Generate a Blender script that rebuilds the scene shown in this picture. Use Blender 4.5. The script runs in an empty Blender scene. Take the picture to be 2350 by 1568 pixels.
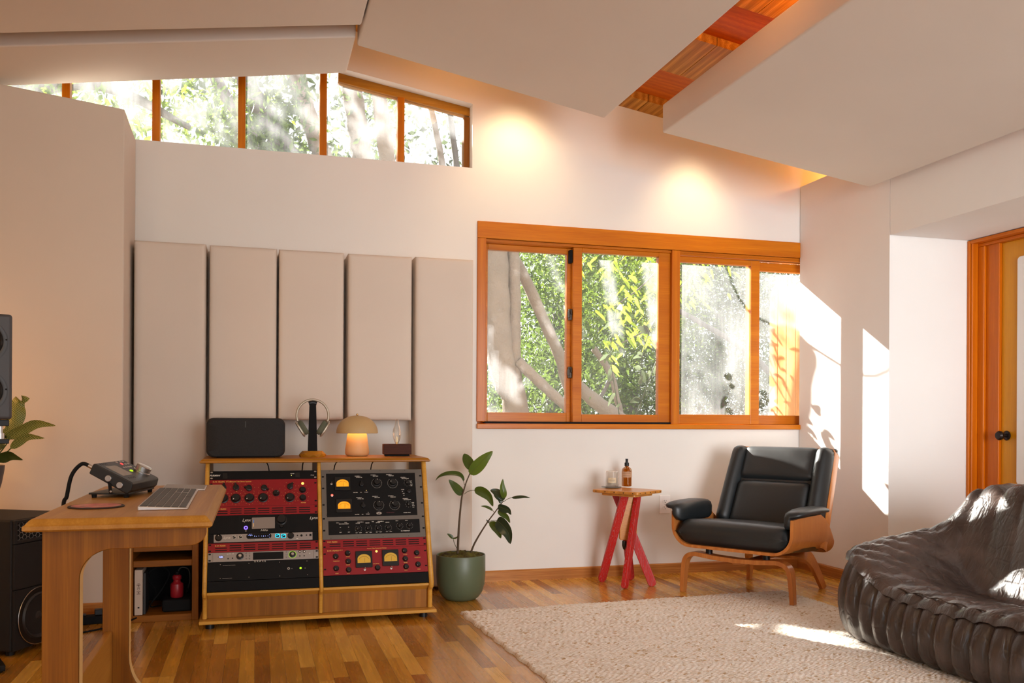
import bpy, bmesh, math, random
import numpy as np
from mathutils import Vector, Matrix, Euler
random.seed(7)
SC = bpy.context.scene
COL = SC.collection
PI = math.pi
R = math.radians

# ------------------------------------------------------------ camera numbers
FPX, PSI, ROLL, CAMZ, HOR = 2050.0, R(16.0), R(0.3), 0.97, 965.0
cr, sr = math.cos(ROLL), math.sin(ROLL)
CP, SP = math.cos(PSI), math.sin(PSI)
def ray(u, v):
    dx, dy = u - 1175.0, v - HOR
    x = dx * cr + dy * sr
    y = -dx * sr + dy * cr
    a, b = x / FPX, -y / FPX
    return Vector((SP + a * CP, CP - a * SP, b))
def pt(u, v, X=None, Y=None, Z=None, D=None):
    """the point of the room seen at (u, v) of the photograph lying on one plane of the room"""
    r = ray(u, v)
    if X is not None: t = X / r.x
    elif Y is not None: t = Y / r.y
    elif Z is not None: t = (Z - CAMZ) / r.z
    else: t = D
    return Vector((0, 0, CAMZ)) + r * t

cam_d = bpy.data.cameras.new('camera')
cam = bpy.data.objects.new('camera', cam_d); COL.objects.link(cam)
cam_d.sensor_width = 36.0
cam_d.lens = FPX / 2350.0 * 36.0
cam_d.shift_y = (HOR - 784.0) / 2350.0
cam_d.clip_start = 0.05; cam_d.clip_end = 500
cam.matrix_world = Matrix.Translation((0, 0, CAMZ)) @ Matrix.Rotation(-PSI, 4, 'Z') @ Matrix.Rotation(PI / 2, 4, 'X') @ Matrix.Rotation(ROLL, 4, 'Z')
SC.camera = cam

# ------------------------------------------------------------ scene graph helpers
TM = {}
def link(o):
    COL.objects.link(o); return o
def tag(o, label=None, cat=None, group=None, kind=None):
    if label: o['label'] = label
    if cat: o['category'] = cat
    if group: o['group'] = group
    if kind: o['kind'] = kind
    return o
def thing(name, label, cat, loc=(0, 0, 0), rotz=0.0, group=None, rot=None):
    o = bpy.data.objects.new(name, None); link(o)
    o.empty_display_size = 0.05
    M = Matrix.Translation(loc) @ (rot.to_4x4() if rot is not None else Matrix.Rotation(rotz, 4, 'Z'))
    o.matrix_world = M
    TM[o.name] = M
    return tag(o, label, cat, group)
def mesh_from(bm, name):
    me = bpy.data.meshes.new(name)
    bm.normal_update()
    bm.to_mesh(me); bm.free()
    return me
def obj(name, g, mat, parent=None, world=False, bevel=0.0, segs=2, smooth=None, origin=None, sub=0, **kw):
    """link one mesh object; g is a G builder or a bmesh. world=True: vertices are in room coordinates"""
    bm = g.bm if isinstance(g, G) else g
    sm = (g.smooth if isinstance(g, G) else False) if smooth is None else smooth
    if parent is not None:
        PM = TM[parent.name]
        if world: bm.transform(PM.inverted())
        o_m = Matrix.Identity(4)
    else:
        if origin is not None:
            bm.transform(Matrix.Translation(-Vector(origin)))
            o_m = Matrix.Translation(origin)
        else: o_m = Matrix.Identity(4)
    bmesh.ops.recalc_face_normals(bm, faces=bm.faces) if kw.get('recalc', True) else None
    if sm:
        for f in bm.faces: f.smooth = True
    me = mesh_from(bm, name)
    if mat is not None:
        for m in (mat if isinstance(mat, (list, tuple)) else [mat]): me.materials.append(m)
    o = bpy.data.objects.new(name, me); link(o)
    if parent is not None:
        o.parent = parent
        TM[o.name] = PM
    else:
        o.matrix_world = o_m
        TM[o.name] = o_m
    if bevel > 0:
        m = o.modifiers.new('bevel', 'BEVEL'); m.width = bevel; m.segments = segs; m.limit_method = 'ANGLE'; m.angle_limit = R(35)
        m.harden_normals = False
    if sub:
        m = o.modifiers.new('subsurf', 'SUBSURF'); m.levels = sub; m.render_levels = sub
    if sm and kw.get('auto', True):
        try:
            me.shade_auto = None
        except Exception: pass
        for p in me.polygons: p.use_smooth = True
        sharp = kw.get('sharp', 40)
        if sharp:
            bm2 = bmesh.new(); bm2.from_mesh(me)
            for e in bm2.edges:
                if len(e.link_faces) == 2 and e.calc_face_angle(0) > R(sharp): e.smooth = False
            bm2.to_mesh(me); bm2.free()
    for k in ('label', 'kind'):
        if k in kw and kw[k]: o[k] = kw[k]
    return o
def struct(name, g, mat, parent=None, **kw):
    o = obj(name, g, mat, parent, **kw)
    o['kind'] = 'structure'
    return o

class G:
    def __init__(s, smooth=False):
        s.bm = bmesh.new(); s.smooth = smooth; s.M = Matrix.Identity(4); s.mi = 0
    def v(s, p): return s.bm.verts.new(s.M @ Vector(p))
    def f(s, vs):
        try:
            f = s.bm.faces.new(vs); f.material_index = s.mi; return f
        except ValueError: return None
    def box(s, x0, x1, y0, y1, z0, z1):
        c = [s.v((x, y, z)) for z in (z0, z1) for y in (y0, y1) for x in (x0, x1)]
        for q in ((0, 2, 3, 1), (4, 5, 7, 6), (0, 1, 5, 4), (2, 6, 7, 3), (0, 4, 6, 2), (1, 3, 7, 5)): s.f([c[i] for i in q])
        return s
    def hexa(s, c):
        """8 corners: bottom 4 in order, top 4 in order"""
        c = [s.v(p) for p in c]
        for q in ((3, 2, 1, 0), (4, 5, 6, 7), (0, 1, 5, 4), (1, 2, 6, 5), (2, 3, 7, 6), (3, 0, 4, 7)): s.f([c[i] for i in q])
        return s
    def poly(s, pts): s.f([s.v(p) for p in pts]); return s
    def prism(s, pts, axis, a, b):
        """pts: 2D outline; axis the extrusion axis; other two axes in order"""
        def mk(p, t):
            if axis == 'x': return (t, p[0], p[1])
            if axis == 'y': return (p[0], t, p[1])
            return (p[0], p[1], t)
        A = [s.v(mk(p, a)) for p in pts]; B = [s.v(mk(p, b)) for p in pts]
        s.f(A[::-1]); s.f(B)
        n = len(pts)
        for i in range(n): s.f([A[i], A[(i + 1) % n], B[(i + 1) % n], B[i]])
        return s
    def cyl(s, p0, p1, r0, r1=None, n=24, caps=True):
        r1 = r0 if r1 is None else r1
        p0, p1 = Vector(p0), Vector(p1)
        d = (p1 - p0).normalized()
        q = d.to_track_quat('Z', 'Y')
        def ring(p, r): return [s.v(p + q @ Vector((r * math.cos(2 * PI * i / n), r * math.sin(2 * PI * i / n), 0))) for i in range(n)]
        A, B = ring(p0, r0), ring(p1, r1)
        for i in range(n): s.f([A[i], A[(i + 1) % n], B[(i + 1) % n], B[i]])
        if caps: s.f(A[::-1]); s.f(B)
        return s
    def lathe(s, prof, c=(0, 0, 0), n=48, sx=1.0, sy=1.0, axis=None):
        """prof: (r, z) list; axis: optional rotation matrix"""
        c = Vector(c); rings = []
        A = axis or Matrix.Identity(3)
        for r, z in prof:
            if r < 1e-6: rings.append([s.v(c + A @ Vector((0, 0, z)))])
            else: rings.append([s.v(c + A @ Vector((r * sx * math.cos(2 * PI * i / n), r * sy * math.sin(2 * PI * i / n), z))) for i in range(n)])
        for a, b in zip(rings, rings[1:]):
            for i in range(n):
                j = (i + 1) % n
                if len(a) == 1 and len(b) == 1: continue
                if len(a) == 1: s.f([a[0], b[j], b[i]])
                elif len(b) == 1: s.f([a[i], a[j], b[0]])
                else: s.f([a[i], a[j], b[j], b[i]])
        return s
    def tube(s, pts, rad, n=10, closed=False, caps=True, flat=1.0, up=None):
        pts = [Vector(p) for p in pts]; m = len(pts)
        if not hasattr(rad, '__len__'): rad = [rad] * m
        rings = []; prev = None
        for i, p in enumerate(pts):
            if closed: t = (pts[(i + 1) % m] - pts[i - 1]).normalized()
            else: t = (pts[min(i + 1, m - 1)] - pts[max(i - 1, 0)]).normalized()
            if prev is None:
                u0 = Vector(up) if up else (Vector((0, 0, 1)) if abs(t.z) < 0.9 else Vector((1, 0, 0)))
                x = (u0 - t * u0.dot(t)).normalized()
            else:
                x = (prev - t * prev.dot(t)).normalized()
            prev = x; y = t.cross(x)
            rings.append([s.v(p + (x * math.cos(2 * PI * k / n) * rad[i] + y * math.sin(2 * PI * k / n) * rad[i] * flat)) for k in range(n)])
        prs = list(zip(rings, rings[1:])) + ([(rings[-1], rings[0])] if closed else [])
        for a, b in prs:
            for k in range(n): s.f([a[k], a[(k + 1) % n], b[(k + 1) % n], b[k]])
        if caps and not closed: s.f(rings[0][::-1]); s.f(rings[-1])
        return s
    def sphere(s, c, r, n=20, m=12, sc=(1, 1, 1)):
        c = Vector(c)
        prof = [(math.sin(PI * i / m), -math.cos(PI * i / m)) for i in range(m + 1)]
        rings = []
        for rr, z in prof:
            if rr < 1e-6: rings.append([s.v(c + Vector((0, 0, z * r * sc[2])))])
            else: rings.append([s.v(c + Vector((rr * r * sc[0] * math.cos(2 * PI * i / n), rr * r * sc[1] * math.sin(2 * PI * i / n), z * r * sc[2]))) for i in range(n)])
        for a, b in zip(rings, rings[1:]):
            for i in range(n):
                j = (i + 1) % n
                if len(a) == 1: s.f([a[0], b[j], b[i]])
                elif len(b) == 1: s.f([a[i], a[j], b[0]])
                else: s.f([a[i], a[j], b[j], b[i]])
        return s
    def strip(s, grid, close_u=False):
        """grid of points -> quads"""
        vv = [[s.v(p) for p in row] for row in grid]
        for a, b in zip(vv, vv[1:]):
            n = len(a)
            for i in range(n if close_u else n - 1): s.f([a[i], a[(i + 1) % n], b[(i + 1) % n], b[i]])
        return vv
def rbox_outline(w, h, r, n=6):
    """rounded rectangle outline centred on the origin"""
    o = []
    for cx, cy, a0 in ((w / 2 - r, h / 2 - r, 0), (-w / 2 + r, h / 2 - r, 90), (-w / 2 + r, -h / 2 + r, 180), (w / 2 - r, -h / 2 + r, 270)):
        for i in range(n + 1):
            a = R(a0 + 90 * i / n); o.append((cx + r * math.cos(a), cy + r * math.sin(a)))
    return o
def bez(p0, p1, p2, p3, n=10):
    p0, p1, p2, p3 = map(Vector, (p0, p1, p2, p3))
    return [p0 * (1 - t) ** 3 + p1 * 3 * t * (1 - t) ** 2 + p2 * 3 * t * t * (1 - t) + p3 * t ** 3 for t in [i / n for i in range(n + 1)]]
def catmull(P, n=6):
    P = [Vector(p) for p in P]; out = []
    for i in range(len(P) - 1):
        a, b, c, d = P[max(i - 1, 0)], P[i], P[i + 1], P[min(i + 2, len(P) - 1)]
        for k in range(n):
            t = k / n
            out.append(0.5 * ((2 * b) + (c - a) * t + (2 * a - 5 * b + 4 * c - d) * t * t + (3 * b - a - 3 * c + d) * t ** 3))
    out.append(P[-1]); return out

_txt = 0
def text_mesh(body, size, shear=0.0, ext=0.0004, align='LEFT', sx=1.0, bold=0.0):
    cu = bpy.data.curves.new('lettering', 'FONT'); cu.body = body; cu.size = size; cu.shear = shear
    cu.extrude = ext; cu.align_x = align; cu.resolution_u = 2; cu.offset = bold
    o = bpy.data.objects.new('lettering', cu); link(o)
    bpy.context.view_layer.update()
    me = bpy.data.meshes.new_from_object(o.evaluated_get(bpy.context.evaluated_depsgraph_get()))
    bpy.data.objects.remove(o); bpy.data.curves.remove(cu)
    if sx != 1.0:
        for v in me.vertices: v.co.x *= sx
    return me
def add_text(g, body, size, M, **kw):
    """merge lettering into builder g; lettering lies in local xy, facing +z"""
    me = text_mesh(body, size, **kw)
    me.transform(g.M @ M)
    n0 = len(g.bm.faces)
    g.bm.from_mesh(me)
    g.bm.faces.ensure_lookup_table()
    for f in g.bm.faces[n0:]: f.material_index = g.mi
    bpy.data.meshes.remove(me)
    return g

# ------------------------------------------------------------ materials
def newmat(name):
    m = bpy.data.materials.new(name); m.use_nodes = True
    nt = m.node_tree
    for n in list(nt.nodes): nt.nodes.remove(n)
    out = nt.nodes.new('ShaderNodeOutputMaterial')
    return m, nt, out
def nd(nt, t, **kw):
    n = nt.nodes.new(t)
    ins = kw.pop('ins', {})
    for k, v in kw.items(): setattr(n, k, v)
    for k, v in ins.items():
        if isinstance(v, bpy.types.NodeSocket): nt.links.new(v, n.inputs[k])
        else: n.inputs[k].default_value = v
    return n
def c4(c): return (c[0], c[1], c[2], 1.0)
def hexc(h):
    """sRGB hex -> linear"""
    h = h.lstrip('#'); out = []
    for i in (0, 2, 4):
        x = int(h[i:i + 2], 16) / 255
        out.append(x / 12.92 if x <= 0.04045 else ((x + 0.055) / 1.055) ** 2.4)
    return tuple(out)
def math_n(nt, op, a, b=None, c=None):
    n = nt.nodes.new('ShaderNodeMath'); n.operation = op
    for i, x in enumerate((a, b, c)):
        if x is None: continue
        if isinstance(x, bpy.types.NodeSocket): nt.links.new(x, n.inputs[i])
        else: n.inputs[i].default_value = x
    return n.outputs[0]
def ramp(nt, fac, stops, interp='LINEAR'):
    n = nt.nodes.new('ShaderNodeValToRGB'); nt.links.new(fac, n.inputs[0])
    n.color_ramp.interpolation = interp
    e = n.color_ramp.elements
    while len(e) > 1: e.remove(e[-1])
    e[0].position = stops[0][0]; e[0].color = c4(stops[0][1])
    for p, c in stops[1:]:
        x = e.new(p); x.color = c4(c)
    return n.outputs[0]
def mixc(nt, fac, a, b, mode='MIX'):
    n = nt.nodes.new('ShaderNodeMix'); n.data_type = 'RGBA'; n.blend_type = mode
    for i, x in ((0, fac), (6, a), (7, b)):
        if isinstance(x, bpy.types.NodeSocket): nt.links.new(x, n.inputs[i])
        elif i == 0: n.inputs[0].default_value = x
        else: n.inputs[i].default_value = c4(x)
    return n.outputs[2]
def coords(nt, scale=(1, 1, 1), kind='Object', rot=(0, 0, 0)):
    tc = nt.nodes.new('ShaderNodeTexCoord')
    mp = nd(nt, 'ShaderNodeMapping', ins={'Vector': tc.outputs[kind], 'Scale': scale, 'Rotation': rot})
    return mp.outputs[0]
def principled(nt, out, color, rough=0.5, metallic=0.0, bump=None, bump_str=0.2, bump_dist=0.002, **kw):
    p = nt.nodes.new('ShaderNodeBsdfPrincipled')
    if isinstance(color, bpy.types.NodeSocket): nt.links.new(color, p.inputs['Base Color'])
    else: p.inputs['Base Color'].default_value = c4(color)
    if isinstance(rough, bpy.types.NodeSocket): nt.links.new(rough, p.inputs['Roughness'])
    else: p.inputs['Roughness'].default_value = rough
    p.inputs['Metallic'].default_value = metallic
    for k, v in kw.items():
        k = k.replace('_', ' ')
        if isinstance(v, bpy.types.NodeSocket): nt.links.new(v, p.inputs[k])
        else: p.inputs[k].default_value = v
    if bump is not None:
        b = nd(nt, 'ShaderNodeBump', ins={'Height': bump, 'Strength': bump_str, 'Distance': bump_dist})
        nt.links.new(b.outputs[0], p.inputs['Normal'])
    if out is not None: nt.links.new(p.outputs[0], out.inputs[0])
    return p
def plain(name, col, rough=0.5, metallic=0.0, noise=0.0, nscale=60, bump=0.0, bscale=200, bdist=0.001, **kw):
    m, nt, out = newmat(name)
    v = coords(nt)
    c = col
    if noise:
        nz = nd(nt, 'ShaderNodeTexNoise', ins={'Vector': v, 'Scale': nscale, 'Detail': 4.0})
        c = mixc(nt, nz.outputs[0], tuple(x * (1 - noise) for x in col), tuple(min(1, x * (1 + noise)) for x in col))
    b = None
    if bump:
        b = nd(nt, 'ShaderNodeTexNoise', ins={'Vector': v, 'Scale': bscale, 'Detail': 3.0}).outputs[0]
    principled(nt, out, c, rough, metallic, b, bump, bdist, **kw)
    return m
def emis(name, col, strength):
    m, nt, out = newmat(name)
    e = nd(nt, 'ShaderNodeEmission', ins={'Color': c4(col), 'Strength': strength})
    nt.links.new(e.outputs[0], out.inputs[0]); return m
def wood(name, dark, light, axis='z', rough=0.42, fine=1.0, board=None, coat=0.0, contrast=1.0):
    """wood with grain running along one axis of the object; board: (axis, width) makes glued strips of differing tone"""
    m, nt, out = newmat(name)
    st = {'x': (0.9, 14, 14), 'y': (14, 0.9, 14), 'z': (14, 14, 0.9)}[axis]
    v = coords(nt, tuple(s * fine for s in st))
    n1 = nd(nt, 'ShaderNodeTexNoise', ins={'Vector': v, 'Scale': 1.6, 'Detail': 5.0, 'Roughness': 0.6, 'Distortion': 0.6})
    st2 = {'x': (4, 190, 190), 'y': (190, 4, 190), 'z': (190, 190, 4)}[axis]
    v2 = coords(nt, st2)
    n2 = nd(nt, 'ShaderNodeTexNoise', ins={'Vector': v2, 'Scale': 1.4, 'Detail': 3.0})
    w = nd(nt, 'ShaderNodeTexWave', wave_type='BANDS', ins={'Vector': v, 'Scale': 0.55, 'Distortion': 7.0, 'Detail': 2.0})
    w.bands_direction = {'x': 'Y', 'y': 'X', 'z': 'X'}[axis]
    a = math_n(nt, 'MULTIPLY', n1.outputs[0], 0.45)
    b = math_n(nt, 'MULTIPLY_ADD', n2.outputs[0], 0.45, a)
    f = math_n(nt, 'MULTIPLY_ADD', w.outputs[0], 0.14, b)
    f = math_n(nt, 'MULTIPLY_ADD', f, contrast, 0.5 - 0.52 * contrast)
    mid = tuple((p * q) ** 0.5 for p, q in zip(dark, light))
    c = ramp(nt, f, [(0.22, dark), (0.5, mid), (0.78, light)])
    if board:
        sep = nd(nt, 'ShaderNodeSeparateXYZ', ins={0: coords(nt)})
        fl = math_n(nt, 'FLOOR', math_n(nt, 'DIVIDE', sep.outputs['xyz'.index(board[0])], board[1]))
        wn = nd(nt, 'ShaderNodeTexWhiteNoise', noise_dimensions='1D', ins={'W': fl})
        k = nd(nt, 'ShaderNodeMapRange', ins={'Value': wn.outputs[0], 'To Min': 0.72, 'To Max': 1.15})
        c = mixc(nt, 1.0, c, nd(nt, 'ShaderNodeCombineColor', ins={0: k.outputs[0], 1: k.outputs[0], 2: k.outputs[0]}).outputs[0], 'MULTIPLY')
    principled(nt, out, c, rough, 0, n2.outputs[0], 0.15, 0.001, Coat_Weight=coat * .5, Coat_Roughness=0.2, Specular_IOR_Level=.22)
    return m
# ============================================================ MATERIALS OF THE ROOM
M = {}
def white_fabric(name, col, s=0.25):
    m, nt, out = newmat(name)
    v = coords(nt)
    n1 = nd(nt, 'ShaderNodeTexNoise', ins={'Vector': v, 'Scale': 420.0, 'Detail': 2.0})
    n2 = nd(nt, 'ShaderNodeTexNoise', ins={'Vector': v, 'Scale': 2.2, 'Detail': 3.0})
    c = mixc(nt, n2.outputs[0], tuple(x * 0.95 for x in col), tuple(min(1, x * 1.03) for x in col))
    b = nd(nt, 'ShaderNodeBump', ins={'Height': n1.outputs[0], 'Strength': s, 'Distance': 0.0006})
    b2 = nd(nt, 'ShaderNodeBump', ins={'Height': n2.outputs[0], 'Strength': 0.35, 'Distance': 0.012, 'Normal': b.outputs[0]})
    p = principled(nt, out, c, 0.85, 0, Specular_IOR_Level=0.25)
    nt.links.new(b2.outputs[0], p.inputs['Normal'])
    return m
M['fabric'] = white_fabric('off_white_acoustic_fabric', (0.70, 0.645, 0.59))
M['fabric_w'] = white_fabric('off_white_panel_fabric', (0.69, 0.61, 0.53))
M['paint'] = white_fabric('white_wall_paint', (0.80, 0.785, 0.745), 0.12)
M['paint_r'] = white_fabric('white_wall_fabric', (0.83, 0.82, 0.80), 0.12)
M['fir'] = wood('orange_fir_trim', hexc('#a04e08'), hexc('#de8c14'), 'x', 0.3, 0.8, coat=0.3, contrast=0.7)
M['fir_z'] = wood('orange_fir_upright', hexc('#a04e08'), hexc('#dd8a14'), 'z', 0.3, 0.8, coat=0.3, contrast=0.7)
M['fir_y'] = wood('orange_fir_along', hexc('#984406'), hexc('#d67c10'), 'y', 0.3, 0.8, coat=0.3, contrast=0.7)
M['fir_door'] = wood('door_fir', hexc('#a44c04'), hexc('#e4820e'), 'z', 0.3, 0.8, coat=0.3, contrast=0.7)
M['oak'] = wood('honey_oak', hexc('#6a3a06'), hexc('#aa6e1a'), 'z', 0.45, 0.9, coat=0.08, contrast=.8)
M['oak_strip'] = wood('honey_oak_strips', hexc('#7e4808'), hexc('#ba7c20'), 'z', 0.45, 0.9, board=('x', 0.092), coat=0.08, contrast=.75)
M['oak_x'] = wood('honey_oak_across', hexc('#86500a'), hexc('#c68a28'), 'x', 0.42, 0.9, coat=0.1)
M['oak_y'] = wood('honey_oak_long', hexc('#94601c'), hexc('#c99444'), 'y', 0.4, 0.8, coat=0.2, contrast=0.7)
M['ply_edge'] = wood('plywood_edge', hexc('#b07a26'), hexc('#e8b458'), 'x', 0.4, 1.0, coat=0.3, contrast=0.7)
M['baseb'] = wood('oak_baseboard', hexc('#8c4f1c'), hexc('#d59a58'), 'x', 0.35, 1.3, coat=0.3, contrast=1.3)
M['ceil_tan'] = wood('tan_fir_ceiling', hexc('#8a5412'), hexc('#e2a648'), 'y', 0.45, 0.9, contrast=1.3)
M['ceil_red'] = wood('red_fir_ceiling', hexc('#a24608'), hexc('#d87412'), 'x', 0.45, 0.9)
M['black'] = plain('black_satin', (0.006, 0.006, 0.0065), 0.4, Specular_IOR_Level=.35)
M['matte_black'] = plain('black_matte', (0.005, 0.005, 0.0055), 0.8, Specular_IOR_Level=.25)
M['chrome'] = plain('brushed_steel', (0.62, 0.6, 0.58), 0.28, 1.0)
M['brass'] = plain('brass', (0.75, 0.5, 0.2), 0.3, 1.0)

M['bronze'] = plain('dark_bronze_metal', (0.06, 0.045, 0.035), 0.4, 0.8)
M['fir_doory'] = wood('door_fir_across', hexc('#a44c04'), hexc('#e4820e'), 'y', 0.3, 0.8, coat=0.3, contrast=0.7)
def floor_material():
    m, nt, out = newmat('oak_strip_floor')
    tc = nt.nodes.new('ShaderNodeTexCoord')
    s = nd(nt, 'ShaderNodeSeparateXYZ', ins={0: tc.outputs['Object']})
    W = 0.0572
    fx = math_n(nt, 'DIVIDE', s.outputs[0], W)
    row = math_n(nt, 'FLOOR', fx)
    wn = nd(nt, 'ShaderNodeTexWhiteNoise', noise_dimensions='1D', ins={'W': row})
    fy = math_n(nt, 'ADD', math_n(nt, 'DIVIDE', s.outputs[1], 0.85), math_n(nt, 'MULTIPLY', wn.outputs[0], 7.3))
    bid = math_n(nt, 'FLOOR', fy)
    cv = nd(nt, 'ShaderNodeCombineXYZ', ins={0: row, 1: bid, 2: 0.0})
    w2 = nd(nt, 'ShaderNodeTexWhiteNoise', noise_dimensions='3D', ins={'Vector': cv.outputs[0]})
    base = ramp(nt, w2.outputs[0], [(0.0, hexc('#9c6218')), (0.22, hexc('#b47a20')), (0.5, hexc('#c48a2a')), (0.72, hexc('#d8a038')), (0.90, hexc('#ecb850')), (1.0, hexc('#a8681e'))])
    # grain
    off = nd(nt, 'ShaderNodeVectorMath', operation='SCALE', ins={0: w2.outputs[1], 'Scale': 11.0})
    ad = nd(nt, 'ShaderNodeVectorMath', operation='ADD', ins={0: tc.outputs['Object'], 1: off.outputs[0]})
    mp = nd(nt, 'ShaderNodeMapping', ins={'Vector': ad.outputs[0], 'Scale': (24, 1.6, 24)})
    n1 = nd(nt, 'ShaderNodeTexNoise', ins={'Vector': mp.outputs[0], 'Scale': 1.5, 'Detail': 5.0, 'Distortion': 0.8})
    mp2 = nd(nt, 'ShaderNodeMapping', ins={'Vector': ad.outputs[0], 'Scale': (110, 5, 110)})
    n2 = nd(nt, 'ShaderNodeTexNoise', ins={'Vector': mp2.outputs[0], 'Scale': 1.5, 'Detail': 2.0})
    g = math_n(nt, 'MULTIPLY_ADD', n1.outputs[0], 0.7, math_n(nt, 'MULTIPLY', n2.outputs[0], 0.3))
    k = nd(nt, 'ShaderNodeMapRange', ins={'Value': g, 'From Min': 0.3, 'From Max': 0.7, 'To Min': 0.78, 'To Max': 1.16})
    c = mixc(nt, 1.0, base, nd(nt, 'ShaderNodeCombineColor', ins={0: k.outputs[0], 1: k.outputs[0], 2: k.outputs[0]}).outputs[0], 'MULTIPLY')
    # joints between the boards
    ex = math_n(nt, 'FRACT', fx); ex = math_n(nt, 'MINIMUM', ex, math_n(nt, 'SUBTRACT', 1.0, ex))
    ey = math_n(nt, 'FRACT', fy); ey = math_n(nt, 'MINIMUM', ey, math_n(nt, 'SUBTRACT', 1.0, ey))
    gx = math_n(nt, 'LESS_THAN', ex, 0.016); gy = math_n(nt, 'LESS_THAN', ey, 0.0012)
    gap = math_n(nt, 'MAXIMUM', gx, gy)
    c = mixc(nt, math_n(nt, 'MULTIPLY', gap, 0.55), c, (0.10, 0.045, 0.015))
    rg = nd(nt, 'ShaderNodeMapRange', ins={'Value': n1.outputs[0], 'To Min': 0.20, 'To Max': 0.34})
    h = math_n(nt, 'SUBTRACT', math_n(nt, 'MULTIPLY', g, 0.25), gap)
    principled(nt, out, c, rg.outputs[0], 0, h, 0.25, 0.0008, Coat_Weight=0.35, Coat_Roughness=0.12)
    return m
M['floor'] = floor_material()

def dusty_glass(name, dust=0.16, tint=(1, 1, 1)):
    """thin window glass: clear, a little reflective, with streaks of dried dirt that scatter sunlight"""
    m, nt, out = newmat(name)
    v = coords(nt)
    n1 = nd(nt, 'ShaderNodeTexNoise', ins={'Vector': coords(nt, (1.6, 1, 0.8)), 'Scale': 2.4, 'Detail': 5.0, 'Distortion': 0.5})
    n2 = nd(nt, 'ShaderNodeTexNoise', ins={'Vector': coords(nt, (60, 1, 8)), 'Scale': 1.0, 'Detail': 2.0})
    f = math_n(nt, 'MULTIPLY', n1.outputs[0], math_n(nt, 'MULTIPLY_ADD', n2.outputs[0], 0.6, 0.7))
    r = nd(nt, 'ShaderNodeMapRange', ins={'Value': f, 'From Min': 0.25, 'From Max': 0.75, 'To Min': dust * 0.45, 'To Max': dust * 1.7})
    tr = nd(nt, 'ShaderNodeBsdfTransparent', ins={'Color': c4((0.97 * tint[0], 0.98 * tint[1], 0.97 * tint[2]))})
    gl = nd(nt, 'ShaderNodeBsdfGlossy', ins={'Color': (1, 1, 1, 1), 'Roughness': 0.02})
    fr = nd(nt, 'ShaderNodeFresnel', ins={'IOR': 1.35})
    mx = nd(nt, 'ShaderNodeMixShader', ins={0: math_n(nt, 'MULTIPLY', fr.outputs[0], 0.7)})
    nt.links.new(tr.outputs[0], mx.inputs[1]); nt.links.new(gl.outputs[0], mx.inputs[2])
    tl = nd(nt, 'ShaderNodeBsdfTranslucent', ins={'Color': (0.93, 0.95, 0.97, 1)})
    m2 = nd(nt, 'ShaderNodeMixShader', ins={0: r.outputs[0]})
    nt.links.new(mx.outputs[0], m2.inputs[1]); nt.links.new(tl.outputs[0], m2.inputs[2])
    nt.links.new(m2.outputs[0], out.inputs[0])
    return m
M['glass'] = dusty_glass('dusty_window_glass', 0.095)
M['glass_hi'] = dusty_glass('dusty_high_glass', 0.11)

# ============================================================ THE ROOM SHELL
WY = 5.2          # back wall plane
WX = 3.48         # right wall plane
XL = -3.7         # far left wall, out of view
YB = -2.6         # wall behind the photographer
def ceilz(x): return 3.294 - 0.16 * x if x > 0.45 else 3.222 - 0.155 * (0.45 - x)

g = G(); g.box(XL - .3, 4.6, YB - .3, WY + 0.3, -0.12, 0.0)
struct('floor', g, M['floor'])

# back wall, built round its two openings
CL, CR, CB = -2.2, 1.236, 2.478           # clerestory left, right, sill
ctop = lambda x: ceilz(x) - 0.235
ctl = lambda x: ceilz(x) - 0.08
WE = 3.62
WL, WR, WB, WT = 1.272, WE, 0.925, 2.155   # main window rough opening
T0, T1 = WY, WY + 0.14
g = G()
def wallbit(pts): g.prism(pts, 'y', T0, T1)
wallbit([(XL, -0.1), (WL, -0.1), (WL, CB), (XL, CB)])
wallbit([(WL, -0.1), (4.4, -0.1), (4.4, WB), (WL, WB)])
wallbit([(WL, WT), (4.4, WT), (4.4, CB), (WL, CB)])
wallbit([(WE, WB), (4.4, WB), (4.4, WT), (WE, WT)])
wallbit([(XL, CB), (CL, CB), (CL, ceilz(CL) + .12), (XL, ceilz(XL) + .12)])
wallbit([(CL, ctl(CL)), (0.45, ctl(0.45)), (0.45, ceilz(0.45) + .12), (CL, ceilz(CL) + .12)])
wallbit([(0.45, ctop(0.45)), (CR, ctop(CR)), (CR, ceilz(CR) + .12), (0.45, ceilz(0.45) + .12)])
wallbit([(CR, CB), (4.4, CB), (4.4, ceilz(4.4) + .12), (CR, ceilz(CR) + .12)])
struct('wall_back', g, M['paint'])

# boxed-out corner of the wall on the left
BY = 4.774; BX = -0.631
g = G(); g.hexa([(XL, BY, 0), (BX, BY, 0), (BX, WY - .001, 0), (XL, WY - .001, 0),
                 (XL, BY, 2.868), (BX, BY, 2.499), (BX, WY - .001, 2.474), (XL, WY - .001, 2.84)])
struct('wall_corner', g, M['fabric_w'], bevel=0.006)
g = G(); g.box(XL - .14, XL, YB, WY, 0, ceilz(XL) + .1)
struct('wall_left', g, M['paint'])

# right wall: thick panelled section, header over the door recess, recess wall
NY = 4.318
g = G(); g.box(WX, 4.25, NY, WY - .006, 0, 2.535)
struct('wall_right', g, M['paint_r'])
g = G(); g.box(WX, 4.25, YB, NY - .004, 2.042, 2.535)
struct('wall_header', g, M['paint_r'])
g = G()   # wall the door hangs in
DX = 4.03
g.box(DX + 0.09, DX + .2, YB, 3.05, 0, 2.042)
g.box(4.3, 4.42, YB, WY, 2.0, ceilz(4.3) + .2)
struct('wall_door', g, M['paint_r'])

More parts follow.
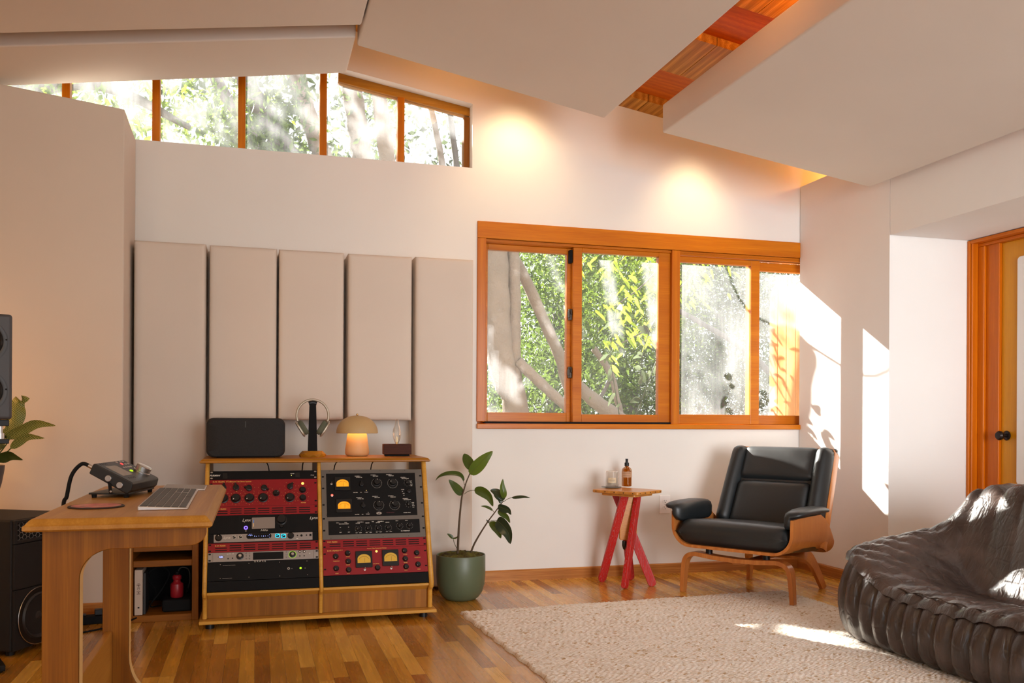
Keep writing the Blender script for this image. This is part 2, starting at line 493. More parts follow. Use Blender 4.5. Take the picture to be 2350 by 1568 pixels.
# wall behind the photographer, with a wide opening to the garden
g = G()
g.box(XL, 4.4, YB - .14, YB, 0, 0.08)
g.box(XL, -2.6, YB - .14, YB, 0, 3.3); g.box(3.6, 4.4, YB - .14, YB, 0, 3.3)
g.box(-2.6, 3.6, YB - .14, YB, 2.45, 3.3)
struct('wall_rear', g, M['paint'])

# ceiling: board deck with lower tan blocks between red bays
g = G()
for xa, xb in ((XL - .1, 0.45), (0.45, 4.5)):
    g.hexa([(xa, YB, ceilz(xa) + .045), (xb, YB, ceilz(xb) + .045), (xb, WY, ceilz(xb) + .045), (xa, WY, ceilz(xa) + .045),
            (xa, YB, ceilz(xa) + .13), (xb, YB, ceilz(xb) + .13), (xb, WY, ceilz(xb) + .13), (xa, WY, ceilz(xa) + .13)])
ceiling = struct('ceiling', g, M['ceil_red'])
per = 0.435 * 1.0
bands = [(5.03, WY - .001), (4.18, 4.60), (3.40, 3.79), (2.6, 3.0), (1.8, 2.2), (1.0, 1.4)]
for i, (ya, yb) in enumerate(bands):
    g = G()
    for xa, xb in ((XL, 0.449), (0.451, 4.29)):
        n = 13
        xs = [xa + (xb - xa) * k / n for k in range(n + 1)]
        if xa > 0: xs = [0.451] + [0.99 + 0.187 * k for k in range(17)] + [4.29]
        for p, q in zip(xs, xs[1:]):
            p += 0.002; q -= 0.002
            g.hexa([(p, ya, ceilz(p)), (q, ya, ceilz(q)), (q, yb, ceilz(q)), (p, yb, ceilz(p)),
                    (p, ya, ceilz(p) + .046), (q, ya, ceilz(q) + .046), (q, yb, ceilz(q) + .046), (p, yb, ceilz(p) + .046)])
    struct('ceiling_block' if i == 0 else 'ceiling_block.%03d' % i, g, M['ceil_tan'], parent=ceiling)

# baseboards
bbp = [(0, 0), (0, 0.062), (0.004, 0.066), (0.012, 0.066), (0.014, 0.0)]
g = G(); g.prism([(WY - .014, 0), (WY - .014, .058), (WY - .010, .065), (WY, .065), (WY, 0)], 'x', 1.2, WX)
struct('baseboard_back', g, M['baseb'])
g = G(); g.prism([(WX - .014, 0), (WX - .014, .058), (WX - .010, .065), (WX, .065), (WX, 0)], 'y', NY, WY - .014)
bm_r = struct('baseboard_right', g, wood('oak_baseboard_right', hexc('#8c4f1c'), hexc('#d59a58'), 'y', 0.35, 1.3, coat=0.3, contrast=1.3))
g = G(); g.prism([(BY - .014, 0), (BY - .014, .058), (BY - .010, .065), (BY, .065), (BY, 0)], 'x', XL, BX)
struct('baseboard_left', g, M['baseb'])

# ------------------------------------------------------------ main window (sliding sashes)
def frame_rect(g, x0, x1, z0, z1, w, y0, y1, wt=None, wb=None, wr=None):
    wt = w if wt is None else wt; wb = w if wb is None else wb; wr = w if wr is None else wr
    g.box(x0, x0 + w, y0, y1, z0, z1); g.box(x1 - wr, x1, y0, y1, z0, z1)
    g.box(x0 + w, x1 - wr, y0, y1, z0, z0 + wb); g.box(x0 + w, x1 - wr, y0, y1, z1 - wt, z1)
win = thing('window_1', None, None, (1.27, WY, 0.92)); win['kind'] = 'structure'
Y0 = WY - 0.012
g = G(); g.box(1.268, WX, Y0, WY + .004, 2.062, 2.163); obj('casing', g, M['fir'], win, world=True, bevel=.003)
g = G(); g.box(1.268, 1.322, Y0, WY + .004, 0.962, 2.0615); obj('casing', g, M['fir_z'], win, world=True, bevel=.003)
g = G(); g.box(1.268, WX, Y0 - .012, WY - .0001, 0.919, 0.950); g.box(1.268, WE, WY, WY + .12, 0.919, 0.950); obj('sill', g, M['fir'], win, world=True, bevel=.004)
g = G(); g.box(2.545, 2.600, Y0 + .002, WY + .11, 0.951, 2.061); obj('mullion', g, M['fir_z'], win, world=True, bevel=.002)
g = G(); g.box(1.322, 2.545, WY + .006, WY + .13, 2.045, 2.0615); g.box(2.600, WE, WY + .006, WY + .13, 2.048, 2.0615)
g.box(2.6, WE, WY + .006, WY + .02, 2.036, 2.048); g.box(1.268, WE, WY + .10, WY + .138, 2.045, 2.16); g.box(1.3, WE, WY+.115, WY+.138, 0.925, 0.965); g.box(1.272,1.325,WY+.1,WY+.138,.93,2.1)
obj('head_track', g, M['fir'], win, world=True, bevel=.002)
g = G(); g.box(1.322, 2.545, WY + .004, WY + .013, 0.951, 0.963); g.box(1.322, 2.545, WY + .056, WY + .061, 0.951, 0.960)
obj('sill_track', g, M['matte_black'], win, world=True)
sashes = [ # x0,x1,z0,z1, y, glass x0,x1,z0,z1
    (1.3225, 1.900, 0.955, 2.045, WY + .066, 1.352, 1.862, 1.018, 2.010),
    (1.8875, 2.5445, 0.955, 2.045, WY + .018, 1.945, 2.465, 1.010, 2.018),
    (2.6005, 3.192, 0.952, 2.030, WY + .018, 2.612, 3.128, 1.014, 1.995),
    (3.140, WE - .001, 0.952, 2.030, WY + .066, 3.196, WE - .05, 1.012, 1.975)]
for i, (x0, x1, z0, z1, y, gx0, gx1, gz0, gz1) in enumerate(sashes):
    s = G()
    s.box(x0, gx0, y, y + .042, z0, z1)
    if x1 - gx1 > .003: s.box(gx1, x1, y, y + .042, z0, z1)
    s.box(gx0, gx1, y, y + .042, z0, gz0); s.box(gx0, gx1, y, y + .042, gz1, z1)
    so = obj('sash', s, M['fir_z'] if i < 0 else M['fir'], win, world=True, bevel=.003)
    gm = G(); gm.poly([(gx0, y + .02, gz0), (gx1, y + .02, gz0), (gx1, y + .02, gz1), (gx0, y + .02, gz1)])
    po = obj('pane', gm, M['glass'], so, world=True)
for z in (1.02, 1.27, 1.63, 1.96):
    if z in (1.27, 1.63):
        g = G(); g.box(1.868, 1.886, WY + .035, WY + .060, z - .035, z + .035); g.box(1.862, 1.872, WY + .028, WY + .05, z - .02, z + .02); g.cyl((1.878, WY + .03, z + .0), (1.878, WY + .03, z + .03), .006)
        obj('latch', g, M['bronze'], win, world=True, bevel=.002)
g = G(); g.box(1.868, 1.886, WY + .03, WY + .062, 1.95, 2.03); obj('latch', g, M['matte_black'], win, world=True, bevel=.002)

# ------------------------------------------------------------ clerestory window
cw = thing('window_2', None, None, (0, WY, CB)); cw['kind'] = 'structure'
gy = WY + .10
for xa, xb in ((CL, 0.45), (0.45, CR)):
    g = G(); ctop_ = ctop
    ctop = ctl if xb == 0.45 else (lambda x: ceilz(x) - 0.235)
    for o0, o1, y0, y1 in ((0.0, 0.050, WY + .075, WY + .135),):
        g.hexa([(xa, y0, ctop(xa) - o1), (xb, y0, ctop(xb) - o1), (xb, y1, ctop(xb) - o1), (xa, y1, ctop(xa) - o1),
                (xa, y0, ctop(xa) - o0), (xb, y0, ctop(xb) - o0), (xb, y1, ctop(xb) - o0), (xa, y1, ctop(xa) - o0)])
    obj('head_rail', g, M['oak_x'], cw, world=True, bevel=.002)
ctop = lambda x: ceilz(x) - 0.235
g = G(); g.box(CR - .035, CR, WY + .075, WY + .135, CB, ctop(CR) - .055); obj('jamb', g, M['oak'], cw, world=True, bevel=.002)
g = G(); g.box(CL, CR - .035, WY + .06, WY + .12, CB, CB + .006); obj('sill', g, M['paint'], cw, world=True)
for xm in (-1.44, -0.987, -0.536, -0.085, 0.366, 0.817):
    g = G(); g.box(xm - .02, xm + .02, WY + .060, WY + .12, CB + .001, (ctl(xm) if xm < .45 else ctop(xm)) - .05); obj('mullion', g, M['fir_z'], cw, world=True, bevel=.002)
g = G(); g.poly([(CL, gy, CB), (CR - .035, gy, CB), (CR - .035, gy, ctop(CR) - .05), (0.45, gy, ctop(.45) - .05), (0.45, gy, ctl(.45) - .05), (CL, gy, ctl(CL) - .05)])
obj('pane', g, M['glass_hi'], cw, world=True)

# ------------------------------------------------------------ door with a white panel, in the recess on the right
dr = thing('door_1', None, None, (DX, 3.6, 0)); dr['kind'] = 'structure'
g = G()
g.box(DX - .012, DX + .09, NY - .022, NY - .002, 0, 2.038)
obj('casing', g, M['fir_door'], dr, world=True, bevel=.003)
g = G(); g.box(DX - .004, DX + .16, NY - .035, NY - .023, 0, 2.025)
g.box(DX + .055, DX + .16, NY - .17, NY - .035, 0, 2.005); g.box(DX + .035, DX + .055, NY - .08, NY - .036, 0, 2.0)
obj('jamb', g, M['fir_door'], dr, world=True, bevel=.004)
g = G(); g.box(DX - .012, DX + .09, 3.05, NY - .023, 2.018, 2.038); g.box(DX + .035, DX + .16, 3.05, NY - .036, 2.0, 2.0175)
obj('head_casing', g, M['fir_doory'], dr, world=True, bevel=.003)
dm = wood('golden_fir_door', hexc('#b8740c'), hexc('#eeb02c'), 'z', 0.35, 0.6, coat=0.3, contrast=0.6)
g = G(); g.box(DX + .075, DX + .115, 3.15, NY - .171, 0.01, 2.0); obj('door_slab', g, dm, dr, world=True, bevel=.003)
yy = pt(2336, 800, X=DX + .07).y
zt, zb = pt(2337, 590, X=DX + .07).z, pt(2330, 1112, X=DX + .07).z
g = G(); ol = rbox_outline(0.62, zt - zb, .02)
g.prism([(yy - .31 + p[0], (zt + zb) / 2 + p[1]) for p in ol], 'x', DX + .063, DX + .0749)
obj('door_panel', g, M['paint_r'], dr, world=True, bevel=.002)
kp = pt(2300, 1000, X=DX + .04)
g = G(smooth=True)
ax = Matrix.Rotation(-PI / 2, 3, 'Y')
g.lathe([(0, 0), (.026, 0), (.028, .004), (.024, .008), (.011, .011), (.010, .030), (.018, .036), (.026, .046), (.027, .056), (.020, .066), (0, .069)], (DX + .074, kp.y, kp.z), 32, axis=ax)
obj('door_knob', g, plain('dark_bronze', (0.03, 0.022, 0.02), 0.35, 0.8), dr, world=True)
# ============================================================ CEILING CLOUDS
def cloud(name, x0, x1, y0, y1, zf, slope, th, label, grp='fabric covered panels hung under the ceiling'):
    """zf: height of the lower face at x0"""
    z = lambda x: zf + slope * (x - x0)
    o = ((x0 + x1) / 2, (y0 + y1) / 2, z((x0 + x1) / 2))
    t = thing(name, label, 'ceiling panel', o, group=grp)
    g = G(); g.hexa([(x0, y0, z(x0)), (x1, y0, z(x1)), (x1, y1, z(x1)), (x0, y1, z(x0)),
                     (x0, y0, z(x0) + th), (x1, y0, z(x1) + th), (x1, y1, z(x1) + th), (x0, y1, z(x0) + th)])
    obj('fabric_cover', g, M['fabric'], t, world=True, bevel=0.008, segs=3)
    # steel hangers up to the deck
    for i, (px, py) in enumerate(((.2, .2), (.8, .2), (.2, .8), (.8, .8))):
        x, y = x0 + (x1 - x0) * px, y0 + (y1 - y0) * py
        h = G(True); h.cyl((x, y, z(x) + th - .004), (x, y, ceilz(x) + .044), .003, n=8)
        obj('hanger', h, M['chrome'], t, world=True)
cloud('ceiling_panel', 0.477, 1.80, -1.0, 4.5, 2.836, -0.1765, .11, 'large white ceiling panel just right of the ridge, left of the strip of bare wood')
cloud('ceiling_panel', 2.095, 3.405, -1.0, 4.4, 2.522, -0.1466, .153, 'large white ceiling panel over the armchair, right of the strip of bare wood')
sA = (2.846 - 2.594) / (0.462 + 1.213)
cloud('ceiling_panel', -3.3, 0.462, 4.425, 4.9, 2.846 - sA * 3.762, sA, .12, 'narrow white ceiling panel hung just in front of the high window')
zB = pt(818, 58, Y=4.24).z
xB = 0.468
cloud('ceiling_panel', -3.3, xB, -1.0, 4.24, pt(818, 58, Y=4.24).z - sA * (pt(818, 58, Y=4.24).x + 3.3), sA, .12, 'broad white ceiling panel at upper left, nearer than the narrow one')

# ============================================================ WALL PANELS (tall padded panels on the back wall)
def pad_panel(x0, x1, z0, z1, label, th=.17, r=.012, depth=WY):
    t0 = thing('acoustic_panel', label, 'acoustic panel', ((x0 + x1) / 2, depth - th, z0), group='padded panels on the back wall')
    yf = depth - th - .04
    # padded cover: rounded front edges, slight swell
    nx, nz = 8, 20
    g = G(True)
    grid = []
    def prof(t):   # inset distance -> y offset
        return 0
    xs = [0, .003, .010, .022] + [(x1 - x0) * k / nx for k in range(1, nx)] + [(x1 - x0) - .022, (x1 - x0) - .010, (x1 - x0) - .003, x1 - x0]
    zs = [0, .003, .010, .022] + [(z1 - z0) * k / nz for k in range(1, nz)] + [(z1 - z0) - .022, (z1 - z0) - .010, (z1 - z0) - .003, z1 - z0]
    def dome(a, L):
        d = min(a, L - a); rr = .022
        if d >= rr: return 0.0
        return rr - math.sqrt(max(0, rr * rr - (rr - d) ** 2))
    yF = depth - .002 - th
    rows = []
    rows.append([(x0 + a, depth - .002, z0) for a in xs])
    for b in zs:
        row = []
        for a in xs:
            d = max(dome(a, x1 - x0), dome(b, z1 - z0))
            sw = 0.004 * math.sin(PI * a / (x1 - x0)) * math.sin(PI * b / (z1 - z0)) + .0012 * math.sin(17 * (a + x0) + 3 * b)
            row.append((x0 + a, yF + d - sw, z0 + b))
        rows.append(row)
    rows.append([(x0 + a, depth - .002, z1) for a in xs])
    vv = g.strip(rows)
    for side in (0, -1):
        col = [r[side] for r in vv[1:-1]]
        g.f([vv[0][side]] + col + [vv[-1][side]])
    obj('fabric_cover', g, M['fabric_w'], t0, world=True, sharp=60)
    f = G(); f.box(x0 + .02, x1 - .02, depth - .0021, depth - .0009, z0 + .02, z1 - .02)
    obj('backing_board', f, M['oak'], t0, world=True)
TH = WY - 4.99
pad_panel(-0.612, -0.259, 0.02, 1.896, 'tall white padded panel reaching the floor, leftmost of the row', TH)
pad_panel(-0.240, 0.105, 0.966, 1.893, 'white padded panel above the black smart speaker, second from the left', TH)
pad_panel(0.117, 0.464, 0.966, 1.891, 'white padded panel behind the headphones, middle of the row', TH)
pad_panel(0.487, 0.843, 0.966, 1.889, 'white padded panel above the mushroom lamp, fourth from the left', TH)
pad_panel(0.862, 1.199, 0.02, 1.892, 'tall white padded panel behind the rubber plant, rightmost of the row', TH)

# power outlet
t = thing('wall_outlet', 'white double power outlet low on the wall left of the armchair', 'outlet', (2.50, WY, .43))
a, b = pt(1512.5, 1137, Y=WY), pt(1537, 1178.5, Y=WY)
g = G(); g.box(a.x, b.x, WY - .008, WY - .001, b.z, a.z)
wp = plain('white_plastic', (0.88, 0.86, 0.84), 0.3)
obj('cover_plate', g, wp, t, world=True, bevel=.003)
mx_, mz = (a.x + b.x) / 2, (a.z + b.z) / 2
for dz in (-.02, .02):
    g = G(True); ol = rbox_outline(.034, .028, .012); g.prism([(mx_ + p[0], mz + dz + p[1]) for p in ol], 'y', WY - .011, WY - .008)
    r = obj('receptacle', g, wp, t, world=True)
    g = G(); g.box(mx_ - .008, mx_ - .006, WY - .0116, WY - .011, mz + dz - .001, mz + dz + .008); g.box(mx_ + .006, mx_ + .0078, WY - .0116, WY - .011, mz + dz, mz + dz + .007)
    g.cyl((mx_, WY - .0116, mz + dz - .007), (mx_, WY - .011, mz + dz - .007), .0028, n=10)
    obj('slots', g, M['matte_black'], r, world=True)
g = G(True); g.cyl((mx_, WY - .0095, mz), (mx_, WY - .008, mz), .003, n=12); obj('screw', g, M['chrome'], t, world=True)
# ============================================================ RACK CONSOLE (slanted, two bays)
YT, YBm, ZT, ZB = 4.55, 4.31, 0.757, 0.170
TAU = math.atan((YT - YBm) / (ZT - ZB))
cT, sT = math.cos(TAU), math.sin(TAU)
SL = (YT - YBm) / (ZT - ZB)
def face(u, v):
    """point of the slanted front seen at (u, v), in slope coordinates (x, distance up the slope)"""
    r = ray(u, v)
    t = (YBm + SL * (CAMZ - ZB)) / (r.y - SL * r.z)
    return r.x * t, (CAMZ + r.z * t - ZB) / cT
def F1(x, y): return face(450 + x / 3.919, 1040 + y / 3.919)
def F2(x, y): return face(720 + x / 3.92, 1040 + y / 3.92)
def F3(x, y): return face(470 + x / 8.704, 1170 + y / 8.704)
def F4(x, y): return face(735 + x / 9.592, 1080 + y / 9.592)
def F5(x, y): return face(735 + x / 8.868, 1190 + y / 8.868)
FROT = Matrix(((1, 0, 0), (0, sT, -cT), (0, cT, sT)))   # columns: x right, y up the slope, z out of the face
PX = -0.232; PX1 = 0.842
BAYS = ((-0.2115, 0.2925), (0.3125, 0.8175))

rack = thing('rack_console', 'slanted oak equipment rack console with two bays of studio gear', 'rack console', (0.3, 4.6, 0))
side = [(4.93, .045), (4.93, .757), (YT, .757), (YBm, .172), (YBm + .004, .160), (4.338, .148), (4.352, .130), (4.352, .045)]
for i, (a, b) in enumerate(((PX, -.2125), (.2935, .3115), (.8185, PX1))):
    g = G(); g.prism(side, 'x', a, b)
    obj('side_panel' if i != 1 else 'divider', g, M['oak'], rack, world=True, bevel=.002)
    g = G(True)   # rounded plywood edge along the slanted front
    xm = (a + b) / 2
    path = [(xm, YT - .002, ZT - .001), (xm, YBm - .001, ZB + .002), (xm, YBm + .004, .158), (xm, 4.338, .147), (xm, 4.350, .130), (xm, 4.350, .046)]
    g.tube(path, (b - a) / 2 + .0005, n=12, flat=1.0)
    obj('edge_band', g, M['ply_edge'], rack, world=True)
# top board with a profiled edge
tx0, tx1, ty0, ty1 = -.257, .856, 4.49, 4.935
def profiled_top(g, x0, x1, y0, y1, zt, th, cut=.012, back=True):
    """board whose upper edge is moulded: small step and slope"""
    lv = [(0.006, zt - th), (0.0, zt - th + .004), (0.0, zt - th * .55), (.004, zt - th * .45), (cut * .75, zt - th * .15), (cut, zt - .001), (cut + .003, zt)]
    rings = []
    for d, z in lv:
        rings.append([(x0 + d, y0 + d, z), (x1 - d, y0 + d, z), (x1 - d, y1 - (d if back else 0), z), (x0 + d, y1 - (d if back else 0), z)])
    vv = [[g.v(p) for p in r] for r in rings]
    for a, b in zip(vv, vv[1:]):
        for i in range(4): g.f([a[i], a[(i + 1) % 4], b[(i + 1) % 4], b[i]])
    g.f(vv[0][::-1]); g.f(vv[-1])
g = G(); profiled_top(g, tx0, tx1, ty0, ty1, .777, .020)
obj('top_board', g, M['oak_x'], rack, world=True)
# lower part
g = G(); g.prism([(YBm + .002, .172), (YBm + .002, .160), (YBm + .02, .156), (4.365, .132), (4.37, .15), (4.36, .172)], 'x', -.2124, .2934)
obj('rail', g, M['ply_edge'], rack, world=True, bevel=.002)
g = G(); g.prism([(YBm + .002, .172), (YBm + .002, .160), (YBm + .02, .156), (4.365, .132), (4.37, .15), (4.36, .172)], 'x', .3116, .8184)
obj('rail', g, M['ply_edge'], rack, world=True, bevel=.002)
for a, b in ((-.2124, .2934), (.3116, .8184)):
    g = G(); g.box(a, b, 4.362, 4.38, .045, .140); obj('front_panel', g, M['oak_strip'], rack, world=True)
g = G(); g.box(-.2124, .8184, 4.381, 4.925, .050, .062); obj('bottom_board', g, M['oak_x'], rack, world=True)
g = G(); g.box(-.246, .856, 4.300, 4.935, .028, .044); obj('plinth', g, M['ply_edge'], rack, world=True, bevel=.004)
for x in (-.20, .80):
    for y in (4.36, 4.88):
        g = G(True); g.cyl((x, y, 0), (x, y, .028), .02, n=16); obj('foot', g, M['black'], rack, world=True)

# gear materials
M['red'] = plain('oxblood_red_enamel', (0.26, 0.003, 0.006), 0.42, Specular_IOR_Level=.35, noise=.1, bump=.12, bscale=600, bdist=.0004)
M['red_flat'] = M['red']
M['gear_black'] = plain('black_anodised_face', (0.006, 0.0055, 0.0055), 0.55, Specular_IOR_Level=.15, bump=.08, bscale=900, bdist=.0003)
M['gear_grey'] = plain('grey_hammertone_face', (0.125, 0.108, 0.09), 0.45, noise=.08, bump=.1, bscale=500, bdist=.0004)
M['silver'] = plain('silver_anodised_face', (0.32, 0.29, 0.27), 0.4, 0.5)
M['knob'] = plain('black_bakelite', (0.006, 0.006, 0.006), 0.35, Specular_IOR_Level=.4)
M['gold'] = plain('gold_print', (0.75, 0.42, 0.08), 0.5)
M['print'] = plain('cream_print', (0.72, 0.68, 0.60), 0.6)
M['amber_on'] = emis('lit_amber_lamp', (1.0, 0.36, 0.05), 4.0)
M['red_on'] = emis('lit_red_lamp', (1.0, 0.03, 0.02), 9.0)
M['green_on'] = emis('lit_green_lamp', (0.45, 1.0, 0.02), 1.4)
M['purple_on'] = emis('lit_violet_ring', (0.25, 0.14, 1.0), 1.6)
M['cyan_on'] = emis('lit_cyan_button', (0.02, 0.62, 1.0), 2.2)
M['blue_on'] = emis('lit_blue_readout', (0.35, 0.42, 1.0), 1.5)
M['cav'] = plain('dark_slot', (0.004, 0.004, 0.004), 0.9)

class Unit:
    def __init__(s, name, label, bay, y0, y1, mat, x0=None, x1=None, cat='rack unit', depth=.24, inset=0.0):
        s.x0 = (BAYS[bay][0] + .0005) if x0 is None else x0
        s.x1 = (BAYS[bay][1] - .0005) if x1 is None else x1
        s.y0, s.y1 = y0 + .0004, y1 - .0004
        o = Vector((s.x0, YBm, ZB)) + FROT @ Vector((0, s.y0, 0.002))
        s.t = thing(name, label, cat, o, rot=FROT, group='studio gear mounted in the rack console')
        s.W, s.H = s.x1 - s.x0, s.y1 - s.y0
        g = G(); g.box(0, s.W, 0, s.H, -.004, 0)
        s.face = obj('faceplate', g, mat, s.t, bevel=.0008)
        g = G(); g.box(.012, s.W - .012, .0012, s.H - .0012, -depth, -.0042)
        obj('chassis', g, M['gear_black'], s.t)
    def L(s, p): return p[0] - s.x0, p[1] - s.y0
    def knob(s, p, r, h=.014, ang=None, kind='round', label=None, skirt=True):
        if kind != 'steel': r *= 1.28; h *= 1.1
        x, y = s.L(p); g = G(True)
        if kind == 'round':
            prof = [(0, 0), (r * 1.22, 0), (r * 1.22, .002), (r * 1.0, .004), (r * .95, h * .8), (r * .86, h), (0, h)] if skirt else [(0, 0), (r, 0), (r * .95, h * .85), (r * .82, h), (0, h)]
            g.lathe(prof, (x, y, 0), 28)
        elif kind == 'lever':
            g.lathe([(0, 0), (r, 0), (r * .95, h * .75), (r * .8, h * .8), (0, h * .8)], (x, y, 0), 24)
            a = R(ang or 90); q = g.M; g.M = Matrix.Translation((x, y, 0)) @ Matrix.Rotation(a, 4, 'Z')
            g.hexa([(-r * .8, -r * .55, .002), (r * 1.55, -r * .32, .002), (r * 1.55, r * .32, .002), (-r * .8, r * .55, .002),
                    (-r * .8, -r * .45, h), (r * 1.4, -r * .22, h), (r * 1.4, r * .22, h), (-r * .8, r * .45, h)]); g.M = q
        elif kind == 'steel':
            g.lathe([(0, 0), (r, 0), (r, .003), (r * .8, .004), (r * .78, h), (0, h)], (x, y, 0), 28)
        k = obj('knob', g, M['knob'], s.t, label=label)
        if ang is not None and kind == 'round':
            a = R(ang); d = G(); d.M = Matrix.Translation((x, y, 0)) @ Matrix.Rotation(a, 4, 'Z')
            d.box(r * .55, r * .86, -r * .07, r * .07, h - .0002, h + .0004); obj('pointer', d, M['print'], k)
        if kind == 'steel':
            c = G(True); c.lathe([(r * .45, h), (r * .45, h + .006), (r * .38, h + .007), (0, h + .007)], (x, y, 0), 24); obj('cap', c, M['chrome'], k)
        return k
    def led(s, p, r, mat, ring=M['chrome'], name='indicator_lamp'):
        x, y = s.L(p); g = G(True); g.lathe([(r, 0), (r * .95, r * .4), (r * .6, r * .75), (0, r * .9)], (x, y, 0.0002), 20)
        o = obj(name, g, mat, s.t)
        if ring:
            g = G(True); g.lathe([(r, 0), (r * 1.25, 0), (r * 1.2, .0015), (r, .0018)], (x, y, 0.0001), 20); obj('bezel', g, ring, o)
        return o
    def dots(s, pts, r, mat, name='legend'):
        if name in ('face_screws', 'status_dots', 'small_screws'):
            o = None
            for p in pts:
                x, y = s.L(p); g = G(True); g.lathe([(r * 1.15, .0001), (r * .8, .0008), (0, .0009)], (x, y, 0), 12)
                o = obj(name[:-1], g, mat, s.t); o.location.z = getattr(s, 'dz', 0)
            return o
        g = G()
        for p in pts:
            x, y = s.L(p); g.box(x - r, x + r, y - r, y + r, 0.0001, .0004)
        return obj(name, g, mat, s.t)
    def legend(s, items, mat, name='legend'):
        """items: (text, p, size[, align])"""
        out_ = []
        for it in items:
            if not it[0].strip(): continue
            g = G()
            x, y = s.L(it[1]); kw = dict(it[3]) if len(it) > 3 else {}
            if it[2] < .0062: kw['bold'] = .00016
            add_text(g, it[0], it[2] * (1.35 if it[2] < .0062 else 1.0), Matrix.Translation((x, y, .0003)), **kw)
            out_.append(obj('lettering', g, mat, s.t))
        return out_
    def ticks(s, centres, r, n, mat, a0=-230, a1=50, w=.0010, name='dial_marks'):
        r *= 1.32; w *= 1.35
        g = G()
        for p in centres:
            x, y = s.L(p)
            for i in range(n):
                a = R(a0 + (a1 - a0) * i / (n - 1)); q = Matrix.Translation((x, y, 0)) @ Matrix.Rotation(a, 4, 'Z'); g.M = q
                g.box(r - w, r + w * (1.2 if i % 5 else 2.2), -w * .55, w * .55, .0001, .0004)
        g.M = Matrix.Identity(4)
        return obj(name, g, mat, s.t)
    def screws(s, ys=None, mat=M['matte_black'], xs=None):
        for x in (xs or (.008, s.W - .008)):
            for y in (ys or (.007, s.H - .007)):
                g = G(True); ol = rbox_outline(.011, .0065, .0032); g.prism([(x + p[0], y + p[1]) for p in ol], 'z', 0.0, .0016); obj('rack_screw', g, mat, s.t)
    def screen(s, pa, pb, mat, name='display', h=.001, r=.001):
        (xa, ya), (xb, yb) = s.L(pa), s.L(pb)
        g = G(r > .002); w, hh = abs(xb - xa), abs(yb - ya)
        g.prism([((xa + xb) / 2 + p[0], (ya + yb) / 2 + p[1]) for p in rbox_outline(w, hh, r, 6)], 'z', 0.0001, h)
        return obj(name, g, mat, s.t)
    def toggle(s, p, r=.0045):
        r *= 1.35
        x, y = s.L(p); g = G(True); g.cyl((x, y, 0), (x, y, .003), r, n=6); g.cyl((x, y, .003), (x, y, .006), r * .7, n=16)
        g.cyl((x, y, .005), (x + .001, y + r * .9, .016), r * .25, r * .38, n=12); return obj('toggle_switch', g, M['chrome'], s.t)
    def jack(s, p, r=.0045, mat=None):
        x, y = s.L(p); g = G(True); g.lathe([(r * .45, .0002), (r * .55, .0015), (r, .0015), (r, 0)], (x, y, 0), 20)
        j = obj('jack', g, mat or M['knob'], s.t)
        g = G(True); g.lathe([(r * .45, .0004), (0, .0004)], (x, y, 0), 16); obj('socket', g, M['cav'], j); return j

u12 = .0447; s0 = .0545
U = lambda k: s0 + k * u12
# ---- left bay, bottom to top
u = Unit('power_amplifier', 'black two-space rack unit with a green lit button, lowest in the left bay', 0, U(0), U(2), M['gear_black'])
u.screws()
u.dots([F1(*p) for p in ((218, 1005), (475, 993), (750, 983), (997, 972), (475, 1118), (753, 1107), (1002, 1096), (217, 1130))], .0016, M['chrome'], 'face_screws')
u.led(F1(940, 1036), .0052, M['green_on'], M['matte_black']); u.jack(F1(832, 1040), .006, M['chrome'])
u.dots([F1(862, 1040), F1(980, 1036)], .0018, M['silver'], 'status_dots')
u.legend([('MONITOR SYSTEM AMPLIFIER'[:0] or '— ——— —— ———', F1(240, 1016), .0042), ('—— ——— ——', F1(235, 1133), .0042), ('G R A C E', F1(520, 984), .0125)], M['print'])
g = G(); x_, y_ = u.L(F1(162, 1070)); g.box(x_, x_ + .0008, .004, u.H - .004, 0, .0004); obj('seam', g, M['cav'], u.t)

u = Unit('audio_interface', 'silver one-space rack unit with a blue diamond badge and two round dials', 0, U(2), U(3), M['silver'])
u.screws()
u.knob(F1(395, 930), .0165, .010, kind='steel'); u.knob(F1(867, 914), .0150, .010, kind='steel', label='dial ringed with a thin green light')
g = G(True); x_, y_ = u.L(F1(867, 914)); g.lathe([(.0155, .0002), (.0170, .0012), (.0180, .0002)], (x_, y_, 0), 32); obj('light_ring', g, emis('dim_green_ring', (.35, .6, .05), .8), u.t)
for px in (452, 480):
    for py in (905, 926, 950): u.led(F1(px, py), .0022, M['chrome'], M['matte_black'], 'push_button')
for py in (890, 914, 938): u.led(F1(813, py), .0022, M['chrome'], M['matte_black'], 'push_button')
u.screen(F1(512, 962), F1(785, 888), M['gear_black'])
u.dots([F1(530 + 28 * k, 905 - .8 * k) for k in range(9)] + [F1(530 + 28 * k, 945 - .8 * k) for k in range(9)], .0011, M['silver'], 'meter_marks')
for p in ((933, 888), (972, 887)): u.led(F1(*p), .0050, M['chrome'], M['matte_black'], 'push_knob')
for p in ((288, 952), (328, 948), (933, 927), (972, 926)): u.jack(F1(*p), .003)
u.toggle(F1(1020, 902), .003)
u.legend([('apollo x8', F1(275, 914), .0085)], M['print'])
x_, y_ = u.L(F1(225, 937)); g = G(); g.poly([(x_ - .0155, y_, .0004), (x_, y_ - .0100, .0004), (x_ + .0155, y_, .0004), (x_, y_ + .0100, .0004)])
bd = obj('diamond_badge', g, plain('dark_blue_badge', (.02, .02, .09), .3), u.t)
g = G(); g.poly([(x_ - .0125, y_, .0007), (x_, y_ - .0080, .0007), (x_ + .0125, y_, .0007), (x_, y_ + .0080, .0007)]); obj('badge_field', g, plain('pale_badge', (.45, .45, .6), .3), bd)
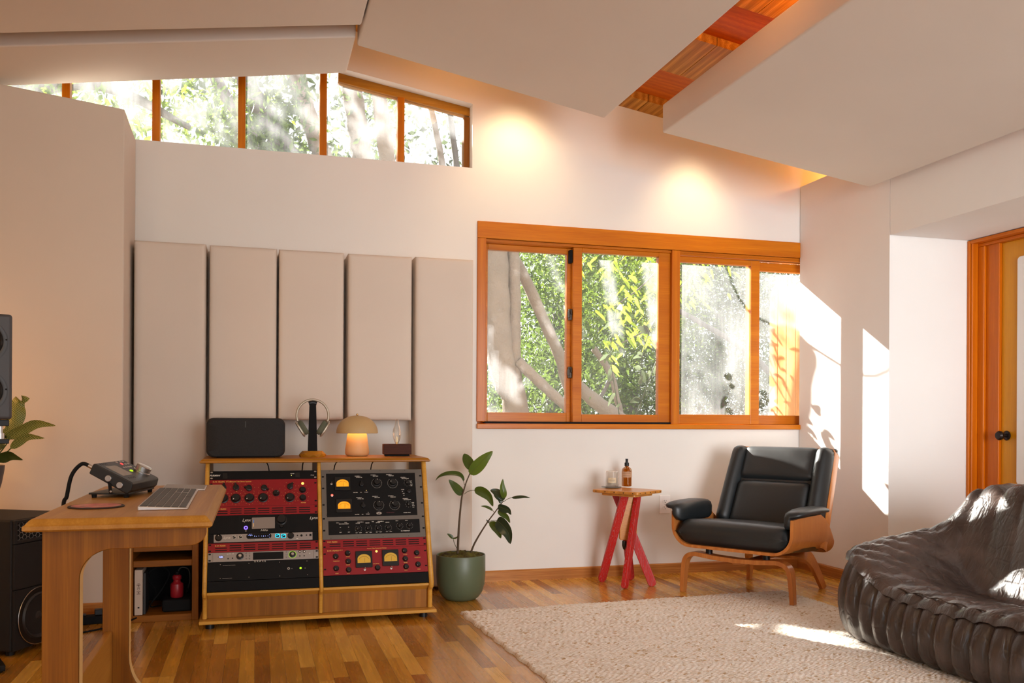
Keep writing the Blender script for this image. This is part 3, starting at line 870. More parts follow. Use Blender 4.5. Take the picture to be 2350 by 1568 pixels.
g = G(); add_text(g, 'UA', .0115, Matrix.Translation((x_, y_ - .004, .0009)), align='CENTER', bold=.0003); obj('badge_letters', g, M['blue_on'], bd)
for px in (150, 1060):
    x_, _ = u.L(F1(px, 930)); g = G(); g.box(x_ - .002, x_ + .002, .003, u.H - .003, 0, .0035); obj('ear_ridge', g, M['silver'], u.t, bevel=.001)

def vent(u, groups, f, ymid, badge=None):
    g = G(); k = 0
    for (xa, xb, ys) in groups:
        for y in ys:
            pa, pb = u.L(f(xa, y)), u.L(f(xb, y)); yy = pa[1]
            g.box(pa[0], pb[0], yy - .0016, yy + .0016, .0001, .0005)
    obj('vent_slots', g, M['cav'], u.t)
u = Unit('vent_panel', 'red vented rack panel above the silver unit with the diamond badge', 0, U(3), U(4), M['red'])
ys = u.y0
xs = [(160, 270), (295, 400), (428, 532), (558, 660), (690, 790), (818, 918), (950, 1046)]
g = G()
def vslots(u, n=7, skip_first_top=True, margin=.028):
    g = G(); step = (u.W - 2 * margin) / n
    for i in range(n):
        for j, fy in enumerate((.22, .47, .72)):
            if i == 0 and skip_first_top and j == 2: continue
            xa = margin + i * step + step * .06; xb = margin + (i + 1) * step - step * .12
            g.box(xa, xb, u.H * fy - .0022, u.H * fy + .0022, .0001, .0004)
    return obj('vent_slots', g, M['cav'], u.t)
vslots(u); u.screws()
u.legend([('D.W. FEARN ⚕'[:10], (u.x0 + .030, u.y0 + u.H * .66), .0085, dict(bold=.0002))], M['gold'])

u = Unit('audio_converter', 'slim rack unit with silver front and bright cyan buttons', 0, U(4), U(5), M['gear_black'])
g = G(); a_, b_ = u.L(F3(180, 560)), u.L(F3(2150, 520)); g.box(a_[0], b_[0], .003, u.H - .003, 0, .003); fp = obj('silver_front', g, M['silver'], u.t, bevel=.0008)
def lift(o, dz=.003):
    for q in (o if isinstance(o, list) else [o]): q.location = (0, 0, dz)
    return o
lift(u.knob(F3(275, 570), .0105, .006, 90)); lift(u.knob(F3(1715, 525), .0100, .010, None))
for p in ((1850, 522), (2030, 516)): lift(u.jack(F3(*p), .0035))
for p in ((1930, 522), (2108, 514)): lift(u.jack(F3(*p), .0055))
lift(u.screen(F3(830, 590), F3(1330, 478), M['gear_black'], h=.0008, r=.011))
lift(u.dots([F3(870 + 16 * k, 518) for k in range(6)] + [F3(900, 500), F3(925, 498), F3(915, 530), F3(995, 540), F3(995, 532), F3(1030, 540), F3(1080, 534), F3(1135, 534), F3(1172, 530), F3(1172, 538), F3(1210, 533), F3(1260, 531), F3(1293, 508), F3(1293, 556)], .0011, M['blue_on'], 'readout'), .0038)
def btn(p, w=.0095, mat=M['cav'], lit=None):
    x, y = u.L(p); g = G(True); o = rbox_outline(2 * w, 1.8 * w, .003)
    g.prism([(x + a, y + b) for a, b in o], 'z', .003, .0045); b = obj('push_button', g, M['cav'], u.t)
    g = G(True)
    pts = [(x + a * .92, y + b * .92, .0047) for a, b in o]; g.tube(pts, .0010, n=6, closed=True)
    g.tube([(x - w * .75, y - w * .2, .0047), (x + w * .75, y + w * .6, .0047)], .0009, n=6)
    obj('button_outline', g, lit or M['print'], b)
btn(F3(585, 560), .0085); btn(F3(710, 555), .0085); btn(F3(1450, 527), .0095, lit=M['cyan_on']); btn(F3(1570, 533), .0105, lit=M['cyan_on'])
lift(u.legend([('Lynx', F3(370, 590), .016, dict(shear=.35)), ('AURORA(n)', F3(1000, 618), .0062, dict(shear=.3)), ('USB'[:0] + '▬', F3(1830, 590), .006)], M['print']))
u.screws()

u = Unit('headphone_converter', 'black two-space rack unit with a small grey screen and violet lit button', 0, U(5), U(7), M['gear_black'])
u.screen(F3(940, 388), F3(1400, 152), plain('grey_lcd', (.26, .22, .19), .25), r=.002, h=.0012)
x_, y_ = u.L(F3(975, 270)); g = G(); g.box(x_ - .002, x_ + .002, y_, y_ + .016, .0013, .0016); o1 = obj('level_bar', g, plain('blue_bar', (.1, .25, .7), .4), u.t)
g = G(); g.box(x_ - .002, x_ + .002, y_ - .018, y_ - .001, .0013, .0016); obj('level_bar', g, plain('tan_bar', (.7, .5, .25), .4), u.t)
u.dots([F3(1130, 258), F3(1250, 255), F3(1010, 372), F3(1120, 368), F3(1235, 365), F3(1335, 362), F3(1180, 340), F3(1010, 372), F3(1000, 370)], .0013, M['print'], 'screen_marks')
u.knob(F3(1530, 205), .0165, .018, None, label='large black volume knob'); u.knob(F3(1530, 335), .006, .008, None)
x_, y_ = u.L(F3(820, 365)); g = G(True); g.lathe([(.0045, .0004), (.006, .0022), (.0085, .0022), (.0095, .0004)], (x_, y_, 0), 28); obj('power_button', g, M['purple_on'], u.t)
g = G(True); g.tube([(x_ + .0032 * math.cos(t), y_ - .0155 + .0032 * math.sin(t), .0005) for t in [2 * PI * k / 16 for k in range(16)]], .0004, n=5, closed=True); obj('power_symbol', g, M['print'], u.t)
for sx in (242, 1760):
    g = G()
    for i in range(9):
        for j in range(7):
            if j > 4 and (i * 7 + j * 3) % 5 in (0, 3): continue
            a_ = u.L(F3(sx + 42 * i * (1 if sx < 1000 else .87), 165 + 42 * j * .95)) ; g.box(a_[0] - .0014, a_[0] + .0014, a_[1] - .0014, a_[1] + .0014, .0001, .0005)
    obj('speaker_grid', g, M['cav'], u.t)
u.legend([('Lynx', F3(745, 240), .020, dict(shear=.35)), ('Lynx', F3(2090, 195), .020, dict(shear=.35)), ('Hilo', F3(1110, 432), .013, dict(shear=.3, sx=1.5))], M['print'])
for px in (688, 1662):
    x_, _ = u.L(F3(px, 300)); g = G(); g.box(x_ - .0006, x_ + .0006, 0.001, u.H - .001, 0, .0003); obj('seam', g, M['cav'], u.t)
u.screws()

u = Unit('vent_panel', 'red vented rack panel between the equalizer and the unit with the grey screen', 0, U(7), U(8), M['red'])
vslots(u); u.screws(); u.legend([('D.W. FEARN', (u.x0 + .030, u.y0 + u.H * .66), .0085, dict(bold=.0002))], M['gold'])

u = Unit('tube_equalizer', 'red three-space equalizer with two rows of black knobs and an amber lamp', 0, U(8), U(11), M['red'])
for p, a in (((360, 315), 100), ((475, 320), 165), ((612, 318), -25), ((845, 305), 55)): u.knob(F1(*p), .0115, .016, a, 'lever')
u.knob(F1(245, 315), .0115, .016, 80, 'lever')
for p in ((245, 410), (358, 410), (480, 407), (603, 404), (843, 402)): u.knob(F1(*p), .0150, .018, 215)
for p in ((720, 362), (958, 333), (960, 403)): u.knob(F1(*p), .0105, .015, 30 if p[0] == 720 else None)
u.led(F1(958, 275), .0062, M['amber_on'], M['brass'])
u.ticks([F1(*p) for p in ((245, 410), (358, 410), (480, 407), (603, 404), (843, 402))], .0235, 11, M['gold'], w=.0009)
u.ticks([F1(*p) for p in ((360, 315), (475, 320), (612, 318), (845, 305), (720, 362), (958, 333), (960, 403))], .0205, 8, M['gold'], w=.0008)
u.legend([('D.W. FEARN  VT-4', F1(150, 268), .0100, dict(bold=.0002)), ('Vacuum Tube Stereo Equalizer', F1(308, 264), .0058), ('LF', F1(360, 350), .004), ('Hardwire'[:0] + 'POWER', F1(945, 452), .0048)], M['gold'])
u.screws((.02, .112), xs=(u.W - .008, .008))
u.toggle(F1(150, 420), .004)

u = Unit('power_conditioner', 'thin black rack unit with a front outlet, topmost in the left bay', 0, U(11), U(12) , M['gear_black'])
u.legend([('FURMAN', F1(122, 212), .0115, dict(shear=.45, bold=.0003)), ('M-8x', F1(1030, 205), .008)], M['print'])
u.screen(F1(238, 232), F1(282, 182), M['knob'], 'front_outlet', .002, .002)
u.dots([F1(250, 198), F1(270, 197), F1(260, 215)], .0014, M['cav'], 'outlet_slots')
u.led(F1(857, 202), .0018, emis('tiny_yellow_lamp', (1, .8, .2), 2.0), None); u.legend([('POWER', F1(848, 190), .004)], M['print'])
u.screen(F1(890, 222), F1(932, 178), M['knob'], 'rocker_switch', .003, .001); u.screws(mat=M['chrome'])

# ---- right bay
def vu(u, pc, w, h, wa, f, lit, name='vu_meter'):
    x, y = u.L(pc); g = G(True)
    g.prism([(x + p[0], y + p[1]) for p in rbox_outline(w, h, .004)], 'z', 0, .010); m = obj(name, g, M['knob'], u.t, bevel=.001)
    # arched window
    ww, hh = w * .78, h * .52; n = 14; yb = y - h * .10
    pts = [(x - ww / 2, yb - hh * .25)] + [(x + ww / 2 * math.cos(PI - PI * k / n) * 1.0, yb + hh * .22 + hh * .55 * math.sin(PI * k / n)) for k in range(n + 1)] + [(x + ww / 2, yb - hh * .25)]
    g = G(); g.poly([(p[0], p[1], .0104) for p in pts]); obj('meter_window', g, lit, m)
    g = G(); g.tube([(x + .003, yb - hh * .2, .0108), (x + ww * .06, yb + hh * .35, .0108)], .0005, n=5)
    arc = [(x + ww * .42 * math.cos(a), yb - hh * .05 + hh * .55 * math.sin(a), .0107) for a in [R(155 - 130 * k / 12) for k in range(13)]]; g.tube(arc, .0005, n=5)
    obj('needle', g, M['knob'], m)
    return m
def meter_light(name, top, bot, s):
    m, nt, out = newmat(name)
    c = coords(nt); sp = nd(nt, 'ShaderNodeSeparateXYZ', ins={0: c})
    nz = nd(nt, 'ShaderNodeTexNoise', ins={'Vector': c, 'Scale': 60.0})
    col = mixc(nt, nz.outputs[0], top, bot)
    e = nd(nt, 'ShaderNodeEmission', ins={'Color': col, 'Strength': s}); nt.links.new(e.outputs[0], out.inputs[0]); return m
amber = meter_light('lit_amber_meter', (.95, .25, .01), (1.0, .42, .03), 1.05)
u = Unit('tube_compressor', 'red three-space compressor with two amber needle meters, lowest in the right bay', 1, U(0) + .004, U(3) + .002, M['red'])
cream = meter_light('lit_cream_meter', (.62, .28, .02), (.50, .30, .07), .85)
vu(u, F5(885, 840), .080, .080, 0, F5, cream); vu(u, F5(1425, 808), .080, .080, 0, F5, cream)
kn = [(312, 778), (555, 712), (567, 880), (322, 1022), (577, 1050), (1165, 1008), (1712, 660), (1728, 825), (1745, 985), (1960, 705), (1988, 938)]
kn = [F5(*p) for p in kn]
for i, p in enumerate(kn): u.knob(p, .0088, .014, (250, -10, 225, 230, 270, None, 215, 265, 240, 260, 230)[i])
u.toggle(F5(905, 1045)); u.toggle(F5(1443, 1018)); u.led(F5(1142, 672), .0052, M['amber_on'], M['brass'])
u.legend([('D.W. FEARN', F5(140, 680), .0100, dict(bold=.0002)), ('VT-7', F5(380, 668), .0085), ('Vacuum Tube Compressor/Limiter', F5(950, 625), .0050), ('THRESHOLD', F5(260, 884), .0040), ('GAIN', F5(305, 1135), .0048), ('ATTACK', F5(520, 790), .0036), ('RELEASE', F5(525, 958), .0036), ('RATIO', F5(540, 1130), .0036),
          ('ATTACK', F5(1690, 742), .0036), ('RELEASE', F5(1700, 908), .0036), ('RATIO', F5(1715, 1065), .0036), ('THRESHOLD', F5(1915, 805), .0040), ('GAIN', F5(1975, 1045), .0048), ('DUAL MONO', F5(1075, 935), .0036)], M['gold'])
u.screws((.03, .105))
u = Unit('vent_panel', 'red vented rack panel in the right bay, under the big grey unit', 1, U(3) + .002, U(4) + .001, M['red'])
vslots(u); u.screws(); u.legend([('D.W. FEARN', (u.x0 + .022, u.y0 + u.H * .66), .0085, dict(bold=.0002))], M['gold'])

u = Unit('stereo_limiter', 'large grey-faced limiter with two glowing amber meters, topmost in the right bay', 1, U(4) + .001, U(12), M['gear_grey'])
def blackpanel(c):
    g = G(); pts = [u.L(F2(*p)) for p in c]; xa = (pts[0][0] + pts[3][0]) / 2; xb = (pts[1][0] + pts[2][0]) / 2; ya = (pts[2][1] + pts[3][1]) / 2; yb = (pts[0][1] + pts[1][1]) / 2
    g.box(xa, xb, ya, yb, 0.0, .0012); return obj('black_panel', g, M['gear_black'], u.t)
blackpanel(((105, 190), (900, 178), (940, 556), (125, 583))); blackpanel(((130, 620), (945, 590), (960, 710), (135, 745)))
Z = .0012
def up(o): return lift(o, Z)
up(vu(u, F4(485, 305), .077, .070, 0, F4, amber)); up(vu(u, F4(520, 790), .077, .070, 0, F4, amber))
up(u.led(F4(258, 553), .0052, M['red_on'], M['chrome'])); up(u.toggle(F4(245, 305), .0042))
for p in ((905, 320), (940, 790)): up(u.knob(F4(*p), .0085, .016, 90, 'lever'))
big = [F4(1240, 270), F4(1590, 270), F4(1285, 760), F4(1635, 750)]
for p, a in zip(big, (85, 175, 85, 170)): up(u.knob(p, .0125, .018, a))
sm = [F4(1915, 280), F4(1950, 745)]
for p in sm: up(u.knob(p, .0075, .013, 220))
up(u.knob(F4(1945, 465), .0080, .014, 200, 'lever'))
up(u.ticks([F4(1240, 285), F4(1590, 285), F4(1285, 770), F4(1635, 765)], .0190, 25, M['print'], w=.0007))
up(u.ticks(sm, .0125, 9, M['print'], w=.0007, a0=-220, a1=100))
up(u.dots([F4(*p) for p in ((778, 452), (898, 450), (817, 935), (935, 932), (1053, 926))], .0015, M['print'], 'small_screws')); up(u.led(F4(1013, 445), .0018, emis('yellow_led', (1, .7, .2), 1.2), None))
T = []
for (x, y) in ((757, 138), (790, 610)): T += [('CHANNEL %s -' % ('A' if y < 300 else 'B'), F4(x, y), .0035), ('ATTACK / REL', F4(x + 30, y + 28), .0035)]
for (x, y) in ((1105, 112), (1143, 583)): T += [('CHANNEL %s -' % ('A' if y < 300 else 'B'), F4(x, y), .0035), ('INPUT GAIN', F4(x + 50, y + 26), .0035)]
for (x, y) in ((1447, 104), (1490, 572)): T += [('CHANNEL %s -' % ('A' if y < 300 else 'B'), F4(x, y), .0035), ('THRESHOLD', F4(x + 50, y + 26), .0035)]
for (x, y) in ((1765, 165), (1812, 632)): T += [('CHANNEL %s -' % ('A' if y < 300 else 'B'), F4(x, y), .0035), ('TIME CONSTANT', F4(x + 22, y + 26), .0035)]
for (x, y) in ((1965, 245), (2010, 718)):
    for k, w_ in enumerate(('SLOW', '1 SEC', 'AUTO', 'FAST')): T.append((w_, F4(x + 6 * k, y + 34 * k), .0032))
for (x, y) in ((725, 497), (760, 980)): T += [('GAIN TRIM', F4(x, y), .0032), ('BAL', F4(x + 155, y - 3), .0032), ('VU ZERO', F4(x + 245, y - 8), .0032)]
for k, w_ in enumerate(('ST LINK', 'MS', 'LINK', 'MS')): T.append((w_, F4(1780 + 16 * k, 430 + 43 * k), .0032))
T += [('MODEL UTM-2', F4(1832, 942), .0040)]
T += [('CH A -', F5(325, 104), .0036), ('CH B -', F5(490, 97), .0036), ('SIDE CHAIN INSERT', F5(378, 128), .0040), ('IN', F5(398, 195), .0034), ('OUT', F5(390, 298), .0036), ('IN', F5(565, 189), .0034), ('OUT', F5(560, 292), .0036),
      ('CHANNEL A -', F5(755, 88), .0038), ('ATTACK', F5(720, 113), .0038), ('RELEASE', F5(918, 105), .0038), ('TIME', F5(1045, 78), .0036), ('CHANNEL B -', F5(1165, 74), .0038), ('ATTACK', F5(1130, 99), .0038), ('RELEASE', F5(1325, 92), .0038),
      ('CH A -', F5(1530, 60), .0036), ('CH B -', F5(1725, 53), .0036), ('DC THRESHOLD', F5(1640, 268), .0044), ('FAST', F5(720, 305), .003), ('SLOW', F5(795, 302), .003), ('FAST', F5(925, 298), .003), ('SLOW', F5(1003, 294), .003), ('FAST', F5(1130, 290), .003), ('SLOW', F5(1205, 286), .003), ('FAST', F5(1335, 282), .003), ('SLOW', F5(1410, 278), .003)]
up(u.legend(T, M['print']))
for px, py in ((765, 215), (970, 208), (1172, 203), (1378, 195), (1612, 160), (1812, 152)): up(u.knob(F5(px, py), .0068, .013, 230))
up(u.ticks([F5(*p) for p in ((775, 215), (978, 208), (1180, 203), (1383, 195), (1615, 160), (1815, 152))], .0120, 11, M['print'], w=.0006))
for p in ((412, 242), (580, 236)): up(u.jack(F5(*p), .0028))
x_, y_ = u.L(F4(1292, 945)); g = G(True); g.tube([(x_ + .0128 * math.cos(t), y_ + .0062 * math.sin(t), .0006) for t in [2 * PI * k / 32 for k in range(32)]], .0006, n=6, closed=True)
add_text(g, 'UTA', .0105, Matrix.Translation((x_, y_ - .0037, .0005)), align='CENTER', bold=.0003); up(obj('oval_badge', g, M['print'], u.t))
up(u.legend([('Fairchild'[:0] + 'Unfairchild', F4(1450, 945), .009, dict(shear=.3))], plain('dim_red_print', (.12, .02, .025), .5)))
for y in (.045, .105, .175, .26, .32): 
    for x in (.008, u.W - .008):
        g = G(True); g.prism([(x + p[0], y + p[1]) for p in rbox_outline(.0115, .008, .0038)], 'z', 0.0, .0018); obj('rack_screw', g, M['matte_black'], u.t)
u.dots([(u.x0 + u.W * k / 6 + .02, u.y0 + u.H * .345) for k in range(6)] + [(u.x0 + u.W * k / 4 + .04, u.y1 - .006) for k in range(4)] + [(u.x0 + u.W * k / 4 + .04, u.y0 + .007) for k in range(4)], .0012, M['matte_black'], 'face_screws')
# blank filler strips at the foot of the bays
for bay, yt in ((0, U(0)), (1, U(0) + .004)):
    f = Unit('filler_strip', 'plain black strip at the foot of the %s rack bay' % ('left' if bay == 0 else 'right'), bay, .006, yt - .001, M['matte_black'], cat='rack panel', depth=.02)

# cables hanging behind the gap under the top board
def cable(name, label, pts, r, mat=None, cat='cable', group=None):
    g = G(True); g.tube(catmull(pts, 6), r, n=8)
    o = obj(name, g, mat or M['matte_black'], origin=pts[0]); tag(o, label, cat, group); return o
for i, (x, dx, lb) in enumerate(((0.02, .05, 'behind the smart speaker'), (.262, -.02, 'below the headphone stand'), (.47, -.06, 'below the mushroom lamp'), (.66, -.05, 'below the walnut block'))):
    cable('power_cable', 'thin black cable hanging behind the rack top, ' + lb, [(x, 4.955, .765), (x + dx * .3, 4.958, .74), (x + dx, 4.955, .69), (x + dx * 1.2, 4.955, .3), (x + dx, 4.955, .006)], .003, group='cables hanging behind the rack')
# ============================================================ THINGS ON THE RACK CONSOLE
ZR = .777
# smart speaker
cx, cyy = -.046, 4.70
t = thing('smart_speaker', 'black fabric smart speaker lying lengthwise on the rack top', 'speaker', (cx, cyy, ZR))
wv, hv, dv = .376, .194, .14
g = G(True)
ol = rbox_outline(wv, hv, .034, 8)
rows = []
for d, ins in ((0, .010), (.003, .004), (.010, 0), (dv - .01, 0), (dv - .003, .004), (dv, .010)):
    s1, s2 = (wv - 2 * ins) / wv, (hv - 2 * ins) / hv
    rows.append([(p[0] * s1, -dv / 2 + d - (.010 * (1 - (p[0] / (wv / 2)) ** 2) if d < .05 else 0), hv / 2 + p[1] * s2 + .0035) for p in ol])
vv = g.strip(rows, close_u=True)
# front face as fan rings (curved grille)
inner = [[(p[0] * k, -dv / 2 - .010 * (1 - (p[0] * k / (wv / 2)) ** 2), hv / 2 + p[1] * k + .0035) for p in ol] for k in (.94, .7, .45, .2)]
prev = vv[0]
for r in inner:
    rv = [g.v(p) for p in r]
    for i in range(len(rv)): g.f([prev[i], prev[(i + 1) % len(rv)], rv[(i + 1) % len(rv)], rv[i]])
    prev = rv
g.f(prev[::-1]); g.f(vv[-1])
def mesh_fabric(name, col):
    m, nt, out = newmat(name); v = coords(nt)
    vo = nd(nt, 'ShaderNodeTexVoronoi', ins={'Vector': v, 'Scale': 520.0})
    c = mixc(nt, vo.outputs[0], col, tuple(x * .25 for x in col))
    principled(nt, out, c, .8, 0, vo.outputs[0], .4, .0008); return m
obj('grille', g, mesh_fabric('black_speaker_cloth', (.022, .021, .021)), t, sharp=50)
g = G(); g.box(-.14, .14, -.05, .05, 0, .0034); obj('foot', g, M['matte_black'], t)
g = G(); add_text(g, 'SONOS', .009, Matrix.Translation((0, -dv / 2 - .0102, hv - .028)) @ Matrix.Rotation(PI / 2, 4, 'X') @ Matrix.Rotation(PI/2, 4, 'Z'), align='CENTER'); obj('lettering', g, plain('grey_print', (.12, .12, .12), .5), t)

# headphone stand
ox = .281; oy = 4.70
t = thing('headphone_stand', 'black headphone stand with a faceted oak base', 'headphone stand', (ox, oy, ZR))
g = G(); n = 9; random.seed(3)
bot = [(.066 * math.cos(2 * PI * i / n + .2), .05 * math.sin(2 * PI * i / n + .2), 0) for i in range(n)]
midr = [(.070 * math.cos(2 * PI * (i + .5) / n + .2), .054 * math.sin(2 * PI * (i + .5) / n + .2), .012 + .006 * (i % 2)) for i in range(n)]
top = [(.052 * math.cos(2 * PI * i / n + .2), .040 * math.sin(2 * PI * i / n + .2), .030) for i in range(n)]
b_, m_, t_ = [[g.v(p) for p in r] for r in (bot, midr, top)]
for i in range(n):
    j = (i + 1) % n
    g.f([b_[i], b_[j], m_[i]]); g.f([b_[j], m_[j], m_[i]]); g.f([m_[i], t_[j], t_[i]]); g.f([m_[i], m_[j], t_[j]])
g.f(b_[::-1]); g.f(t_)
obj('base', g, M['oak_x'], t)
g = G(); g.hexa([(-.024, -.006, .030), (.024, -.006, .030), (.024, .006, .030), (-.024, .006, .030), (-.0165, -.006, .272), (.0165, -.006, .272), (.0165, .006, .272), (-.0165, .006, .272)])
obj('post', g, M['matte_black'], t, bevel=.001)
g = G(True); g.tube([(-.020, 0, .274), (0, 0, .280), (.020, 0, .274)], [.010, .011, .010], n=12, flat=.6); obj('rest', g, M['black'], t)
# headphones
t = thing('headphones', 'silver and sage over-ear headphones hanging on the stand', 'headphones', (ox, oy, ZR + .28))
silver = plain('champagne_metal', (.50, .45, .36), .5, .6); sage = plain('sage_cushion', (.105, .115, .075), .85)
g = G(True); arc = []
for k in range(25):
    a = R(200 - 220 * k / 24) ; arc.append((.080 * math.cos(a), 0, -.068 + .082 * math.sin(a)))
g.tube(arc, .0062, n=12); obj('headband', g, silver, t)
for sgn in (-1, 1):
    cc = Vector((sgn * .046, 0, -.130)); 
    A = Matrix.Rotation(sgn * R(32), 3, 'Y')     # cup tilt
    def cup(g, x0, x1, ins=0.0):
        # stadium shaped cup, thickness along local x
        o = rbox_outline(.062 - ins * 2, .086 - ins * 2, .030 - ins, 6)
        ws = []
        for (dx, sc_) in ((x0, .86), (x0 + (x1 - x0) * .25, 1.0), (x0 + (x1 - x0) * .75, 1.0), (x1, .86)):
            ws.append([tuple(cc + A @ Vector((sgn * dx, p[0] * sc_, p[1] * sc_))) for p in o])
        vv = g.strip(ws, close_u=True); g.f(vv[0][::-1]); g.f(vv[-1])
    g = G(True); cup(g, .012, .024); cu = obj('ear_cup', g, silver, t)
    g = G(True); cup(g, -.012, .0118, .003); obj('cushion', g, sage, t)
    g = G(True); g.tube([arc[0 if sgn < 0 else -1], tuple(cc + A @ Vector((sgn * .018, 0, .046)))], .0035, n=8); obj('yoke', g, M['chrome'], t)

# mushroom lamp
t = thing('table_lamp', 'glowing ochre mushroom lamp with a domed shade', 'lamp', (.513, 4.745, ZR))
terr = plain('terracotta_glaze', (.60, .36, .16), .55, noise=.06, nscale=25)
ochre = plain('ochre_shade', (.50, .34, .155), .55, noise=.05, nscale=200)
m, nt, out = newmat('ochre_shade_metal'); principled(nt, out, (.52, .36, .17), .5); 
g = G(True); g.lathe([(0, 0), (.048, 0), (.058, .006), (.0625, .018), (.062, .035), (.056, .075), (.0515, .112), (.046, .122), (0, .122)], n=48)
obj('base', g, terr, t)
g = G(True)
pr = [(.1085 * math.cos(a) ** .9 if a < 1.55 else 0, .122 + .092 * math.sin(a)) for a in [PI / 2 * k / 16 for k in range(17)]]
pr[-1] = (0, pr[-1][1])
pin = [(max(0, r - .003), z - .003) for r, z in pr]
g.lathe([(pr[0][0] - .003, .121)] + pr, n=56); g.lathe([(pr[0][0] - .003, .121)] + pin[1:], n=56)
obj('shade', g, ochre, t)
g = G(True); g.sphere((0, 0, .2185), .006, 14, 8); g.cyl((0, 0, .211), (0, 0, .216), .003); obj('finial', g, M['brass'], t)
g = G(True); g.sphere((0, 0, .150), .022, 16, 10); obj('bulb', g, emis('warm_bulb', (1.0, .55, .18), 7.0), t)

# edison-bulb lamp on a walnut block
t = thing('bulb_lamp', 'clear pointed glass bulb standing on a dark walnut block', 'lamp', (.722, 4.74, ZR))
walnut = wood('walnut', hexc('#2e1206'), hexc('#64300f'), 'x', .6)
g = G(); g.M = Matrix.Rotation(R(-4), 4, 'Z'); g.box(-.064, .064, -.035, .035, 0, .010); obj('foot', g, M['matte_black'], t)
g = G(); g.M = Matrix.Rotation(R(-4), 4, 'Z'); g.box(-.074, .074, -.045, .045, .0101, .064); obj('block', g, walnut, t, bevel=.003)
m, nt, out = newmat('clear_bulb_glass')
gl = nd(nt, 'ShaderNodeBsdfGlossy', ins={'Color': (1, .96, .9, 1), 'Roughness': .04}); tr = nd(nt, 'ShaderNodeBsdfTransparent', ins={'Color': (.93, .90, .86, 1)})
lw = nd(nt, 'ShaderNodeLayerWeight', ins={'Blend': .35}); ms = nd(nt, 'ShaderNodeMixShader', ins={0: lw.outputs['Facing']}); nt.links.new(tr.outputs[0], ms.inputs[1]); nt.links.new(gl.outputs[0], ms.inputs[2]); nt.links.new(ms.outputs[0], out.inputs[0])
M['clear'] = m
g = G(True); g.lathe([(.006, .064), (.010, .070), (.019, .092), (.0235, .115), (.020, .143), (.012, .166), (.0095, .178), (.0098, .190), (.007, .195), (0, .196)], n=32); obj('glass_bulb', g, m, t)
g = G(True); g.tube([(-.003, 0, .065), (-.004, 0, .085), (0, 0, .105), (.004, 0, .085), (.003, 0, .065)], .0009, n=6); g.cyl((0, 0, .0641), (0, 0, .074), .004); obj('filament', g, M['brass'], t)
# ============================================================ SIDE DESK (narrow oak desk, open C shaped ends)
DZ = .755
t = thing('desk', 'narrow oak desk with open C-shaped ends in the left foreground', 'desk', (-.28, 2.55, 0))
g = G(); profiled_top(g, -.472, -.092, 2.088, 3.065, DZ, .027, cut=.014, back=False)
obj('desk_top', g, M['oak_y'], t, world=True)
def cframe(y0, y1):
    zt = DZ - .0272
    o = [(-.439, 0), (-.439, zt), (-.107, zt), (-.107, .712)]
    o += [(-.145 + .038 * math.cos(a), .712 - .026 * math.sin(a)) for a in [PI / 2 * k / 8 for k in range(1, 9)]]
    o += [(-.300, .684)]
    o += [(-.300 - .066 * math.sin(a), .684 - .064 * (1 - math.cos(a))) for a in [PI / 2 * k / 10 for k in range(1, 11)]]
    o += [(-.366, .25)]
    o += [(-.366 + .10 * (1 - math.cos(a)), .25 - .13 * math.sin(a)) for a in [PI / 2 * k / 10 for k in range(1, 11)]]
    o += [(-.16, .11), (-.12, .085), (-.107, .05), (-.107, 0)]
    g = G(); g.prism(o, 'y', y0, y1)
    fr = obj('end_frame', g, M['oak'], t, world=True, bevel=.0015)
    e = G(True)   # pale plywood edge inside the opening
    ins = [p for p in o[4:]]
    pts = [(p[0] + .0004, p[1]) for p in o[12:-3]]
    rows = []
    for y in (y0 + .001, (y0 + y1) / 2, y1 - .001):
        off = .0012 if y != y0 + .001 and y != y1 - .001 else .0006
        rows.append([(p[0] + off, y, p[1]) for p in pts])
    e.strip(rows)
    obj('edge_band', e, plain('pale_birch_edge', (.74, .50, .20), .45), fr, world=True)
cframe(2.116, 2.158); cframe(2.912, 2.954)
g = G(); g.box(-.432, -.412, 2.1585, 2.9115, .12, .33); obj('stretcher', g, M['oak_y'], t, world=True, bevel=.002)

# coaster
cc = pt(221, 1164, Z=DZ)
t = thing('coaster', 'round red coaster with a dark rim on the desk', 'coaster', (cc.x, cc.y, DZ))
g = G(True); g.lathe([(0, 0), (.062, 0), (.0635, .002), (.062, .0035), (0, .0035)], n=56); obj('rim', g, plain('dark_cork', (.035, .02, .015), .7), t, sharp=30)
m, nt, out = newmat('red_print'); v = coords(nt); n1 = nd(nt, 'ShaderNodeTexNoise', ins={'Vector': v, 'Scale': 26.0, 'Detail': 2.0})
c = ramp(nt, n1.outputs[0], [(.36, (.10, .01, .01)), (.44, (.50, .045, .04)), (.56, (.62, .12, .09)), (.68, (.55, .30, .22))]); principled(nt, out, c, .35)
g = G(); g.lathe([(0, .0037), (.056, .0037)], n=56); obj('printed_face', g, m, t)

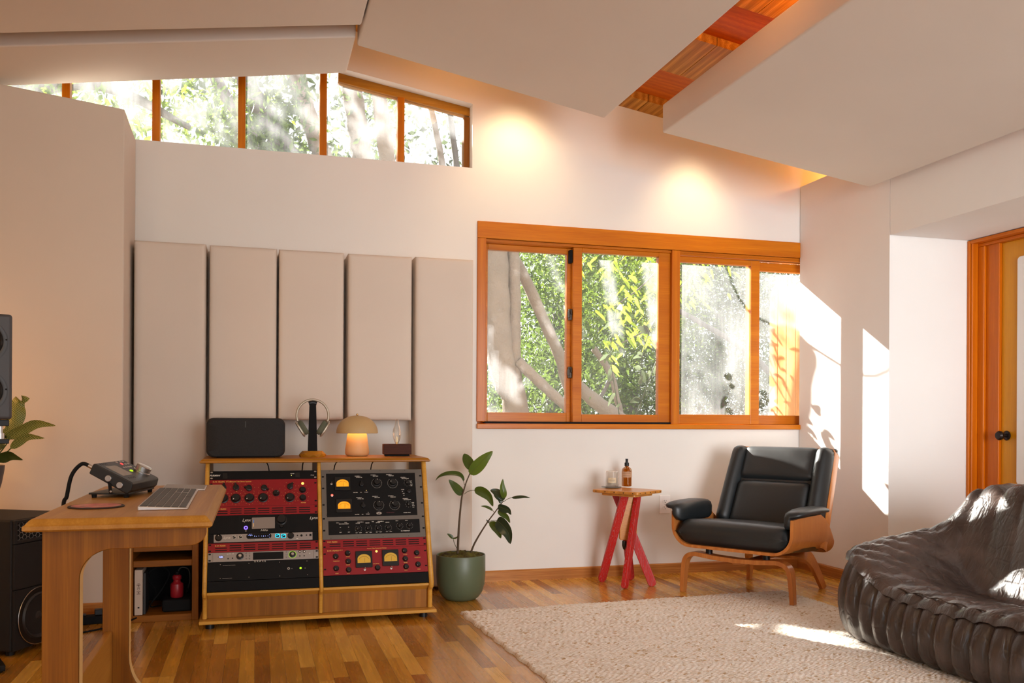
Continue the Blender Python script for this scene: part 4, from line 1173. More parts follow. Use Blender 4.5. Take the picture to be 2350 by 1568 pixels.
# keyboard and trackpad
alu = plain('aluminium', (.60, .57, .55), .35, .7); keym = plain('charcoal_keycaps', (.055, .048, .044), .55); 
k0, k1 = pt(320, 1165, Z=.76), pt(432, 1163, Z=.76)
ang = math.atan2(-.020, 1.0)
t = thing('keyboard', 'slim aluminium keyboard with charcoal keys on the desk', 'keyboard', (k0.x - .001, 2.236, DZ), rotz=-math.atan2(-.018, 1.0))
W_, L_ = .110, .575
g = G(); g.hexa([(0, 0, 0), (W_, 0, 0), (W_, L_, 0), (0, L_, 0), (0, 0, .0105), (W_, 0, .0045), (W_, L_, .0045), (0, L_, .0105)])
obj('body', g, alu, t, bevel=.002)
kw, kl = (W_ - .007) / 6, (L_ - .008) / 16.0
kg = G(); kg.box(-.5 * kw + .0011, .5 * kw - .0011, -.5 * kl + .0011, .5 * kl - .0011, 0, .0016)
first = None; count = 0
for r in range(6):
    for c_ in range(16):
        if r == 5 and 4 <= c_ <= 7: continue
        if c_ == 12 and r in (3, 4): continue
        x = .0035 + kw * (r + .5); y = .004 + kl * (c_ + .5)
        if first is None:
            first = obj('key', kg, keym, t, bevel=.0006); o = first
        else:
            o = first.copy(); link(o); o.parent = t
        o.location = (x, y, .0106 - .006 * x / W_); o.rotation_euler = (0, math.atan(.006 / W_), 0)
g = G(); x = .0035 + kw * 5.5; g.box(x - .5 * kw + .0011, x + .5 * kw - .0011, .004 + 4 * kl + .001, .004 + 8 * kl - .001, .0046, .0064); obj('space_bar', g, keym, t, bevel=.0006)
t = thing('trackpad', 'flat grey trackpad lying past the far end of the keyboard', 'trackpad', (k0.x + .008, 2.236 + L_ + .006, DZ), rotz=.018)
g = G(); g.hexa([(-.010, 0, 0), (W_ + .000, 0, 0), (W_, .155, 0), (-.010, .155, 0), (-.010, 0, .0105), (W_, 0, .005), (W_, .155, .005), (-.010, .155, .0105)])
obj('body', g, alu, t, bevel=.002)
g = G(); g.hexa([(-.007, .003, .0106), (W_ - .003, .003, .0054), (W_ - .003, .152, .0054), (-.007, .152, .0106), (-.007, .003, .0109), (W_ - .003, .003, .0057), (W_ - .003, .152, .0057), (-.007, .152, .0109)]); obj('touch_surface', g, plain('grey_glass', (.20, .175, .16), .3), t)

# tilted desktop remote
rz = -R(12)
t = thing('desktop_controller', 'black tilted monitor controller with a silver dial on the desk', 'monitor controller', (-.333, 2.60, DZ), rotz=rz)
bk = plain('black_powdercoat', (.010, .009, .0085), .45, bump=.1, bscale=900)
PW = .215
# side profile in local x,z (origin at the near lower front corner)
prof = [(-.100, .066), (-.090, .090), (-.085, .093), (.012, .043), (.0155, .038), (.011, .020), (.001, .011), (-.004, .012)]
g = G(); g.prism([(x * 1.0, z) for x, z in prof], 'y', 0, PW); obj('case', g, bk, t, bevel=.0035, segs=3)
g = G(); g.box(-.102, .0, .004, PW - .004, .009, .014); g.hexa([(-.008, .004, .009), (.004, .004, .009), (.004, PW - .004, .009), (-.008, PW - .004, .009), (-.004, .004, .020), (.004, .004, .020), (.004, PW - .004, .020), (-.004, PW - .004, .020)]); obj('stand', g, bk, t, bevel=.001)
for y in (.012, PW - .012):
    for x in (-.09, -.006):
        g = G(True); g.cyl((x, y, 0), (x, y, .0095), .006, .007, n=16); obj('foot', g, M['matte_black'], t)
for y in (-.0025, PW + .0005):
    g = G(); g.hexa([(-.046, y, .012), (-.038, y, .012), (-.038, y + .002, .012), (-.046, y + .002, .012), (-.050, y, .045), (-.040, y, .038), (-.040, y + .002, .038), (-.050, y + .002, .045)]); obj('strut', g, M['matte_black'], t)
for (x, z, r) in ((-.048, .053, .0085), (-.018, .035, .0085), (-.041, .018, .003)):
    g = G(True); g.cyl((x, -.0055, z), (x, -.0003, z), r, n=24); s_ = obj('bolt', g, M['chrome'], t, bevel=.0008)
# top face frame
p00 = Vector((-.0865, 0, .0935)); exv = Vector((.097, 0, -.050)); L0 = exv.length; ex_ = exv.normalized(); ey_ = Vector((0, 1, 0)); ez_ = ex_.cross(ey_)
TMt = Matrix.Translation(p00) @ Matrix((ex_, ey_, ez_)).transposed().to_4x4()
def tp(g): g.M = TMt; return g
g = tp(G()); g.box(.024, .078, .022, .095, -.0002, .0012); obj('screen', g, plain('blank_grey_screen', (.23, .19, .16), .2), t, bevel=.0004)
def dot(x, y, rx, ry, mat, nm, h=.0022):
    g = tp(G(True)); n = 16
    a = [g.v((x + rx * math.cos(2 * PI * i / n), y + ry * math.sin(2 * PI * i / n), 0)) for i in range(n)]
    b = [g.v((x + rx * .85 * math.cos(2 * PI * i / n), y + ry * .85 * math.sin(2 * PI * i / n), h)) for i in range(n)]
    for i in range(n): g.f([a[i], a[(i + 1) % n], b[(i + 1) % n], b[i]])
    g.f(b); return obj(nm, g, mat, t)
bt = plain('pale_grey_button', (.34, .28, .26), .4)
dot(.021, .150, .0048, .0062, emis('lit_red_button', (1, .08, .07), 1.3), 'button')
dot(.060, .128, .0052, .0085, emis('lit_green_button', (.5, .8, .02), 1.0), 'button')
for x, y in ((.010, .166), (.010, .186), (.024, .172), (.024, .192), (.040, .120), (.040, .138), (.040, .156), (.040, .174), (.010, .138)): dot(x, y, .0038, .0055, bt, 'button')
for x0, ys in ((.007, .018), (.088, .030)):
    for k in range(4):
        g = tp(G()); g.box(x0 - .0012 + 0, x0 + .0065, ys + .014 * k, ys + .014 * k + .0055, -.0001, .0003); obj('vent_slot', g, M['cav'], t)
g = tp(G(True)); g.lathe([(0, 0), (.0235, 0), (.0235, .004), (.0215, .005), (.0215, .019), (.020, .0205), (.017, .0195), (0, .0195)], (.074, .175, 0), 40); obj('dial', g, M['chrome'], t)
g = G(True); wp_ = lambda x, y, z: (x, y, z)
g.cyl((-.092, .03, .075), (-.112, .03, .086), .0055, .0055, n=14); obj('cable_plug', g, M['chrome'], t)
pc = Vector((-.333, 2.6, DZ))
Rz = Matrix.Rotation(rz, 3, 'Z')
p_ = pc + Rz @ Vector((-.112, .03, .086))
cable('controller_cable', 'thick black cable looping from the controller down behind the desk', [p_, p_ + Vector((-.018, 0, .004)), p_ + Vector((-.040, -.01, -.025)), p_ + Vector((-.050, -.02, -.08)), (-.490, 2.60, .70), (-.492, 2.62, .3), (-.49, 2.66, .03), (-.50, 2.9, .007), (-.52, 3.3, .0065)], .0052)

# ============================================================ SUBWOOFER
e1 = Vector((.465, .886)).normalized()
sr_ = math.atan2(e1.y, e1.x)
t = thing('subwoofer', 'large black subwoofer with a honeycomb port on the floor behind the desk', 'subwoofer', (-.935, 4.013, 0), rotz=sr_)
SW, SD, SZ0, SZ1 = .375, .42, .022, .556
sk = plain('black_textured_cabinet', (.013, .012, .0125), .6, Specular_IOR_Level=.35, bump=.5, bscale=380, bdist=.0015)
g = G(); g.box(0, SW, .012, SD, SZ0, SZ1); obj('cabinet', g, sk, t, bevel=.008, segs=3)
# front baffle, three sections with a grooved join; port opening at the top
g = G(); g.box(.004, SW - .004, 0.0, .0118, .272, .455); obj('baffle', g, sk, t, bevel=.002)
g = G(); g.box(.004, SW - .004, 0.0, .0118, SZ0 + .003, .269); lower = obj('baffle', g, sk, t, bevel=.002)
g = G(); g.box(.004, .020, -.001, .0118, .458, SZ1 - .003); g.box(SW - .020, SW - .004, -.001, .0118, .458, SZ1 - .003); g.box(.020, SW - .020, -.001, .0118, .458, .472); g.box(.020, SW - .020, -.001, .0118, .542, SZ1 - .003); obj('port_frame', g, sk, t, bevel=.002)
g = G(); g.box(.020, SW - .020, .010, .0116, .472, .542); port = obj('port_opening', g, M['cav'], t)
g = G(True); hs = .0125
for i in range(18):
    for j in range(4):
        x = .026 + i * hs * 1.5; z = .480 + j * hs * 1.732 + (hs * .866 if i % 2 else 0)
        if x > SW - .022 or z > .540: continue
        pts = [(min(max(x + hs * math.cos(R(60 * k)), .02), SW - .02), .004, min(max(z + hs * math.sin(R(60 * k)), .472), .542)) for k in range(6)]
        g.tube(pts, .0011, n=5, closed=True)
obj('honeycomb_grille', g, plain('dark_grey_grille', (.20, .18, .17), .5), port)
wx, wz, wr = .140, .146, .112
AX = Matrix.Rotation(PI / 2, 3, 'X')
g = G(True); g.lathe([(wr + .006, 0), (wr + .006, .004), (wr - .004, .006), (wr - .012, .003), (wr - .016, .004)], (wx, 0, wz), 56, axis=AX); ringo = obj('driver_frame', g, M['black'], t)
g = G(True); g.tube([(wx + (wr + .006) * math.cos(a), -.004, wz + (wr + .006) * math.sin(a)) for a in [2 * PI * k / 64 for k in range(64)]], .0016, n=6, closed=True); obj('trim_ring', g, M['chrome'], ringo)
g = G(True); g.lathe([(wr - .016, .002), (wr - .022, .010), (wr - .030, .002), (.070, -.010), (.045, -.018), (.040, -.016), (.030, -.006), (.015, 0), (0, .002)], (wx, -.001, wz), 56, axis=AX)
obj('cone', g, plain('dark_rubber_cone', (.022, .021, .022), .45), t)
for x in (.04, SW - .04):
    for y in (.05, SD - .05):
        g = G(True); g.cyl((x, y, 0), (x, y, SZ0), .016, n=20); obj('foot', g, M['black'], t)
g = G(); g.box(.25, .262, -.0004, 0.0002, .46, .466)
# ============================================================ MONITOR SPEAKER ON A STAND
pr_ = pt(29, 800, D=3.0)
fdir = Vector((.93, .37)).normalized()      # along the front, towards its right edge
fr_ = math.atan2(fdir.y, fdir.x)
sw, sd = .26, .30
org = Vector((pr_.x, pr_.y)) - fdir * sw
zb_, zt_ = pt(10, 963, D=3.0).z, pt(10, 722, D=3.0).z
t = thing('studio_monitor', 'dark grey studio monitor speaker at the left edge of the photo', 'speaker', (org.x, org.y, zb_), rotz=fr_)
gm_ = plain('dark_grey_cabinet', (.055, .055, .062), .45, bump=.1, bscale=500)
g = G(); g.box(0, sw, 0, sd, 0, zt_ - zb_); obj('cabinet', g, gm_, t, bevel=.010, segs=4)
for vz in (.785, .898):
    zc = pt(0, vz * 1000, D=3.0).z - zb_
    r = .070; xw = sw - .088
    g = G(True); g.lathe([(r + .004, 0), (r + .004, .003), (r - .004, .004), (r - .010, .001)], (xw, 0, zc), 48, axis=AX); fo = obj('driver_frame', g, plain('grey_ring', (.04, .04, .044), .4), t)
    g = G(True); g.lathe([(r - .010, .001), (r - .016, .006), (r - .022, .001), (.022, -.018), (.016, -.012), (0, -.008)], (xw, -.0012, zc), 48, axis=AX); obj('cone', g, M['black'], t)
    for k in range(6):
        a = R(60 * k + 5); g = G(True); g.cyl((xw + (r - .001) * math.cos(a), -.0055, zc + (r - .001) * math.sin(a)), (xw + (r - .001) * math.cos(a), -.003, zc + (r - .001) * math.sin(a)), .003, n=10); obj('screw', g, M['cav'], fo)
t = thing('speaker_stand', 'black speaker stand with silver isolation pins under the left monitor', 'speaker stand', (org.x, org.y, 0), rotz=fr_)
g = G(); g.box(.01, sw - .006, .02, sd - .02, zb_ - .022, zb_ - .0005); obj('upper_plate', g, M['black'], t, bevel=.002)
g = G(); g.box(.01, sw - .006, .02, sd - .02, zb_ - .082, zb_ - .066); obj('lower_plate', g, M['black'], t, bevel=.002)
for x in (.03, sw - .030):
    for y in (.045, sd - .045):
        g = G(True); g.cyl((x, y, zb_ - .0655), (x, y, zb_ - .046), .014, n=20); g.cyl((x, y, zb_ - .0459), (x, y, zb_ - .0225), .009, n=20); obj('isolation_pin', g, M['chrome'], t)
g = G(); g.box(.07, .13, .10, .16, .028, zb_ - .0825); obj('pole', g, M['black'], t, bevel=.004)
fb = pt(13, 1545, Z=.0); loc = Matrix.Rotation(-fr_, 3, 'Z') @ Vector((fb.x - org.x, fb.y - org.y, 0))
g = G(); g.box(min(loc.x - .36, -.05), loc.x, loc.y, loc.y + .20, .006, .030); obj('base_plate', g, M['black'], t, bevel=.003)
for (x, y) in ((loc.x - .02, loc.y + .02), (loc.x - .32, loc.y + .02), (loc.x - .02, loc.y + .18), (loc.x - .32, loc.y + .18)):
    g = G(True); g.cyl((x, y, 0), (x, y, .006), .012, n=16); obj('foot', g, M['black'], t)

# ============================================================ LEAVES
def leaf_mesh(g, P, W, droop=0.0, cup=.25, n=12, M_=None, side=None, wave=0.0, tipw=.5, ped=0.0):
    """leaf blade along the curve P (list of points) with maximum half width W; side = sideways direction"""
    pts = catmull(P, max(2, n // (len(P) - 1)))
    m = len(pts); rows = []
    sd_ = Vector(side).normalized()
    for i, p in enumerate(pts):
        t_ = i / (m - 1)
        w = W * (math.sin(PI * min(1, t_ ** (.72 if tipw < .6 else .9))) ** .8) if 0 < t_ < 1 else 0.0005
        tn = (pts[min(i + 1, m - 1)] - pts[max(i - 1, 0)]).normalized()
        s_ = (sd_ - tn * sd_.dot(tn)).normalized(); nrm = tn.cross(s_)
        row = []
        for k in (-1, -.66, -.33, 0, .33, .66, 1):
            row.append(p + s_ * (w * k) + nrm * (cup * w * abs(k) + wave * w * math.sin(t_ * 14 + k * 2) * abs(k)))
        rows.append(row)
    return g.strip(rows)
def leaf_mat(name, top, vein, under, rough=.35, scale=40, variegated=None):
    m, nt, out = newmat(name)
    tc = nt.nodes.new('ShaderNodeTexCoord')
    v = tc.outputs['Object']
    n1 = nd(nt, 'ShaderNodeTexNoise', ins={'Vector': v, 'Scale': scale, 'Detail': 3.0})
    c = mixc(nt, n1.outputs[0], tuple(x * .75 for x in top), tuple(x * 1.25 for x in top))
    if variegated:
        mp = nd(nt, 'ShaderNodeMapping', ins={'Vector': v, 'Scale': (60, 60, 140), 'Rotation': (.3, .5, .2)})
        wv = nd(nt, 'ShaderNodeTexWave', wave_type='BANDS', ins={'Vector': mp.outputs[0], 'Scale': .55, 'Distortion': 4.0, 'Detail': 2.0})
        c = mixc(nt, ramp(nt, wv.outputs[0], [(.50, (0, 0, 0)), (.74, (1, 1, 1))]), c, variegated)
    p = principled(nt, None, c, rough)
    tl = nd(nt, 'ShaderNodeBsdfTranslucent', ins={'Color': c4(under)})
    ms = nd(nt, 'ShaderNodeMixShader', ins={0: .25}); nt.links.new(p.outputs[0], ms.inputs[1]); nt.links.new(tl.outputs[0], ms.inputs[2])
    nt.links.new(ms.outputs[0], out.inputs[0])
    return m
pothos = leaf_mat('variegated_leaf', (.075, .12, .022), None, (.30, .34, .06), .45, 40, variegated=(.50, .50, .16))
stemm = plain('green_stem', (.12, .16, .04), .5)
# variegated plant standing on the subwoofer behind the monitor
pc_ = pt(-48, 1150, D=3.98)
t = thing('potted_plant', 'variegated vine plant in a grey pot behind the left monitor', 'plant', (pc_.x, pc_.y, .556))
g = G(True); H_ = .20
g.lathe([(0, 0), (.052, 0), (.058, .004), (.072, .06), (.088, .12), (.0985, H_ - .02), (.100, H_), (.094, H_), (.090, H_ - .02), (0, H_ - .02)], n=48); obj('pot', g, plain('taupe_pot', (.10, .085, .085), .55), t)
g = G(True); g.lathe([(0, H_ - .010), (.05, H_ - .008), (.089, H_ - .018)], n=32); obj('soil', g, plain('dark_soil', (.03, .02, .012), .9, bump=.6, bscale=150, bdist=.01), t)
D0 = 3.9
def LV(pixels, W, side, D=D0, dd=0.0, cup=.3, wave=.12, mat=pothos, name='leaf'):
    P = [pt(u, v, D=D + dd * i) for i, (u, v) in enumerate(pixels)]
    g = G(True); leaf_mesh(g, P, W, cup=cup, side=side, wave=wave, n=16)
    return obj(name, g, mat, t, world=True, recalc=False, sharp=0)
LV([(22, 1000), (32, 960), (42, 925), (68, 915)], .040, (.9, -.2, .5), D0 + .02)
LV([(12, 1005), (45, 990), (85, 972), (128, 977)], .026, (.1, -.5, .85))
LV([(25, 1030), (45, 1012), (66, 1002), (102, 1006)], .020, (.2, -.4, .9), D0 - .03)
dk = leaf_mat('dark_green_leaf', (.030, .055, .012), None, (.10, .16, .03), .45)
LV([(-12, 1058), (8, 1048), (28, 1045), (53, 1056)], .028, (.2, -.6, .75), D0 - .05, mat=dk)
LV([(-5, 1020), (8, 1000), (20, 985), (44, 950)], .030, (.8, -.4, .4), D0 + .05)
LV([(-20, 1045), (-5, 1020), (5, 1005), (15, 1001)], .03, (.6, -.4, .4), D0 - .02, mat=dk)
LV([(-20, 1000), (-50, 980), (-80, 990), (-120, 1030)], .04, (.3, -.6, .5), D0)
for p in (((-45, 1075), (-10, 1060), (22, 1032), (28, 1025)), ((-45, 1080), (-20, 1040), (8, 1008), (14, 1003)), ((-50, 1080), (-10, 1050), (18, 1015), (22, 1001))):
    g = G(True); g.tube(catmull([pt(u, v, D=D0) for u, v in p], 5), .0028, n=6); obj('stem', g, stemm, t, world=True)

# ============================================================ OPEN CUBE CABINET BEHIND THE DESK
XA, XB, YA, YB2 = -.588, -.262, 4.56, 4.94
dark_oak = wood('reddish_oak', hexc('#744008'), hexc('#b4741e'), 'z', .42, .9)
dark_oak_x = wood('reddish_oak_across', hexc('#744008'), hexc('#b4741e'), 'x', .42, .9)
t = thing('cube_cabinet', 'small open wooden cabinet behind the desk legs', 'cabinet', ((XA + XB) / 2, 4.7, 0))
for a, b in ((XA, XA + .032), (XB - .030, XB)):
    g = G(); g.box(a, b, YA, YB2, 0, .498); obj('side_panel', g, dark_oak, t, world=True, bevel=.002)
g = G(); g.box(XA - .004, XB + .004, YA - .004, YB2, .4985, .520); obj('top', g, dark_oak_x, t, world=True, bevel=.002)
g = G(); g.box(XA + .0325, XB - .0305, YA, YB2 - .01, .0, .032); obj('bottom_panel', g, dark_oak_x, t, world=True, bevel=.002)
g = G(); g.box(XA + .0325, XB - .0305, YA + .004, YB2 - .01, .262, .292); obj('shelf', g, dark_oak_x, t, world=True, bevel=.002)
g = G(); g.box(XA + .0325, XB - .0305, YB2 - .0095, YB2 - .002, .033, .498); obj('back_panel', g, M['matte_black'], t, world=True)
g = G(); g.box(XA + .0325, XB - .0305, YA + .01, YA + .025, .335, .498); obj('drawer_front', g, dark_oak_x, t, world=True, bevel=.001)
xb0, xb1 = pt(309, 1360, Y=YA + .02).x, pt(328, 1360, Y=YA + .02).x
t = thing('book', 'white-spined book standing in the small cabinet, leftmost', 'book', ((xb0 + xb1) / 2, YA + .02, .0325))
g = G(); g.box(xb0, xb1 - .001, YA + .012, YA + .17, .0328, .248); obj('cover', g, plain('cream_cover', (.56, .45, .36), .5), t, world=True, bevel=.002)
g = G(); xm = (xb0 + xb1) / 2
for (z, w_, h_) in ((.182, .010, .0022), (.176, .018, .0022), (.170, .006, .005), (.163, .012, .002), (.144, .017, .0025), (.138, .005, .004), (.133, .016, .0025)): g.box(xm - w_ / 2, xm + w_ / 2, YA + .0112, YA + .0119, z, z + h_)
obj('spine_characters', g, plain('brown_print', (.10, .05, .035), .6), t, world=True)
g = G(True); g.tube([(xm + .005 * math.cos(a), YA + .0116, .1575 + .005 * math.sin(a)) for a in [2 * PI * k / 20 for k in range(20)]], .0006, n=5, closed=True); obj('spine_ring', g, plain('brown_print2', (.10, .05, .035), .6), t, world=True)
g = G(); g.box(xm - .004, xm + .004, YA + .0112, YA + .0119, .066, .072); obj('spine_mark', g, M['matte_black'], t, world=True)
t = thing('book', 'thin dark book beside the white-spined book in the small cabinet', 'book', (xb1 + .006, YA + .05, .0325))
g = G(); g.box(xb1 + .0005, xb1 + .011, YA + .03, YA + .17, .0328, .230); obj('cover', g, plain('dark_cover', (.02, .018, .018), .5), t, world=True, bevel=.001)
t = thing('storage_box', 'small black box in the right half of the little cabinet', 'box', (-.36, YA + .08, .0325))
bx0, bx1 = pt(372, 1395, Y=YA + .06).x, pt(440, 1395, Y=YA + .06).x
g = G(); g.box(bx0, min(bx1, XB - .034), YA + .05, YA + .20, .0328, .093); obj('case', g, M['matte_black'], t, world=True, bevel=.010, segs=3)
t = thing('red_canister', 'small red bottle standing on the black box in the little cabinet', 'bottle', (pt(406, 1355, Y=YA + .11).x, YA + .11, .0935))
g = G(True); g.lathe([(0, 0), (.026, 0), (.030, .006), (.031, .05), (.029, .066), (.018, .076), (.016, .084), (.021, .090), (.021, .104), (.014, .110), (0, .110)], n=28); obj('body', g, plain('red_plastic', (.32, .012, .02), .35), t)
g = G(True); g.lathe([(0, .1101), (.010, .1101), (.010, .125), (0, .127)], n=16); obj('cap', g, M['matte_black'], t)
random.seed(5)
cable('tangled_cable', 'black cable tangled inside the small cabinet', [(-.50, YA + .2, .04), (-.47, YA + .16, .12), (-.51, YA + .12, .20), (-.45, YA + .14, .24), (-.41, YA + .18, .20), (-.44, YA + .12, .13), (-.49, YA + .10, .06), (-.46, YA + .20, .0365), (-.42, YA + .24, .036), (-.39, YA + .26, .15), (-.35, YA + .25, .22), (-.33, YA + .24, .12), (-.31, YA + .26, .04)], .0032)
cable('tangled_cable', 'grey cable looped inside the small cabinet above the red bottle', [(-.40, YA + .30, .036), (-.38, YA + .22, .15), (-.36, YA + .16, .225), (-.32, YA + .16, .22), (-.315, YA + .20, .16), (-.33, YA + .25, .10), (-.35, YA + .31, .036)], .0028, M['gear_grey'])
# things on the floor behind the desk
t = thing('power_strip', 'black power strip on the floor by the left baseboard', 'power strip', (-.63, 4.62, 0), rotz=R(8))
g = G(); g.box(-.20, .12, -.03, .03, 0, .038); obj('case', g, M['matte_black'], t, bevel=.005)
for k in range(4):
    g = G(); g.box(-.17 + .07 * k, -.135 + .07 * k, -.018, .018, .0385, .046 + .02 * (k % 2)); obj('plug', g, M['black'], t, bevel=.003)
cable('floor_cable', 'thin black cable running along the floor to the power strip', [(-.52, 4.585, .030), (-.60, 4.50, .010), (-.72, 4.42, .0042), (-.80, 4.36, .0042)], .004)
# ============================================================ RUBBER PLANT IN THE GREEN POT
PXc, PYc = 1.072, 4.731
t = thing('rubber_plant', 'rubber plant with two bare stems in a sage green pot', 'plant', (PXc, PYc, 0))
sage_pot = plain('sage_green_ceramic', (.105, .135, .075), .38, noise=.06, nscale=30)
PH = .243; PR = .133
g = G(True)
g.lathe([(0, 0), (.070, 0), (.082, .003), (.100, .018), (.118, .045), (.129, .085), (.1335, .14), (PR, PH - .003), (PR - .0015, PH), (PR - .005, PH), (PR - .0065, PH - .003), (PR - .0065, PH - .04), (0, PH - .04)], n=72)
obj('pot', g, sage_pot, t, sharp=60)
# moss: lumpy mound
def moss_mat():
    m, nt, out = newmat('moss'); v = coords(nt)
    n1 = nd(nt, 'ShaderNodeTexNoise', ins={'Vector': v, 'Scale': 22.0, 'Detail': 6.0}); n2 = nd(nt, 'ShaderNodeTexNoise', ins={'Vector': v, 'Scale': 260.0, 'Detail': 4.0})
    c = ramp(nt, n1.outputs[0], [(.3, (.045, .025, .008)), (.45, (.10, .075, .012)), (.6, (.16, .15, .015)), (.75, (.24, .22, .03))])
    principled(nt, out, c, .95, 0, n2.outputs[0], 1.0, .01); return m
from mathutils import noise as mn
g = G(True); rows = []
for i in range(23):
    r = (PR - .007) * i / 22; row = []
    for k in range(72):
        a = 2 * PI * k / 72; x, y = r * math.cos(a), r * math.sin(a)
        h = .020 * mn.noise(Vector((x * 22, y * 22, 3))) + .009 * mn.noise(Vector((x * 70, y * 70, 1))) + .005 * mn.noise(Vector((x * 190, y * 190, 1)))
        row.append((x, y, PH - .012 + h + .014 * (1 - (r / PR) ** 4)))
    rows.append(row)
g.strip(rows, close_u=True); obj('moss', g, moss_mat(), t, sharp=0)
c7 = lambda x, y: (980 + x / 4.127, 1020 + y / 4.127)
DPL = ray(1057, 1200); DP = (Vector((PXc, PYc, 0)).dot(Vector((SP, CP, 0))))
bark = plain('brown_bark', (.085, .055, .028), .8, noise=.2, nscale=90, bump=.5, bscale=180, bdist=.003)
def SP_(pix, dd=None):
    return [pt(*c7(x, y), D=DP + ((dd[i] if hasattr(dd, '__len__') else (dd or 0)))) for i, (x, y) in enumerate(pix)]
s1 = SP_([(290, 1035), (296, 900), (302, 780), (314, 640), (330, 500), (350, 430), (375, 350), (402, 285), (412, 245)], [-.01, 0, 0, .01, 0, -.01, 0, .01, .01])
g = G(True); g.tube(catmull(s1, 4), [.0068 - .0042 * i / 32 for i in range(33)], n=10); obj('stem', g, bark, t, world=True)
s2 = SP_([(412, 1035), (445, 950), (490, 868), (535, 795), (585, 720), (640, 648), (690, 580), (725, 535)], [-.03, -.03, -.04, -.05, -.05, -.06, -.06, -.06])
g = G(True); g.tube(catmull(s2, 4), [.0058 - .0036 * i / 28 for i in range(29)], n=10); obj('stem', g, bark, t, world=True)
lf_g = leaf_mat('rubber_leaf_green', (.040, .075, .012), None, (.16, .22, .02), .30, 30)
lf_b = leaf_mat('rubber_leaf_bright', (.060, .115, .012), None, (.26, .34, .02), .30, 30)
lf_d = leaf_mat('rubber_leaf_dark', (.030, .048, .030), None, (.06, .09, .02), .22, 30)
gst = plain('olive_petiole', (.09, .085, .02), .5)
view = Vector((SP, CP, 0))
def LP(pix, half, mat, dd=0, twist=0.0, cup=.22, name='leaf', tipw=.5, petiole=None):
    P = SP_(pix, dd)
    tan = (P[-1] - P[0]).normalized()
    side = tan.cross(view).normalized()
    side = (Matrix.Rotation(R(twist), 3, tan) @ side)
    W = half * .000574 / max(.3, abs(math.cos(R(twist))))
    g = G(True); leaf_mesh(g, P, W, cup=cup, side=side, n=16, tipw=tipw)
    # midrib
    o = obj(name, g, mat, t, world=True, recalc=False, sharp=0)
    rb = G(True); cc_ = catmull(P, 5); rb.tube([p + view * -.0008 for p in cc_], [.0011 * (1 - .7 * i / (len(cc_) - 1)) for i in range(len(cc_))], n=5)
    r_ = obj('midrib', rb, gst, o, world=True)
    if petiole:
        g = G(True); g.tube(catmull(SP_(petiole, dd if not hasattr(dd, '__len__') else dd[0]), 4), .0016, n=6); obj('leaf_stalk', g, gst, o, world=True)
    return o
LP([(408, 285), (470, 215), (545, 135), (622, 66)], 60, lf_b, [0, -.01, -.02, -.02], 15, .15)
LP([(425, 245), (398, 190), (370, 130), (352, 88)], 48, lf_g, [.0, .01, .03, .04], 20, .3)
LP([(347, 355), (318, 312), (270, 293), (190, 292), (120, 312), (80, 345)], 20, lf_g, [0, 0, 0, -.01, -.01, 0], 62, .5, petiole=[(362, 395), (352, 375), (347, 355)])
LP([(340, 468), (300, 440), (250, 385), (206, 335)], 40, lf_g, [0, -.01, -.03, -.04], 20, .25)
LP([(448, 436), (520, 445), (590, 500), (625, 590)], 46, lf_g, [-.02, -.03, -.04, -.05], 15, .3, petiole=[(352, 472), (385, 448), (420, 438), (448, 436)])
LP([(246, 892), (222, 868), (190, 846)], 15, lf_g, 0, 25, petiole=[(282, 985), (262, 945), (246, 892)])
LP([(246, 892), (275, 885), (308, 862)], 8, lf_g, 0, 25)
LP([(732, 512), (722, 460), (712, 400), (718, 328)], 30, lf_b, [-.06, -.07, -.07, -.07], 20, .3)
LP([(712, 540), (690, 495), (650, 455), (598, 434)], 44, lf_d, [-.06, -.05, -.04, -.04], 25, .3)
LP([(800, 505), (860, 490), (920, 490), (978, 506)], 17, lf_d, [-.07, -.08, -.08, -.08], 55, .4, petiole=[(725, 545), (760, 520), (800, 505)])
LP([(672, 588), (720, 605), (775, 625), (797, 668)], 36, lf_d, [-.08, -.10, -.12, -.13], 20, .4)
LP([(670, 630), (710, 650), (760, 690), (786, 746)], 28, lf_g, [-.05, -.05, -.05, -.05], 25, .4)
LP([(660, 722), (715, 765), (770, 840), (790, 945)], 62, lf_d, [-.08, -.11, -.13, -.14], 22, .35, petiole=[(588, 732), (620, 722), (660, 722)])
LP([(588, 748), (640, 765), (675, 820), (700, 892)], 44, lf_g, [-.05, -.05, -.05, -.05], 20, .3)
LP([(622, 628), (590, 605), (550, 590), (510, 586)], 12, lf_g, -.06, 30, petiole=[(634, 645), (630, 635), (622, 628)])
LP([(590, 745), (575, 730), (562, 712)], 9, lf_d, -.05, 20)
LP([(700, 560), (690, 535), (665, 505)], 16, lf_d, -.06, 20)

# ============================================================ RED-LEGGED SIDE TABLE
TZ = .572
cor = {}
c8 = lambda x, y: (1340 + x / 4.75, 1040 + y / 4.75)
Lc, Fc, Rc_ = pt(*c8(98, 396), Z=TZ), pt(*c8(600, 430), Z=TZ), pt(*c8(843, 400), Z=TZ)
Bc = Lc + (Rc_ - Fc)
t = thing('side_table', 'small oak side table on crossed red legs, between plant and armchair', 'side table', ((Lc.x + Rc_.x) / 2, (Lc.y + Rc_.y) / 2, 0))
